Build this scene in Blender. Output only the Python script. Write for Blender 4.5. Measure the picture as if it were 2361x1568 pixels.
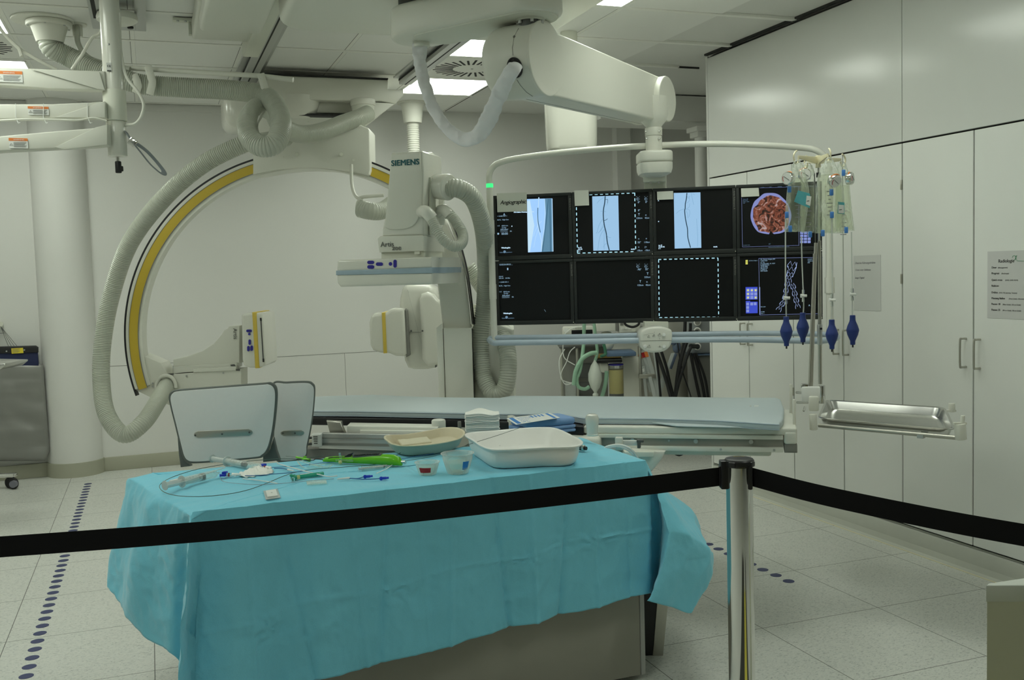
import bpy, bmesh, math, random
from mathutils import Vector, Matrix, Euler, noise
random.seed(7)
for o in list(bpy.data.objects): bpy.data.objects.remove(o, do_unlink=True)
SC = bpy.context.scene
COL = SC.collection
V = Vector
# ------------------------------------------------------------------ camera
FPX = 2268.0; CU, CV = 1180.5, 784.0; CAMZ = 1.5
AX = V((0.9379, -0.3454, -0.0293)); AY = V((0.0511, 0.0550, 0.9972)); AZ = V((-0.3428, -0.9368, 0.0692))
AZ.normalize(); AX = (AX - AZ*AX.dot(AZ)).normalized(); AY = AZ.cross(AX)
cam_d = bpy.data.cameras.new('camera'); cam = bpy.data.objects.new('camera', cam_d); COL.objects.link(cam)
cam_d.sensor_fit = 'HORIZONTAL'; cam_d.sensor_width = 36.0; cam_d.lens = FPX/2361*36.0
cam_d.clip_start = 0.05; cam_d.clip_end = 60
cam.matrix_world = Matrix(((AX.x, AY.x, AZ.x, 0), (AX.y, AY.y, AZ.y, 0), (AX.z, AY.z, AZ.z, CAMZ), (0, 0, 0, 1)))
SC.camera = cam
# ------------------------------------------------------------------ world, lights, exposure
wd = bpy.data.worlds.new('world'); SC.world = wd; wd.use_nodes = True
wd.node_tree.nodes['Background'].inputs[0].default_value = (0.9, 1.0, 0.85, 1)
wd.node_tree.nodes['Background'].inputs[1].default_value = 0.05
LIGHT_COL = (0.93, 1.0, 0.875); LIGHT_E = 9.0
SC.view_settings.view_transform = 'Standard'; SC.view_settings.look = 'None'
SC.view_settings.gamma = 1.0; SC.view_settings.use_curve_mapping = False
SC.view_settings.exposure = 0.32
# ------------------------------------------------------------------ measuring helpers: a sight line through a photo pixel, met with a real plane
CAM = V((0, 0, CAMZ)); FW = V((0.343, 0.939, 0)).normalized(); RT = V((FW.y, -FW.x, 0)); UP = V((0, 0, 1))
def ray(u, v): return AX*((u-CU)/FPX) - AY*((v-CV)/FPX) - AZ
def Zp(u, v, z): r = ray(u, v); return CAM + r*((z-CAMZ)/r.z)
def Yp(u, v, y): r = ray(u, v); return CAM + r*(y/r.y)
def Xp(u, v, x): r = ray(u, v); return CAM + r*(x/r.x)
def W(u, v, d): r = ray(u, v); return CAM + r*(d/r.dot(FW))
def Pl(u, v, p0, n): r = ray(u, v); return CAM + r*((p0-CAM).dot(n)/r.dot(n))
# ------------------------------------------------------------------ materials
MATS = {}
def mat(name, col, rough=0.5, metal=0.0, bump=0.0, scale=40.0, var=0.0, emit=None, es=1.0, trans=0.0, ior=1.45, coat=0.0, alpha=1.0, spec=0.5, sss=0.0):
    m = bpy.data.materials.new(name); m.use_nodes = True; nt = m.node_tree; b = nt.nodes['Principled BSDF']
    b.inputs['Base Color'].default_value = (*col, 1); b.inputs['Roughness'].default_value = rough
    b.inputs['Metallic'].default_value = metal; b.inputs['IOR'].default_value = ior
    b.inputs['Transmission Weight'].default_value = trans; b.inputs['Coat Weight'].default_value = coat
    b.inputs['Alpha'].default_value = alpha; b.inputs['Specular IOR Level'].default_value = spec
    if emit: b.inputs['Emission Color'].default_value = (*emit, 1); b.inputs['Emission Strength'].default_value = es
    tc = nt.nodes.new('ShaderNodeTexCoord'); nz = nt.nodes.new('ShaderNodeTexNoise')
    nz.inputs['Scale'].default_value = scale; nz.inputs['Detail'].default_value = 4
    nt.links.new(tc.outputs['Object'], nz.inputs['Vector'])
    if var > 0:
        mr = nt.nodes.new('ShaderNodeMapRange'); mr.inputs[3].default_value = 1-var; mr.inputs[4].default_value = 1+var
        nt.links.new(nz.outputs[0], mr.inputs[0])
        mx = nt.nodes.new('ShaderNodeVectorMath'); mx.operation = 'SCALE'; mx.inputs[0].default_value = col
        nt.links.new(mr.outputs[0], mx.inputs['Scale']); nt.links.new(mx.outputs[0], b.inputs['Base Color'])
    if bump > 0:
        bp = nt.nodes.new('ShaderNodeBump'); bp.inputs['Strength'].default_value = bump; bp.inputs['Distance'].default_value = 0.002
        nt.links.new(nz.outputs[0], bp.inputs['Height']); nt.links.new(bp.outputs[0], b.inputs['Normal'])
    MATS[name] = m
    return m
def emis(name, col, s=1.0):
    return mat(name, (0.01, 0.01, 0.01), 0.3, emit=col, es=s, var=0.01)
M_wall = mat('wall_paint', (0.74, 0.74, 0.71), 0.75, bump=0.05, scale=120, var=0.015)
M_ceil = mat('ceiling_metal', (0.86, 0.86, 0.83), 0.6, bump=0.03, scale=200, var=0.02)
M_profile = mat('ceiling_profile', (0.88, 0.88, 0.83), 0.45, var=0.01)
M_gap = mat('dark_gap', (0.03, 0.03, 0.03), 0.8, var=0.05)
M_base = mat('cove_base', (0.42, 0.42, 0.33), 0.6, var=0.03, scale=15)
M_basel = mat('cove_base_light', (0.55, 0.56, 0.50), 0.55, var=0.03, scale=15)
M_cab = mat('cabinet_laminate', (0.64, 0.65, 0.625), 0.17, var=0.01, scale=8, spec=0.34)
M_cabd = mat('cabinet_door_laminate', (0.74, 0.75, 0.72), 0.38, var=0.01, scale=8, spec=0.4)
M_white = mat('equipment_white', (0.74, 0.74, 0.665), 0.35, var=0.01, scale=10)
M_whiteg = mat('equipment_white_gloss', (0.74, 0.74, 0.67), 0.16, var=0.01, scale=10)
M_whitem = mat('equipment_white_matt', (0.70, 0.71, 0.62), 0.55, var=0.01, scale=10)
M_hose = mat('hose_plastic', (0.50, 0.52, 0.45), 0.28, var=0.03, scale=30)
M_alu = mat('aluminium', (0.55, 0.56, 0.55), 0.38, metal=0.85, bump=0.03, scale=150)
M_steel = mat('stainless_steel', (0.62, 0.62, 0.60), 0.22, metal=1.0, bump=0.02, scale=90)
M_steelb = mat('brushed_steel', (0.50, 0.49, 0.44), 0.4, metal=1.0, bump=0.03, scale=90)
M_chrome = mat('chrome', (0.78, 0.78, 0.76), 0.07, metal=1.0, var=0.01)
M_black = mat('black_plastic', (0.018, 0.018, 0.02), 0.4, var=0.05)
M_belt = mat('black_webbing', (0.008, 0.008, 0.009), 0.85, bump=0.15, scale=400, spec=0.2)
M_rubber = mat('black_rubber', (0.014, 0.014, 0.015), 0.55, var=0.05)
M_bezel = mat('monitor_bezel', (0.028, 0.031, 0.030), 0.5, var=0.03, spec=0.35)
M_screen = mat('screen_glass', (0.008, 0.009, 0.010), 0.35, var=0.02, spec=0.35)
M_yellow = mat('yellow_track', (0.58, 0.42, 0.045), 0.45, var=0.05, scale=6)
M_yellow2 = mat('yellow_bumper', (0.70, 0.52, 0.09), 0.4, var=0.04)
M_navy = mat('navy_button', (0.03, 0.025, 0.30), 0.4, var=0.05)
M_bluegrey = mat('blue_grey_rail', (0.42, 0.50, 0.58), 0.35, var=0.03, scale=20)
M_bluegloss = mat('blue_grey_clear_strip', (0.36, 0.46, 0.54), 0.12, var=0.15, scale=14)
M_mattress = mat('mattress_vinyl', (0.50, 0.575, 0.60), 0.45, bump=0.25, scale=9, var=0.03)
M_shield = mat('shield_panel_vinyl', (0.80, 0.805, 0.80), 0.5, bump=0.05, scale=60, var=0.02)
M_shedge = mat('shield_edge_grey', (0.13, 0.145, 0.135), 0.55, var=0.03)
M_grey = mat('mid_grey_plastic', (0.22, 0.22, 0.20), 0.5, var=0.03)
M_cartg = mat('cart_grey_laminate', (0.34, 0.33, 0.28), 0.5, bump=0.06, scale=300, var=0.03)
M_carttop = mat('cart_edge_grey', (0.45, 0.46, 0.44), 0.4, var=0.02)
M_green = mat('lime_green_plastic', (0.16, 0.56, 0.02), 0.22, var=0.03)
M_green2 = mat('emerald_plastic', (0.03, 0.33, 0.20), 0.25, var=0.05)
M_mint = mat('mint_breathing_tube', (0.30, 0.50, 0.36), 0.45, var=0.05)
M_bulb = mat('dark_blue_rubber', (0.018, 0.04, 0.20), 0.5, var=0.04)
M_blue = mat('bright_blue_plastic', (0.02, 0.06, 0.62), 0.3, var=0.04)
M_blue2 = mat('clip_blue_plastic', (0.08, 0.25, 0.66), 0.3, var=0.04)
M_tiewhite = mat('white_plastic_bright', (0.84, 0.85, 0.82), 0.35, var=0.01)
M_gauze = mat('white_gauze', (0.86, 0.87, 0.83), 0.9, bump=0.6, scale=220)
M_cream = mat('cream_plastic', (0.74, 0.69, 0.48), 0.4, var=0.03)
M_clear = mat('clear_plastic', (0.93, 0.96, 0.93), 0.12, trans=0.93, ior=1.25, var=0.01)
def film(name, col, lo, hi, crumple, scale=14.0, rough=0.12, tint=(0.96, 0.98, 0.95)):
    """thin clear plastic: transparent film whose gloss and haze grow toward grazing angles and along its creases"""
    m = bpy.data.materials.new(name); m.use_nodes = True; nt = m.node_tree; L = nt.links
    b = nt.nodes['Principled BSDF']; out = nt.nodes['Material Output']; b.inputs['Base Color'].default_value = (*col, 1); b.inputs['Roughness'].default_value = rough
    tr = nt.nodes.new('ShaderNodeBsdfTransparent'); tr.inputs[0].default_value = (*tint, 1); mx = nt.nodes.new('ShaderNodeMixShader')
    lw = nt.nodes.new('ShaderNodeLayerWeight'); lw.inputs[0].default_value = 0.35
    tc = nt.nodes.new('ShaderNodeTexCoord'); mp = nt.nodes.new('ShaderNodeMapping'); mp.inputs['Scale'].default_value = (1.6, 1.6, 0.55); nz = nt.nodes.new('ShaderNodeTexNoise'); nz.inputs['Scale'].default_value = scale; nz.inputs['Detail'].default_value = 3; nz.inputs['Distortion'].default_value = 1.2
    L.new(tc.outputs['Object'], mp.inputs[0]); L.new(mp.outputs[0], nz.inputs['Vector'])
    r1 = nt.nodes.new('ShaderNodeMapRange'); r1.inputs[3].default_value = lo; r1.inputs[4].default_value = hi; L.new(lw.outputs['Facing'], r1.inputs[0])
    r2 = nt.nodes.new('ShaderNodeMapRange'); r2.inputs[1].default_value = 0.56; r2.inputs[2].default_value = 0.68; r2.inputs[3].default_value = 0; r2.inputs[4].default_value = crumple; L.new(nz.outputs[0], r2.inputs[0])
    ad = nt.nodes.new('ShaderNodeMath'); ad.operation = 'ADD'; ad.use_clamp = True; L.new(r1.outputs[0], ad.inputs[0]); L.new(r2.outputs[0], ad.inputs[1])
    bp = nt.nodes.new('ShaderNodeBump'); bp.inputs['Strength'].default_value = 0.6; bp.inputs['Distance'].default_value = 0.01; L.new(nz.outputs[0], bp.inputs['Height']); L.new(bp.outputs[0], b.inputs['Normal'])
    L.new(ad.outputs[0], mx.inputs[0]); L.new(tr.outputs[0], mx.inputs[1]); L.new(b.outputs[0], mx.inputs[2]); L.new(mx.outputs[0], out.inputs['Surface'])
    MATS[name] = m; return m
M_clearbag = film('clear_bag_film', (0.84, 0.88, 0.80), 0.05, 0.55, 0.38)
M_fluid = film('bag_fluid_film', (0.78, 0.80, 0.66), 0.10, 0.42, 0.22, scale=20, tint=(0.95, 0.965, 0.91))
M_cup = film('cup_plastic', (0.84, 0.89, 0.88), 0.16, 0.75, 0.05)
M_liquid = film('clear_liquid', (0.76, 0.85, 0.85), 0.10, 0.40, 0.0)
M_barrel = film('syringe_barrel', (0.86, 0.90, 0.88), 0.14, 0.70, 0.08)
M_sleeve = mat('white_cloth_sleeve', (0.80, 0.80, 0.82), 0.7, bump=0.3, scale=25)
M_tube = mat('clear_tubing', (0.75, 0.78, 0.74), 0.2, alpha=0.7, var=0.02)
M_ink = mat('black_ink', (0.02, 0.02, 0.02), 0.6, var=0.05)
M_inkg = mat('grey_ink', (0.16, 0.16, 0.15), 0.6, var=0.05)
M_inkd = mat('faint_ink', (0.22, 0.21, 0.24), 0.6, var=0.05)
M_teal_ink = mat('petrol_lettering', (0.01, 0.11, 0.13), 0.5, var=0.05)
M_paper = mat('paper', (0.72, 0.73, 0.66), 0.8, bump=0.3, scale=60)
M_paperl = mat('lilac_paper', (0.56, 0.56, 0.55), 0.45, bump=0.2, scale=10, var=0.02)
M_paperc = mat('paper_in_clear_sleeve', (0.60, 0.61, 0.59), 0.4, bump=0.4, scale=8, var=0.03)
M_orange = mat('orange_label', (0.80, 0.24, 0.06), 0.5, var=0.03)
M_lblw = mat('label_white', (0.78, 0.79, 0.76), 0.5, var=0.02)
M_red = mat('red_label', (0.45, 0.02, 0.025), 0.5, var=0.04)
M_tape = mat('blue_tape', (0.03, 0.22, 0.62), 0.5, var=0.04)
M_tealb = mat('teal_label', (0.10, 0.42, 0.47), 0.6, var=0.15, scale=60)
M_lead = mat('silver_grey_fabric', (0.28, 0.28, 0.265), 0.42, bump=0.9, scale=7, var=0.06, metal=0.35)
M_navyf = mat('navy_fabric', (0.015, 0.022, 0.075), 0.7, var=0.05)
M_yel = mat('yellow_sticker', (0.80, 0.66, 0.04), 0.5, var=0.03)
M_dishin = mat('pulp_beige', (0.66, 0.60, 0.44), 0.7, bump=0.1, scale=200, var=0.02)
M_dishout = mat('pulp_green_grey', (0.55, 0.51, 0.42), 0.75, bump=0.1, scale=200, var=0.03)
M_basin = mat('basin_plastic', (0.88, 0.88, 0.85), 0.35, var=0.01)
M_bdrape = mat('folded_blue_nonwoven', (0.22, 0.36, 0.62), 0.8, bump=0.5, scale=60, var=0.03)
M_wire = mat('guidewire_coating', (0.05, 0.09, 0.07), 0.35, var=0.03)
M_canister = mat('yellow_granules', (0.64, 0.55, 0.20), 0.7, bump=1.0, scale=300, var=0.2)
M_panelb = mat('slate_blue_shelf', (0.10, 0.16, 0.26), 0.5, var=0.03)
M_darkgrey = mat('dark_grey_metal', (0.10, 0.105, 0.10), 0.5, var=0.04)
M_clearw = mat('frosted_pouch', (0.66, 0.70, 0.68), 0.3, alpha=0.65, var=0.05)
M_binbody = mat('olive_white_plastic', (0.54, 0.55, 0.43), 0.5, var=0.02)
M_binlid = mat('lid_grey_white', (0.60, 0.63, 0.58), 0.45, var=0.02)
M_dot = mat('navy_floor_sticker', (0.035, 0.045, 0.14), 0.5, var=0.06)
M_ledg = emis('green_led', (0.05, 1.0, 0.25), 0.9)
M_ledo = emis('tiny_lamp', (0.9, 1.0, 0.7), 0.6)
E_text = emis('screen_text', (0.45, 0.72, 0.95), 0.6)
E_textd = emis('screen_text_dim', (0.22, 0.38, 0.55), 0.5)
E_dash = emis('screen_dashes', (0.50, 0.88, 1.0), 0.75)
E_img = emis('xray_field', (0.42, 0.70, 1.0), 0.62)
E_dark = emis('xray_vessel', (0.02, 0.06, 0.10), 0.6)
E_mid = emis('xray_fine_vessel', (0.16, 0.34, 0.52), 0.8)
E_bone = emis('xray_bone', (0.13, 0.30, 0.45), 0.65)
E_bone2 = emis('xray_bone_edge', (0.06, 0.18, 0.30), 0.6)
E_lite = emis('xray_highlight', (0.58, 0.82, 1.0), 0.75)
E_frame = emis('screen_frame_line', (0.22, 0.28, 0.55), 0.8)
E_blue = emis('screen_blue_panel', (0.06, 0.10, 0.75), 0.6)
E_bluel = emis('screen_icon', (0.30, 0.38, 0.85), 0.6)
E_yel = emis('screen_yellow_icon', (0.75, 0.75, 0.15), 0.8)
E_stent = emis('stent_line', (0.40, 0.52, 0.85), 0.7)
E_lilac = emis('scan_rim', (0.27, 0.31, 0.66), 0.65)
E_led = emis('luminous_panel', LIGHT_COL, LIGHT_E)
# volume-rendered tissue on the scan screen
def scan_mat():
    m = bpy.data.materials.new('rendered_tissue'); m.use_nodes = True; nt = m.node_tree; b = nt.nodes['Principled BSDF']
    b.inputs['Base Color'].default_value = (0.01, 0.01, 0.01, 1)
    tc = nt.nodes.new('ShaderNodeTexCoord'); nz = nt.nodes.new('ShaderNodeTexNoise'); cr = nt.nodes.new('ShaderNodeValToRGB')
    nz.inputs['Scale'].default_value = 34; nz.inputs['Detail'].default_value = 6; nz.inputs['Distortion'].default_value = 1.6
    nt.links.new(tc.outputs['Object'], nz.inputs['Vector']); nt.links.new(nz.outputs[0], cr.inputs[0])
    e = cr.color_ramp.elements; e[0].position = 0.38; e[0].color = (0.015, 0.004, 0.002, 1); e[1].position = 0.68; e[1].color = (0.62, 0.50, 0.50, 1)
    x = e.new(0.48); x.color = (0.20, 0.045, 0.02, 1); x = e.new(0.57); x.color = (0.36, 0.12, 0.07, 1)
    nt.links.new(cr.outputs[0], b.inputs['Emission Color']); b.inputs['Emission Strength'].default_value = 0.55
    return m
E_scan = scan_mat()
def floor_mat():
    m = bpy.data.materials.new('speckled_vinyl'); m.use_nodes = True; nt = m.node_tree; L = nt.links; b = nt.nodes['Principled BSDF']
    tc = nt.nodes.new('ShaderNodeTexCoord')
    def mth(op, a, c=None, d=None):
        n = nt.nodes.new('ShaderNodeMath'); n.operation = op
        for i, x in enumerate((a, c, d)):
            if x is None: continue
            if isinstance(x, (int, float)): n.inputs[i].default_value = x
            else: L.new(x, n.inputs[i])
        return n.outputs[0]
    sp = nt.nodes.new('ShaderNodeSeparateXYZ'); L.new(tc.outputs['Object'], sp.inputs[0])
    def seam(s, off, w=0.0016):
        a = mth('ABSOLUTE', mth('SUBTRACT', mth('PINGPONG', mth('SUBTRACT', s, off), 0.295), 0.0))
        return mth('LESS_THAN', a, w)
    sm = mth('MAXIMUM', seam(sp.outputs[0], 2.183-0.59*20), seam(sp.outputs[1], 3.262-0.59*20))
    nz = nt.nodes.new('ShaderNodeTexNoise'); nz.inputs['Scale'].default_value = 95; nz.inputs['Detail'].default_value = 3; nz.inputs['Roughness'].default_value = 0.7
    mp = nt.nodes.new('ShaderNodeMapping'); mp.inputs['Scale'].default_value = (1.0, 2.2, 1); mp.inputs['Rotation'].default_value = (0, 0, 0.5)
    L.new(tc.outputs['Object'], mp.inputs[0]); L.new(mp.outputs[0], nz.inputs['Vector'])
    cr = nt.nodes.new('ShaderNodeValToRGB'); L.new(nz.outputs[0], cr.inputs[0])
    e = cr.color_ramp.elements; e[0].position = 0.32; e[0].color = (0.27, 0.29, 0.28, 1); e[1].position = 0.43; e[1].color = (0.63, 0.64, 0.60, 1)
    x = e.new(0.75); x.color = (0.74, 0.74, 0.69, 1)
    n2 = nt.nodes.new('ShaderNodeTexNoise'); n2.inputs['Scale'].default_value = 1.3; L.new(tc.outputs['Object'], n2.inputs['Vector'])
    mr = nt.nodes.new('ShaderNodeMapRange'); mr.inputs[3].default_value = 0.95; mr.inputs[4].default_value = 1.05; L.new(n2.outputs[0], mr.inputs[0])
    sc = nt.nodes.new('ShaderNodeVectorMath'); sc.operation = 'SCALE'; L.new(cr.outputs[0], sc.inputs[0]); L.new(mr.outputs[0], sc.inputs['Scale'])
    mx = nt.nodes.new('ShaderNodeMix'); mx.data_type = 'RGBA'; L.new(sm, mx.inputs['Factor']); L.new(sc.outputs[0], mx.inputs[6]); mx.inputs[7].default_value = (0.10, 0.10, 0.09, 1)
    L.new(mx.outputs[2], b.inputs['Base Color']); b.inputs['Roughness'].default_value = 0.42; b.inputs['Specular IOR Level'].default_value = 0.3
    return m
M_floor = floor_mat()
def drape_mat():
    m = mat('teal_nonwoven_drape', (0.22, 0.65, 0.83), 0.85, bump=0.35, scale=260, var=0.05, spec=0.25)
    nt = m.node_tree; b = nt.nodes['Principled BSDF']; b.inputs['Sheen Weight'].default_value = 0.35; b.inputs['Sheen Roughness'].default_value = 0.4; bp = [n for n in nt.nodes if n.type == 'BUMP'][0]
    tc = [n for n in nt.nodes if n.type == 'TEX_COORD'][0]
    ns = nt.nodes.new('ShaderNodeTexNoise'); ns.inputs['Scale'].default_value = 3.0; ns.inputs['Detail'].default_value = 3
    mx = nt.nodes.new('ShaderNodeVectorMath'); mx.operation = 'MULTIPLY_ADD'; mx.inputs[1].default_value = (0.25, 0.25, 0.25)
    nt.links.new(tc.outputs['Object'], ns.inputs['Vector']); nt.links.new(ns.outputs['Color'], mx.inputs[0]); nt.links.new(tc.outputs['Object'], mx.inputs[2])
    prev = bp
    for sc_, dist in ((7.0, 0.010), (19.0, 0.0022)):
        vo = nt.nodes.new('ShaderNodeTexVoronoi'); vo.inputs['Scale'].default_value = sc_; nt.links.new(mx.outputs[0], vo.inputs['Vector'])
        b2 = nt.nodes.new('ShaderNodeBump'); b2.inputs['Strength'].default_value = 0.55; b2.inputs['Distance'].default_value = dist
        nt.links.new(vo.outputs['Distance'], b2.inputs['Height']); nt.links.new(prev.outputs[0], b2.inputs['Normal']); prev = b2
    nt.links.new(prev.outputs[0], b.inputs['Normal'])
    return m
M_drape = drape_mat()
# ------------------------------------------------------------------ mesh builder
def catmull(pts, n=12, closed=False):
    P = [V(p) for p in pts]; out = []
    N = len(P)
    rng = range(N) if closed else range(N-1)
    for i in rng:
        if closed: p0, p1, p2, p3 = P[(i-1) % N], P[i], P[(i+1) % N], P[(i+2) % N]
        else: p0, p1, p2, p3 = P[max(i-1, 0)], P[i], P[i+1], P[min(i+2, N-1)]
        for k in range(n):
            t = k/n; out.append(0.5*((2*p1)+(p2-p0)*t+(2*p0-5*p1+4*p2-p3)*t*t+(3*p1-p0-3*p2+p3)*t**3))
    if not closed: out.append(P[-1])
    return out
def resample(pts, step):
    out = [pts[0].copy()]; acc = 0.0
    for a, b in zip(pts[:-1], pts[1:]):
        l = (b-a).length
        if l < 1e-9: continue
        pos = step-acc
        while pos <= l: out.append(a.lerp(b, pos/l)); pos += step
        acc = (acc+l) % step if l >= step-acc else acc+l
    if (out[-1]-pts[-1]).length > step*0.2: out.append(pts[-1].copy())
    return out
class MB:
    def __init__(s): s.bm = bmesh.new()
    def _merge(s, b):
        me = bpy.data.meshes.new('tmp'); b.to_mesh(me); b.free(); s.bm.from_mesh(me); bpy.data.meshes.remove(me)
    def box(s, lo, hi, fr=None, bev=0.0, seg=2):
        b = bmesh.new(); bmesh.ops.create_cube(b, size=1.0)
        for v in b.verts: v.co = V([lo[i]+(v.co[i]+0.5)*(hi[i]-lo[i]) for i in range(3)])
        if bev > 0: bmesh.ops.bevel(b, geom=list(b.edges), offset=bev, segments=seg, affect='EDGES', profile=0.5)
        if fr:
            for v in b.verts: v.co = fr(v.co)
        s._merge(b); return s
    def prism(s, pts, ext, bev=0.0, seg=3):
        """closed outline of world points swept by the vector ext"""
        b = bmesh.new(); n = len(pts); ext = V(ext)
        A = [b.verts.new(V(p)) for p in pts]; B = [b.verts.new(V(p)+ext) for p in pts]
        b.faces.new(A); b.faces.new(list(reversed(B)))
        for i in range(n): b.faces.new([A[i], B[i], B[(i+1) % n], A[(i+1) % n]])
        bmesh.ops.recalc_face_normals(b, faces=b.faces)
        if bev > 0:
            cap = [e for e in b.edges if not ((e.verts[0] in A) != (e.verts[1] in A))]
            bmesh.ops.bevel(b, geom=cap, offset=bev, segments=seg, affect='EDGES', profile=0.5)
        s._merge(b); return s
    def ring_loft(s, rings, cap=True, closed=False):
        b = s.bm; R = [[b.verts.new(V(p)) for p in r] for r in rings]; n = len(R[0])
        m = len(R)
        for i in range(m if closed else m-1):
            P, Q = R[i], R[(i+1) % m]
            for k in range(n): b.faces.new([P[k], P[(k+1) % n], Q[(k+1) % n], Q[k]])
        if cap and not closed: b.faces.new(list(reversed(R[0]))); b.faces.new(R[-1])
        return s
    def tube(s, pts, r, seg=12, cap=True, closed=False, flat=None, rfun=None):
        P = [V(p) for p in pts]; n = len(P); rings = []
        T = []
        for i in range(n):
            a = P[(i-1) % n] if (closed or i > 0) else P[0]; c = P[(i+1) % n] if (closed or i < n-1) else P[-1]
            t = (c-a); T.append(t.normalized() if t.length > 1e-9 else V((0, 0, 1)))
        u = T[0].orthogonal().normalized() if flat is None else (flat-T[0]*flat.dot(T[0])).normalized()
        for i in range(n):
            u = (u-T[i]*u.dot(T[i])).normalized(); w = T[i].cross(u)
            rr = r if rfun is None else rfun(i, r)
            if isinstance(rr, tuple): ru, rw = rr
            else: ru = rw = rr
            rings.append([P[i]+u*math.cos(a)*ru+w*math.sin(a)*rw for a in [2*math.pi*k/seg for k in range(seg)]])
        return s.ring_loft(rings, cap, closed)
    def hose(s, pts, r, pitch=0.011, seg=18, depth=0.045):
        P = resample(catmull(pts, 20), pitch/3)
        return s.tube(P, r, seg, rfun=lambda i, q: q*(1-depth if i % 3 == 0 else 1.0))
    def cyl(s, a, c, r, r2=None, seg=24, bev=0.0):
        a = V(a); c = V(c); r2 = r if r2 is None else r2
        d = (c-a).normalized()
        if bev > 0: return s.tube([a, a+d*bev*0.001, a+d*bev*0.3, a+d*bev, c-d*bev, c-d*bev*0.3, c-d*bev*0.001, c], 1, seg, rfun=lambda i, q: [r-bev, r-bev*0.95, r-bev*0.3, r, r2, r2-bev*0.3, r2-bev*0.95, r2-bev][i])
        return s.tube([a, c], 1, seg, rfun=lambda i, q: [r, r2][i])
    def lathe(s, c, prof, axis=(0, 0, 1), seg=28, cap=True, sx=1.0, ref=None):
        ax = V(axis).normalized(); u = ax.orthogonal().normalized() if ref is None else V(ref).normalized(); w = ax.cross(u); c = V(c)
        rings = [[c+ax*z+u*math.cos(a)*r*sx+w*math.sin(a)*r for a in [2*math.pi*k/seg for k in range(seg)]] for r, z in [(max(q[0], 1e-4), q[1]) for q in prof]]
        return s.ring_loft(rings, cap)
    def ell(s, c, rx, ry, rz, fr=None, seg=16):
        b = bmesh.new(); bmesh.ops.create_uvsphere(b, u_segments=seg, v_segments=seg//2+2, radius=1)
        for v in b.verts:
            q = V((v.co.x*rx, v.co.y*ry, v.co.z*rz)); v.co = V(c)+(q if fr is None else fr(q)-fr(V((0, 0, 0))))
        s._merge(b); return s
    def quad(s, a, b_, c, d):
        s.bm.faces.new([s.bm.verts.new(V(p)) for p in (a, b_, c, d)]); return s
    def poly(s, pts):
        s.bm.faces.new([s.bm.verts.new(V(p)) for p in pts]); return s
    def grid(s, rows):
        R = [[s.bm.verts.new(V(p)) for p in r] for r in rows]
        for i in range(len(R)-1):
            for k in range(len(R[0])-1): s.bm.faces.new([R[i][k], R[i][k+1], R[i+1][k+1], R[i+1][k]])
        return s
class Fr:
    """local frame: origin and three axes"""
    def __init__(s, o, ex, ey=None, ez=UP):
        s.o = V(o); s.x = V(ex).normalized(); s.z = V(ez).normalized(); s.y = V(ey).normalized() if ey is not None else s.z.cross(s.x).normalized()
    def __call__(s, p): return s.o+s.x*p[0]+s.y*p[1]+s.z*p[2]
# ------------------------------------------------------------------ objects
def prop(o, label=None, cat=None, group=None, kind=None):
    if label: o['label'] = label
    if cat: o['category'] = cat
    if group: o['group'] = group
    if kind: o['kind'] = kind
    return o
def T(name, label, cat, loc, group=None):
    o = bpy.data.objects.new(name, None); COL.objects.link(o); o.location = V(loc); o.empty_display_size = 0.05
    o['base'] = [loc[0], loc[1], loc[2]]
    return prop(o, label, cat, group)
def origin(par):
    while par.parent: par = par.parent
    return V(par.location)
def build(name, mb, m, parent=None, smooth=35, kind=None, label=None):
    b = mb.bm if isinstance(mb, MB) else mb
    bmesh.ops.remove_doubles(b, verts=b.verts, dist=1e-6)
    bmesh.ops.recalc_face_normals(b, faces=b.faces)
    me = bpy.data.meshes.new(name); 
    if parent is not None: off = origin(parent)
    else:
        xs = [v.co for v in b.verts]
        off = V(((min(c.x for c in xs)+max(c.x for c in xs))/2, (min(c.y for c in xs)+max(c.y for c in xs))/2, min(c.z for c in xs)))
    for v in b.verts: v.co -= off
    b.to_mesh(me); b.free(); me.materials.append(m)
    if smooth:
        for p in me.polygons: p.use_smooth = True
        me.set_sharp_from_angle(angle=math.radians(smooth))
    o = bpy.data.objects.new(name, me); COL.objects.link(o)
    if parent is not None: o.parent = parent
    else: o.location = off
    if kind: o['kind'] = kind
    if label: o['label'] = label
    return o
def solo(name, mb, m, label, cat, group=None, smooth=35):
    return prop(build(name, mb, m, None, smooth), label, cat, group)
def txt_bm(mb, s, size, pos, ex, ez, shear=0.0, weight=0.0, depth=0.0006, alx='LEFT', space=1.0):
    """raised lettering: glyph outlines set on the plane of ex, ez"""
    cu = bpy.data.curves.new('glyphs', 'FONT'); cu.body = s; cu.size = size; cu.shear = shear; cu.align_x = alx; cu.space_character = space
    cu.extrude = depth; cu.resolution_u = 3
    o = bpy.data.objects.new('glyphs', cu); COL.objects.link(o)
    bpy.context.view_layer.update()
    me = bpy.data.meshes.new_from_object(o.evaluated_get(bpy.context.evaluated_depsgraph_get()))
    ex = V(ex).normalized(); ez = V(ez).normalized(); n = ex.cross(ez)
    b = mb.bm
    for k, (ox, oy) in enumerate(((0, 0),) if weight <= 0 else ((-weight, 0), (weight, 0), (0, weight*0.7), (0, -weight*0.7))):
        vs = [b.verts.new(V(pos)+ex*(v.co.x+ox)+ez*(v.co.y+oy)+n*(v.co.z+k*0.00002)) for v in me.vertices]
        for p in me.polygons:
            try: b.faces.new([vs[i] for i in p.vertices])
            except ValueError: pass
    bpy.data.meshes.remove(me); bpy.data.objects.remove(o); bpy.data.curves.remove(cu)
def px(pts, d): return [W(u, v, d) for u, v in pts]
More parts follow.
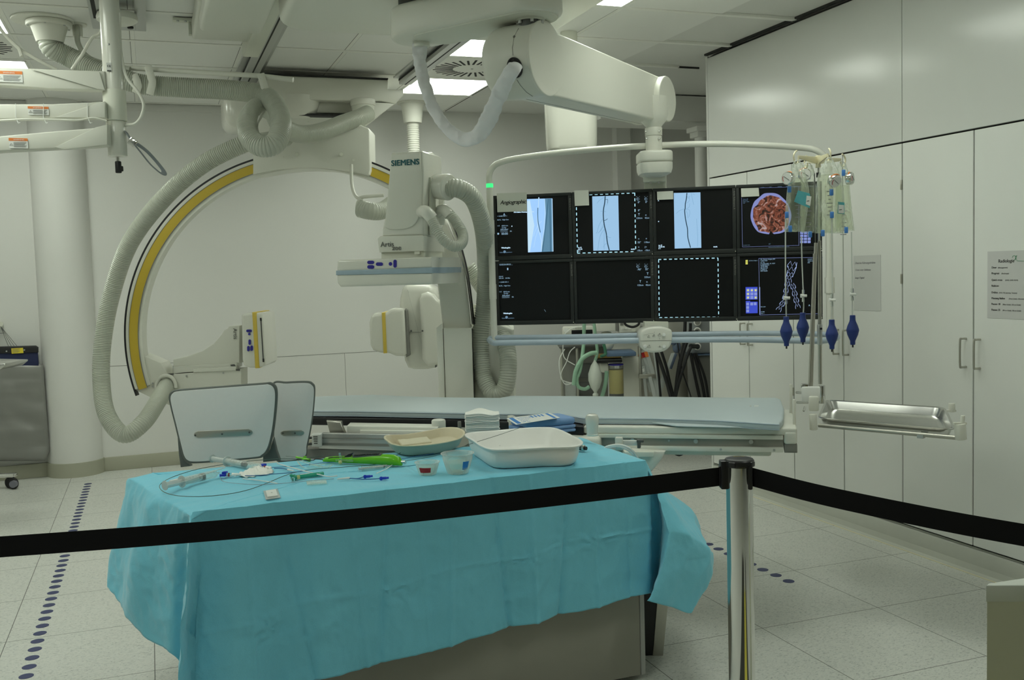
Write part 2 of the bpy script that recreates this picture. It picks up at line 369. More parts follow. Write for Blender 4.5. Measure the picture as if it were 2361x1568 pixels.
# ================================================================== SETTING
ST = 'structure'
XC = 3.63; YB = 8.47; ZC = 2.92
build('floor', MB().box((-3.2, -2.6, -0.1), (5.8, 8.75, 0)), M_floor, kind=ST)
w = MB().box((-3.2, YB, 0), (5.8, YB+0.15, 3.1))
build('wall_back', w, M_wall, kind=ST)
build('wall_left', MB().box((-3.3, -2.6, 0), (-3.15, 8.6, 3.1)), M_wall, kind=ST)
build('wall_front', MB().box((-3.2, -2.75, 0), (5.8, -2.6, 3.1)), mat('rear_wall_grey', (0.07, 0.07, 0.065), 0.6, var=0.03), kind=ST)  # unseen wall, coloured dark so the chrome post mirrors a dark stripe
build('reflection_board_1', MB().box((-0.35, -2.62, 0), (0.55, -2.56, 2.3), bev=0.01), mat('yellow_reflection_board', (0.62, 0.55, 0.10), 0.5, var=0.03), kind=ST)  # added board out of view, a yellow stripe for the chrome post to reflect
build('reflection_board_2', MB().box((-2.4, -2.62, 0), (-0.95, -2.56, 2.3), bev=0.01), M_white, kind=ST)  # second added board out of view, gives the post a pale reflection
build('wall_right', MB().box((4.25, -2.6, 0), (4.4, 5.9, 3.1)).box((5.7, 5.9, 0), (5.85, 8.6, 3.1)).box((4.25, 5.8, 0), (5.8, 5.9, 3.1)), M_wall, kind=ST)
build('wall_column', MB().cyl((-0.62, 8.50, 0), (-0.62, 8.50, ZC), 0.205, seg=64), M_wall, kind=ST)
build('trim_1', MB().box((-3.15, YB-0.012, 2.866), (0.66, YB, ZC)), M_wall, kind=ST)
# wall cladding joints
j = MB()
j.box((-0.42, YB-0.0015, 0.838), (3.6, YB+0.001, 0.8415)); j.box((-3.1, YB-0.0015, 0.838), (-0.82, YB+0.001, 0.8415))
j.box((1.552, YB-0.0015, 0.07), (1.555, YB+0.001, 0.84))
build('trim_2', j, M_grey, kind=ST)
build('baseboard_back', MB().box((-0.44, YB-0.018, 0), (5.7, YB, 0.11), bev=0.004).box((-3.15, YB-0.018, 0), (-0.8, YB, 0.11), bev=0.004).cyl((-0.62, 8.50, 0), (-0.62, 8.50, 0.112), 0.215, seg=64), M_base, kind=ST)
# pilaster and bulkhead at the back right
build('wall_pilaster', MB().box((Yp(1415, 500, YB).x, YB-0.10, 0), (Yp(1446, 500, YB).x, YB, ZC)), M_wall, kind=ST)
zb = Yp(1500, 277, 7.3).z
build('wall_bulkhead', MB().box((Yp(1385, 270, 7.3).x, 7.3, zb), (5.7, 7.75, ZC)), M_wall, kind=ST)
pc = W(1618, 500, 8.35)
build('wall_pipe_casing', MB().cyl((pc.x, pc.y, 0), (pc.x, pc.y, 2.64), 0.05, seg=32).box((pc.x-0.085, pc.y-0.085, 2.62), (pc.x+0.085, pc.y+0.085, 2.66), bev=0.004).box((pc.x-0.065, pc.y-0.065, 2.575), (pc.x+0.065, pc.y+0.065, 2.62), bev=0.004), M_wall, kind=ST)
# ceiling: plaster slab above, metal tray panels between profiles
build('ceiling', MB().box((-3.2, -2.6, ZC+0.012), (5.8, 8.7, ZC+0.1)), M_wall, kind=ST)
YR = [8.405, 7.64, 6.96, 6.285, 5.61, 4.93, 4.255, 3.58, 2.905, 2.23, 1.555, 0.88, 0.205, -0.47, -1.145, -1.82]
XR = [-2.54+0.63*k for k in range(-1, 10)]
tiles = MB(); gap = MB(); LIGHTS = []; VENTS = []
for i in range(len(YR)-1):
    y1, y0 = YR[i], YR[i+1]
    for k in range(len(XR)-1):
        x0, x1 = XR[k], XR[k+1]
        if x0 > 2.45 and y0 > 6.2: continue
        if x0 > 3.1: x1 = 3.63 if x0 < 3.6 else x1
        if x0 > 3.6: continue
        is_light = (abs(x0-1.87) < 0.1 or abs(x0+1.28) < 0.1) and i in (1, 3, 5, 7, 10)
        is_vent = (abs(x0-1.87) < 0.1 or abs(x0+1.28) < 0.1) and i in (2,)
        if is_light: LIGHTS.append((x0+0.02, y0+0.025, x1-0.01, y1-0.03)); continue
        if is_vent: VENTS.append((x0+0.01, y0+0.022, x1-0.01, y1-0.03)); continue
        tiles.box((x0+0.0125, y0+0.022, ZC), (x1-0.014, y1-0.030, ZC+0.015), bev=0.0015, seg=1)
build('ceiling_panels', tiles, M_ceil, kind=ST)
pr_ = MB()
for k in range(1, len(XR)-1):
    if XR[k] > 3.5: continue
    pr_.box((XR[k]-0.012, -2, ZC+0.001), (XR[k]+0.012, 8.4 if XR[k] < 2.52 else 6.28, ZC+0.013))
for i, y in enumerate(YR):
    xe = 3.62 if y < 6.3 else 2.505
    pr_.box((-3.1, y-0.027, ZC-0.004), (xe, y-0.004, ZC+0.012), bev=0.001, seg=1)
    pr_.box((-3.1, y+0.0, ZC-0.002), (xe, y+0.017, ZC+0.012), bev=0.001, seg=1)
build('ceiling_profiles', pr_, M_profile, kind=ST)
gp = MB()
for y in YR:
    gp.box((-3.1, y-0.004, ZC+0.004), (3.62 if y < 6.3 else 2.505, y, ZC+0.012))
for k in range(1, len(XR)-1):
    if XR[k] < 3.5: gp.box((XR[k]-0.0135, -2, ZC+0.0005), (XR[k]-0.012, 8.4 if XR[k] < 2.52 else 6.28, ZC+0.013))
gp.box((3.605, -2, ZC+0.0), (3.63, 5.9, ZC+0.012))
gp.box((2.503, 6.3, ZC-0.001), (2.509, 8.41, ZC+0.012)); gp.box((2.505, 6.287, ZC-0.001), (3.80, 6.293, ZC+0.012))
build('ceiling_joints', gp, M_gap, kind=ST)
# luminous panels
lt0 = None
for n_, (x0, y0, x1, y1) in enumerate(LIGHTS):
    cx, cy = (x0+x1)/2, (y0+y1)/2
    if lt0 is None:
        lt0 = T('ceiling_light', '', 'ceiling light', (cx, cy, ZC))
        wx, wy = (x1-x0)/2, (y1-y0)/2
        build('diffuser', MB().box((cx-wx+0.012, cy-wy+0.012, ZC-0.002), (cx+wx-0.012, cy+wy-0.012, ZC+0.010)), E_led, lt0, smooth=0)
        fr = MB()
        for a, c in (((cx-wx, cy-wy), (cx+wx, cy-wy+0.012)), ((cx-wx, cy+wy-0.012), (cx+wx, cy+wy)), ((cx-wx, cy-wy), (cx-wx+0.012, cy+wy)), ((cx+wx-0.012, cy-wy), (cx+wx, cy+wy))):
            fr.box((a[0], a[1], ZC-0.004), (c[0], c[1], ZC+0.012))
        build('frame', fr, M_profile, lt0)
        t = lt0
    else:
        t = lt0.copy(); COL.objects.link(t); t.location = (cx, cy, ZC)
        for ch in list(lt0.children):
            c = ch.copy(); COL.objects.link(c); c.parent = t
    right = x0 > 0
    rows = {8: 0}
    if right and y0 > 6.9: lb = 'lit square ceiling panel just beyond the round vent, above the corrugated ceiling duct'
    elif right and 5.5 < y0 < 6.2: lb = 'lit square ceiling panel between the round vent and the monitor boom knuckle'
    elif right and 4.2 < y0 < 5: lb = 'lit ceiling panel at the top edge of the photo, right of the monitor boom beam'
    elif (not right) and y0 > 6.9: lb = 'lit ceiling panel at the far left, above the labelled arms'
    else: lb = 'square ceiling light outside the picture, lighting the room from the grid'
    prop(t, lb, 'ceiling light', 'luminous ceiling panels')
# swirl vents
for n_, (x0, y0, x1, y1) in enumerate(VENTS):
    cx, cy = (x0+x1)/2, (y0+y1)/2
    t = T('ceiling_vent', 'square ceiling vent with radial black slots, '+('between the two lit panels above the white sleeve' if x0 > 0 else 'at the left edge above the corrugated hose'), 'air vent', (cx, cy, ZC), 'swirl air vents in the ceiling')
    build('face_plate', MB().box((x0, y0, ZC-0.002), (x1, y1, ZC+0.012), bev=0.001, seg=1), M_profile, t)
    s = MB()
    for k in range(30):
        a = 2*math.pi*k/30+0.05; r0, r1 = 0.135, 0.262+0.012*(k % 2)
        d = V((math.cos(a+0.12), math.sin(a+0.12), 0)); p = V((math.cos(a), math.sin(a), 0)); q = V((-d.y, d.x, 0))*0.0075
        A = V((cx, cy, ZC-0.0035))+p*r0; B = A+d*(r1-r0)
        s.prism([A-q, B-q, B+q, A+q], (0, 0, 0.003))
    build('slot_pattern', s, M_gap, t)
    build('centre_screw', MB().cyl((cx, cy, ZC-0.006), (cx, cy, ZC), 0.008, seg=12), M_alu, t)
# ceiling rails running into the room
def rail(name, x, y0, y1, lb):
    t = T(name, lb, 'ceiling rail', (x, (y0+y1)/2, ZC), 'aluminium ceiling rails for the imaging equipment')
    m = MB().box((x-0.045, y0, ZC-0.055), (x+0.045, y1, ZC), bev=0.003).box((x-0.085, y0, ZC-0.012), (x+0.085, y1, ZC))
    build('profile', m, M_alu, t)
    g = MB().box((x-0.006, y0, ZC-0.0555), (x+0.004, y1, ZC-0.05)); g.box((x-0.047, y0, ZC-0.03), (x-0.0445, y1, ZC-0.015)); g.box((x+0.0445, y0, ZC-0.03), (x+0.047, y1, ZC-0.015))
    build('slot', g, M_gap, t)
    build('stop_block', MB().box((x-0.105, 6.26, ZC-0.05), (x-0.06, 6.33, ZC-0.005), bev=0.004), M_whitem, t)
    return t
rail('ceiling_rail', 0.715, 2.4, 8.3, 'long grey aluminium ceiling rail left of the big rounded carriage')
rail('ceiling_rail', 1.80, 2.4, 7.0, 'long grey aluminium ceiling rail behind the white cloth sleeve')
# added unseen floor strips, yellow and dark, only for the chrome post to reflect
build('reflection_strip_1', MB().box((1.22, 0.1, 0.0), (1.62, 2.0, 0.004)), mat('yellow_reflection_strip', (0.70, 0.62, 0.10), 0.6, var=0.04), kind=ST)
build('reflection_strip_2', MB().box((0.55, -0.4, 0.0), (1.21, 1.75, 0.004)).box((1.63, -0.4, 0.0), (1.86, 1.9, 0.004)), mat('dark_reflection_strip', (0.05, 0.05, 0.045), 0.8, var=0.05), kind=ST)
# ================================================================== CABINETS ON THE RIGHT
SE = [5.90, 5.449, 4.978, 4.52, 4.06, 3.594, 3.13, 2.67, 2.21]
def handle(y, t):
    p = [(XC, y, 0.985), (XC-0.028, y, 0.985), (XC-0.038, y, 0.995), (XC-0.038, y, 1.11), (XC-0.028, y, 1.12), (XC, y, 1.12)]
    return build('handle', MB().tube(catmull(p, 5), 0.0052, 10), M_steelb, t)
ulb = ['leftmost tall white cupboard behind the lower monitors', 'tall white cupboard behind the infusion stand, with a handwritten sheet', 'tall white cupboard on the right with two bar handles and a printed list', 'white cupboard beside the right picture edge']
for u in range(4):
    y1, ym, y0 = SE[2*u], SE[2*u+1], SE[2*u+2]
    t = T('tall_cupboard', ulb[u], 'cupboard', (XC+0.3, (y0+y1)/2, 0), 'built-in white cupboards along the right wall')
    build('body', MB().box((XC+0.020, y0+0.001, 0.12), (XC+0.60, y1-0.001, 2.09)), M_gap, t)
    for (a, c, hy) in ((ym, y1, ym+0.042), (y0, ym, ym-0.042)):
        d = build('door', MB().box((XC, a+0.004, 0.13), (XC+0.019, c-0.004, 2.093), bev=0.0015, seg=1), M_cabd, t)
        handle(hy, d)
        hg = c if c == y1 else a
    for hz in (0.70, 1.38, 1.86):
        build('hinge', MB().box((XC-0.003, y0+0.0005, hz), (XC+0.012, y0+0.012, hz+0.05), bev=0.002), M_steelb, t)
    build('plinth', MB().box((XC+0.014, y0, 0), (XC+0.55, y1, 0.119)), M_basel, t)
for (a, c, lb) in ((4.062, 5.90, 'wide glossy white overhead panel behind the curved support tube'), (2.2, 4.058, 'wide glossy white overhead panel at the upper right corner')):
    t = T('overhead_cupboard', lb, 'cupboard', (XC+0.3, (a+c)/2, 2.1), 'glossy overhead cupboards')
    build('front_panel', MB().box((XC, a, 2.102), (XC+0.02, c, 2.905), bev=0.001, seg=1), M_cab, t)
    build('body', MB().box((XC+0.021, a, 2.10), (XC+0.60, c, 2.918)), M_gap, t)
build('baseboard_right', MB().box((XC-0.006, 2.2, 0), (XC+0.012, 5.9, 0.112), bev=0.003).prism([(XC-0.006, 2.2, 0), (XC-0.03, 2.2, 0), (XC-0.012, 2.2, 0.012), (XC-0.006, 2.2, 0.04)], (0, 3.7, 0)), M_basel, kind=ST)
build('trim_3', MB().box((XC-0.034, 2.2, 0.0), (XC-0.028, 5.9, 0.0025)), M_cream, kind=ST)
build('wall_cupboard_side', MB().box((XC+0.0, 5.902, 0), (4.3, 5.925, 2.918)), M_cab, kind=ST)
build('wall_near_right', MB().box((XC+0.0, -2.6, 0), (XC+0.1, 2.2, 2.92)), M_wall, kind=ST)
# sheets on the doors
def sheet(name, u0, u1, va, vb, lb, m, lines, logo=False):
    """va = heights at the left edge (top,bottom), located on the door face"""
    A = Xp(u0, va[0], XC-0.0015); B = Xp(u0, va[1], XC-0.0015); y1 = A.y; y0 = Xp(u1, vb[0], XC).y
    zt, zb_ = A.z, B.z
    t = T(name, lb, 'paper sheet', (XC, (y0+y1)/2, zb_))
    build('sheet', MB().box((XC-0.0016, y0, zb_), (XC-0.0004, y1, zt)), m, t, smooth=0)
    for s, size, fx, fz, mt, wt in lines:
        b = MB(); txt_bm(b, s, size, (XC-0.0022, y1-fx, zt-fz), (0, -1, 0), UP, depth=0.0002, weight=wt, shear=0.25 if mt is M_inkd else 0)
        build('lettering', b, mt, t, smooth=0)
    return t, y1, y0, zt, zb_
sheet('handwritten_sheet', 1968, 2031, (590, 715), (587, 717), 'paper sheet with faint handwriting in a clear sleeve on a door', M_paperc,
      [('Diverse Führungsdrähte', 0.0165, 0.012, 0.045, M_inkd, 0), ('Cross over Schleuse', 0.015, 0.012, 0.082, M_inkd, 0), ('lange Digital', 0.015, 0.012, 0.125, M_inkd, 0)])
L2 = [('Radiologie', 0.021, 0.062, 0.052, M_ink, 0.0003)]
for i, (a, bb) in enumerate((('Diver', '(Absaugsystem)'), ('Progreat', '(Radiologie)'), ('Quick cross', '(0.035, 0.018, 0.014)'), ('Rubicon', ''), ('Drähte', '(V14, V18, Journey, Terumo)'), ('Mustang Ballon', '(75cm Schaft, 135cmSchaft)'), ('Passeo 18', '(90cm Schaft, 130 cm Schaft)'), ('Passeo 35', '(90 cm Schaft, 130 cm Schaft)'))):
    z = 0.078+0.0265*i+(0.004 if i > 1 else 0)+(0.004 if i > 3 else 0)
    L2.append((a, 0.0125, 0.024, z, M_ink, 0.0002))
    if bb: L2.append((bb, 0.0085, 0.026+0.0068*len(a), z, M_ink, 0.0))
t, y1, y0, zt, zb_ = sheet('printed_list', 2277, 2372, (580, 733), (574, 740), 'printed list headed Radiologie taped on the right-hand door', M_paperl, L2)
lg = MB(); yy = y1-0.150; zz = zt-0.032
lg.tube([V((XC-0.003, yy+0.010*math.cos(a), zz+0.010*math.sin(a))) for a in [k*0.35 for k in range(15)]], 0.0008, 6)
lg.tube([V((XC-0.003, yy-0.004, zz+0.010)), V((XC-0.003, yy-0.016, zz-0.014)), V((XC-0.003, y0+0.004, zz-0.016))], 0.0008, 6); lg.tube([V((XC-0.003, yy-0.014, zz+0.010)), V((XC-0.003, yy-0.004, zz-0.010))], 0.0012, 6)
build('logo', lg, mat('logo_green', (0.08, 0.30, 0.16), 0.6, var=0.02), t)
# ================================================================== FLOOR DOTS
d0 = None
def dot(x, y, lb, grp):
    global d0
    if d0 is None:
        d0 = solo('floor_dot', MB().cyl((x, y, 0.0), (x, y, 0.0012), 0.027, seg=28), M_dot, lb, 'floor marking', grp, smooth=0); return
    o = d0.copy(); COL.objects.link(o); o.location = (x, y, 0); prop(o, lb, 'floor marking', grp)
for k in range(40): dot(-0.523+0.0003*k, 4.127+0.0988*k, 'round navy dot stuck on the floor in the long row left of the draped table', 'dotted line on the left floor')
for k in range(9): dot(2.767-0.006*(k > 1), 3.849+0.1005*k, 'round navy dot stuck on the floor in the short row behind the barrier post', 'dotted line on the right floor')
# ================================================================== CEILING-HUNG GEAR (left and top)
# ---- duct outlet and long corrugated hose
fl = Zp(98, 44, ZC); Dh = 5.42
t = T('ceiling_duct', 'white round ceiling flange with cone funnel feeding the thick ribbed hose at upper left', 'ceiling duct', (fl.x, fl.y, 2.74))
dc = V((fl.x, fl.y, 0)); q = W(103, 100, Dh)
build('flange', MB().cyl((fl.x, fl.y, ZC-0.012), (fl.x, fl.y, ZC), 0.155, seg=48, bev=0.003).cyl((dc.x+0.03, dc.y, ZC-0.04), (dc.x+0.03, dc.y, ZC-0.012), 0.115, seg=40, bev=0.006), M_white, t)
fx, fy = dc.x+0.03, dc.y
zf = W(120, 102, 5.42).z
build('funnel', MB().lathe((fx, fy, zf), [(0.062, 0.0), (0.068, 0.0), (0.092, ZC-0.04-zf), (0.086, ZC-0.04-zf)], seg=40), M_white, t)
for a in (0.4, 1.2, 2.2, 3.4, 4.6, 5.6): build('bolt', MB().ell((fx+0.103*math.cos(a), fy+0.103*math.sin(a), ZC-0.041), 0.006, 0.006, 0.004, seg=8), M_alu, t)
hs = [(fx, fy, zf+0.03), (fx+0.005, fy-0.01, zf-0.03)] + px([(160, 132), (215, 158), (270, 178)], 5.42) + [W(330, 195, 5.45), W(420, 202, 5.5), W(520, 207, 5.5), W(598, 217, 5.45), W(633, 240, 5.35), W(648, 285, 5.22), W(636, 328, 5.12), W(605, 338, 5.10), W(577, 318, 5.15), W(572, 280, 5.25), W(596, 248, 5.42), W(628, 258, 5.60), W(648, 290, 5.78), W(690, 309, 6.0), W(740, 304, 6.15), W(790, 285, 6.3), W(825, 273, 6.4), W(848, 262, 6.5)]
solo('ribbed_hose', MB().hose(hs, 0.055, depth=0.075), M_hose, 'thick grey ribbed hose from the ceiling funnel, looped once near the top', 'hose')
hs2 = [W(660, 318, 6.25), W(630, 322, 6.1), W(590, 328, 5.95), W(560, 333, 5.85), W(470, 378, 5.85), W(380, 455, 5.9), W(300, 560, 6.0), W(257, 680, 6.05), W(237, 790, 6.05), W(234, 880, 6.0), W(246, 955, 5.9), W(285, 1002, 5.85), W(330, 975, 5.9), W(364, 925, 6.1), W(385, 888, 6.33)]
solo('ribbed_hose', MB().hose(hs2, 0.052, depth=0.075), M_hose, 'thick grey ribbed hose arcing down the left side of the yellow striped ring', 'hose')
t = T('hose_support', 'white rod with band clamps carrying the ribbed hose under the ceiling', 'hose support', W(460, 165, 5.45))
build('rod', MB().tube([W(205, 150, 5.47), W(300, 157, 5.47), W(600, 175, 5.42), W(676, 184, 5.40)], 0.0135, 14), M_white, t)
for u, v0, v1 in ((309, 172, 214), (342, 152, 218), (602, 170, 236)):
    P = [W(u-1, v0, 5.40), W(u+6, (v0+v1)/2-8, 5.385), W(u+9, (v0+v1)/2+6, 5.385), W(u+3, v1, 5.40)]
    build('clamp', MB().tube(catmull(P, 6), 0.016, 8, flat=RT, rfun=lambda i, r: (0.020, 0.004)), M_white, t)
    build('screw', MB().ell(P[0]+V((0, -0.008, -0.03)), 0.006, 0.004, 0.006, seg=8), M_alu, t)
# thinner conduit and cables at the ceiling
fc = Zp(178, 55, ZC)
t = T('cable_conduit', 'slim pale conduit curving down beside the ceiling funnel', 'conduit', fc)
build('pipe', MB().tube(catmull([(fc.x, fc.y, ZC), W(178, 75, 5.45), W(180, 100, 5.44), W(195, 125, 5.43), W(225, 142, 5.43), W(300, 160, 5.43)], 8), 0.0145, 12), M_hose, t)
build('collar', MB().cyl((fc.x, fc.y, ZC-0.01), (fc.x, fc.y, ZC), 0.05, seg=24).cyl((fc.x, fc.y, ZC-0.07), (fc.x, fc.y, ZC-0.01), 0.026, seg=20, bev=0.004), M_white, t)
solo('ceiling_cable', MB().tube(catmull([W(166, 160, 5.3), W(190, 125, 5.28), W(212, 88, 5.26), W(233, 72, 5.24), Zp(246, 20, 2.9)], 8), 0.0085, 10), M_white, 'short pale cable rising diagonally behind the white ceiling column', 'cable')
solo('ceiling_cable', MB().tube(catmull([W(-25, 20, 5.0), W(0, 65, 5.0), W(22, 92, 5.0), W(48, 115, 5.02), W(90, 140, 5.05), W(130, 160, 5.1)], 8), 0.0085, 10).tube([W(28, 98, 4.99), W(44, 112, 4.99), W(50, 130, 4.985)], 0.009, 8), M_white, 'pale sagging cable crossing the ceiling at the far left', 'cable')
# ---- aluminium track with the vertical column and three arms
A = Zp(207, 0, ZC); z0 = 2.87
t = T('ceiling_track', 'grey aluminium double track on the ceiling holding the white column', 'ceiling track', (-0.08, 5.4, ZC))
build('side_rail', MB().box((-0.215, 2.9, z0), (-0.16, 5.83, ZC), bev=0.003), M_alu, t)
build('side_rail', MB().box((-0.0, 2.9, z0), (0.055, 5.83, ZC), bev=0.003), M_alu, t)
build('slot', MB().box((-0.2, 2.9, z0-0.001), (-0.18, 5.6, z0+0.003)), M_gap, t)
build('end_plate', MB().box((-0.16, 5.68, z0), (0.0, 5.83, ZC-0.01), bev=0.002), M_alu, t)
for x in (-0.135, -0.025): build('buffer', MB().cyl((x, 5.735, z0-0.012), (x, 5.735, z0), 0.016, seg=18, bev=0.004), M_rubber, t)
build('mounting_disc', MB().lathe((-0.085, 5.47, z0-0.05), [(0.001, 0), (0.08, 0.0), (0.098, 0.012), (0.10, 0.028), (0.095, 0.045)], seg=40), M_white, t)
cx = W(249, 30, 4.75); bx = W(271, 350, 4.75)
t = T('ceiling_column', 'vertical glossy white tube hanging from the ceiling at left, with three arms and a black tip', 'ceiling column', (bx.x, bx.y, 1.9))
def colp(u, v): return W(u, v, 4.75)
Zt = 2.87
P = [colp(249, -10), colp(254, 90), colp(262, 213)]
bot = colp(272, 361); top2 = colp(263, 211)
cxy = V((top2.x, top2.y, 0)); 
build('upper_tube', MB().cyl((cxy.x, cxy.y, top2.z), (cxy.x, cxy.y, Zt), 0.0455, seg=40), M_whiteg, t)
zs = colp(265, 280).z
build('sleeve', MB().cyl((cxy.x, cxy.y, zs), (cxy.x, cxy.y, top2.z+0.005), 0.052, seg=40, bev=0.003), M_whitem, t)
build('lower_tube', MB().cyl((cxy.x, cxy.y, bot.z), (cxy.x, cxy.y, zs), 0.0445, seg=40, bev=0.004), M_whiteg, t)
build('tip_spring', MB().cyl((cxy.x, cxy.y, bot.z-0.025), (cxy.x, cxy.y, bot.z), 0.009, seg=14), M_chrome, t)
build('tip_knob', MB().cyl((cxy.x, cxy.y, bot.z-0.078), (cxy.x, cxy.y, bot.z-0.022), 0.0145, seg=18, bev=0.004).box((cxy.x, cxy.y-0.01, bot.z-0.07), (cxy.x+0.022, cxy.y+0.01, bot.z-0.045), bev=0.004), M_black, t)
for z in (2.62, 2.50): build('screw', MB().ell((cxy.x-0.01, cxy.y-0.045, z), 0.005, 0.002, 0.005, seg=8), M_alu, t)
s = MB().box((cxy.x-0.026, cxy.y-0.0475, colp(250, 170).z), (cxy.x-0.004, cxy.y-0.0455, colp(250, 150).z)); build('type_label', s, M_lblw, t)
s = MB().box((cxy.x-0.024, cxy.y-0.0482, colp(250, 170).z), (cxy.x-0.006, cxy.y-0.0470, colp(250, 167.5).z)); txt_bm(s, 'CE', 0.014, (cxy.x-0.024, cxy.y-0.0482, colp(250, 160).z), (1, 0, 0), UP); build('print', s, M_ink, t)
solo('ceiling_cable', MB().tube(catmull([(cxy.x+0.045, cxy.y-0.02, colp(270, 30).z), colp(276, 75), colp(280, 130), colp(292, 178), colp(318, 212), colp(331, 240), colp(326, 268), colp(312, 285), colp(292, 288), (cxy.x+0.05, cxy.y, colp(292, 288).z)], 8), 0.0075, 10), M_white, 'pale cable looping out to the right of the white ceiling column', 'cable')
COLT = t
def arm(top, botm, d0, d1, th, lab, tri=None):
    """flat boxy arm between pixel profiles; extends from the column toward the viewer and left"""
    n = len(top); f = lambda u: d0+(d1-d0)*(250-u)/(250+120)
    up_ = [W(u, v, f(u)) for u, v in top]; dn = [W(u, v, f(u)) for u, v in botm]
    t = build('arm', MB().prism(up_+list(reversed(dn)), FW*th, bev=0.006), M_white, COLT)
    dr = (up_[-1]-up_[0]); dr.z = 0; dr.normalize()
    if dr.x < 0: dr = -dr
    for (u, v, w_, h) in lab:
        c = W(u, v, f(u)-0.003); k = f(u)/FPX
        build('warning_label', MB().prism([c, c+dr*w_*k, c+dr*w_*k-UP*h*k, c-UP*h*k], -FW*0.0008), M_lblw, t, smooth=0)
        build('orange_band', MB().prism([c-FW*0.001, c+dr*w_*k-FW*0.001, c+dr*w_*k-UP*h*k*0.28-FW*0.001, c-UP*h*k*0.28-FW*0.001], -FW*0.0005), M_orange, t, smooth=0)
        b = MB()
        txt_bm(b, 'WARNING', h*k*0.20, c+dr*w_*k*0.25-UP*h*k*0.22-FW*0.0018, dr, UP)
        pr2 = MB(); cc = c-FW*0.0015
        for i in range(5): pr2.prism([cc+dr*w_*k*0.25-UP*h*k*(0.4+0.11*i), cc+dr*w_*k*(0.93-0.05*(i % 3))-UP*h*k*(0.4+0.11*i), cc+dr*w_*k*(0.93-0.05*(i % 3))-UP*h*k*(0.44+0.11*i), cc+dr*w_*k*0.25-UP*h*k*(0.44+0.11*i)], -FW*0.0004)
        tr = [cc+dr*w_*k*0.13-UP*h*k*0.5, cc+dr*w_*k*0.22-UP*h*k*0.72, cc+dr*w_*k*0.04-UP*h*k*0.72]
        pr2.tube([x-FW*0.0005 for x in tr], 0.0007, 6, closed=True)
        build('small_print', pr2, M_inkg, t, smooth=0); build('heading', b, M_lblw, t, smooth=0)
    if tri:
        P3 = [W(u, v, f(u)-0.004) for u, v in tri]
        build('moulded_rib', MB().prism(P3, -FW*0.006, bev=0.002), M_white, t)
    return t
arm([(240, 164), (120, 160), (0, 155), (-120, 150)], [(243, 208), (120, 205), (0, 197), (-120, 190)], 4.70, 4.5, 0.07, [(-8, 163, 53, 25)], [(72, 160), (230, 166), (243, 208), (226, 206)])
arm([(240, 234), (120, 240), (0, 240), (-120, 242)], [(243, 272), (120, 273), (0, 275), (-120, 280)], 4.68, 4.45, 0.07, [(64, 245, 43, 19)], [(128, 271), (232, 236), (243, 234), (243, 272)])
arm([(246, 287), (220, 295), (120, 303), (0, 314), (-120, 326)], [(248, 334), (220, 338), (120, 343), (0, 349), (-120, 358)], 4.66, 4.4, 0.07, [(20, 318, 39, 23)], [(127, 340), (222, 294), (248, 288), (248, 334), (150, 345)])
t = T('arm_cable', 'thin cable run tied along the middle arm with three white cable ties', 'cable', W(120, 276, 4.5))
fa = lambda u: 4.68-0.23*(250-u)/370-0.012
build('cable', MB().tube(catmull([W(u, v, fa(u)) for u, v in ((246, 279), (215, 272), (180, 277), (130, 276), (60, 275), (0, 278), (-60, 284))], 8), 0.0045, 8), M_white, t)
for u in (36, 100, 202): build('cable_tie', MB().tube([W(u, 238, fa(u)), W(u, 270, fa(u)), W(u+6, 284, fa(u)), W(u+10, 283, fa(u))], 0.0018, 6), M_tiewhite, t)
t = T('strap', 'grey rubber strap loop with a metal buckle dangling right of the white column', 'strap', W(340, 400, 4.7))
mstr = mat('grey_strap', (0.24, 0.27, 0.30), 0.4, var=0.03)
build('band', MB().tube(catmull([W(291, 304, 4.75), W(303, 324, 4.70), W(325, 352, 4.68), W(348, 380, 4.68), W(372, 400, 4.70), W(378, 396, 4.74), W(362, 374, 4.77), W(340, 350, 4.76), W(322, 336, 4.73), W(306, 326, 4.71)], 10), 1, 10, flat=FW, rfun=lambda i, r: (0.014, 0.002)), mstr, t)
build('buckle', MB().box((-0.019, -0.008, -0.018), (0.019, 0.008, 0.018), Fr(W(306, 328, 4.69), RT*0.75-UP*0.6, FW, UP*0.75+RT*0.6), bev=0.004), M_chrome, t)
# ---- white covered boxes beside the left ceiling rail
xa = 0.62
t = T('ceiling_gearbox', 'white covered drive box with screwed bracket left of the long ceiling rail', 'ceiling unit', (0.45, 5.3, 2.8))
a = Zp(472, 10, 2.8); b_ = Zp(470, 92, 2.8)
build('cover', MB().box((0.30, 4.3, 2.74), (0.60, 5.22, 2.9), bev=0.02, seg=3), M_white, t)
build('cover', MB().box((0.285, 4.95, 2.81), (0.60, 5.70, 2.905), bev=0.015, seg=3), M_white, t)
e0 = Zp(595, 113, 2.83); 
build('side_cover', MB().box((0.575, 3.5, 2.79), (0.665, 5.98, 2.9), bev=0.006), M_whitem, t)
br = Zp(405, 45, ZC-0.03)
build('bracket', MB().box((0.19, 5.655, ZC-0.022), (0.30, 5.71, ZC-0.006), bev=0.003).box((0.27, 5.67, ZC-0.09), (0.285, 5.71, ZC-0.01), bev=0.002), M_whitem, t)
for x in (0.215, 0.255): build('bolt', MB().ell((x, 5.66, ZC-0.025), 0.008, 0.008, 0.005, seg=8), M_alu, t)
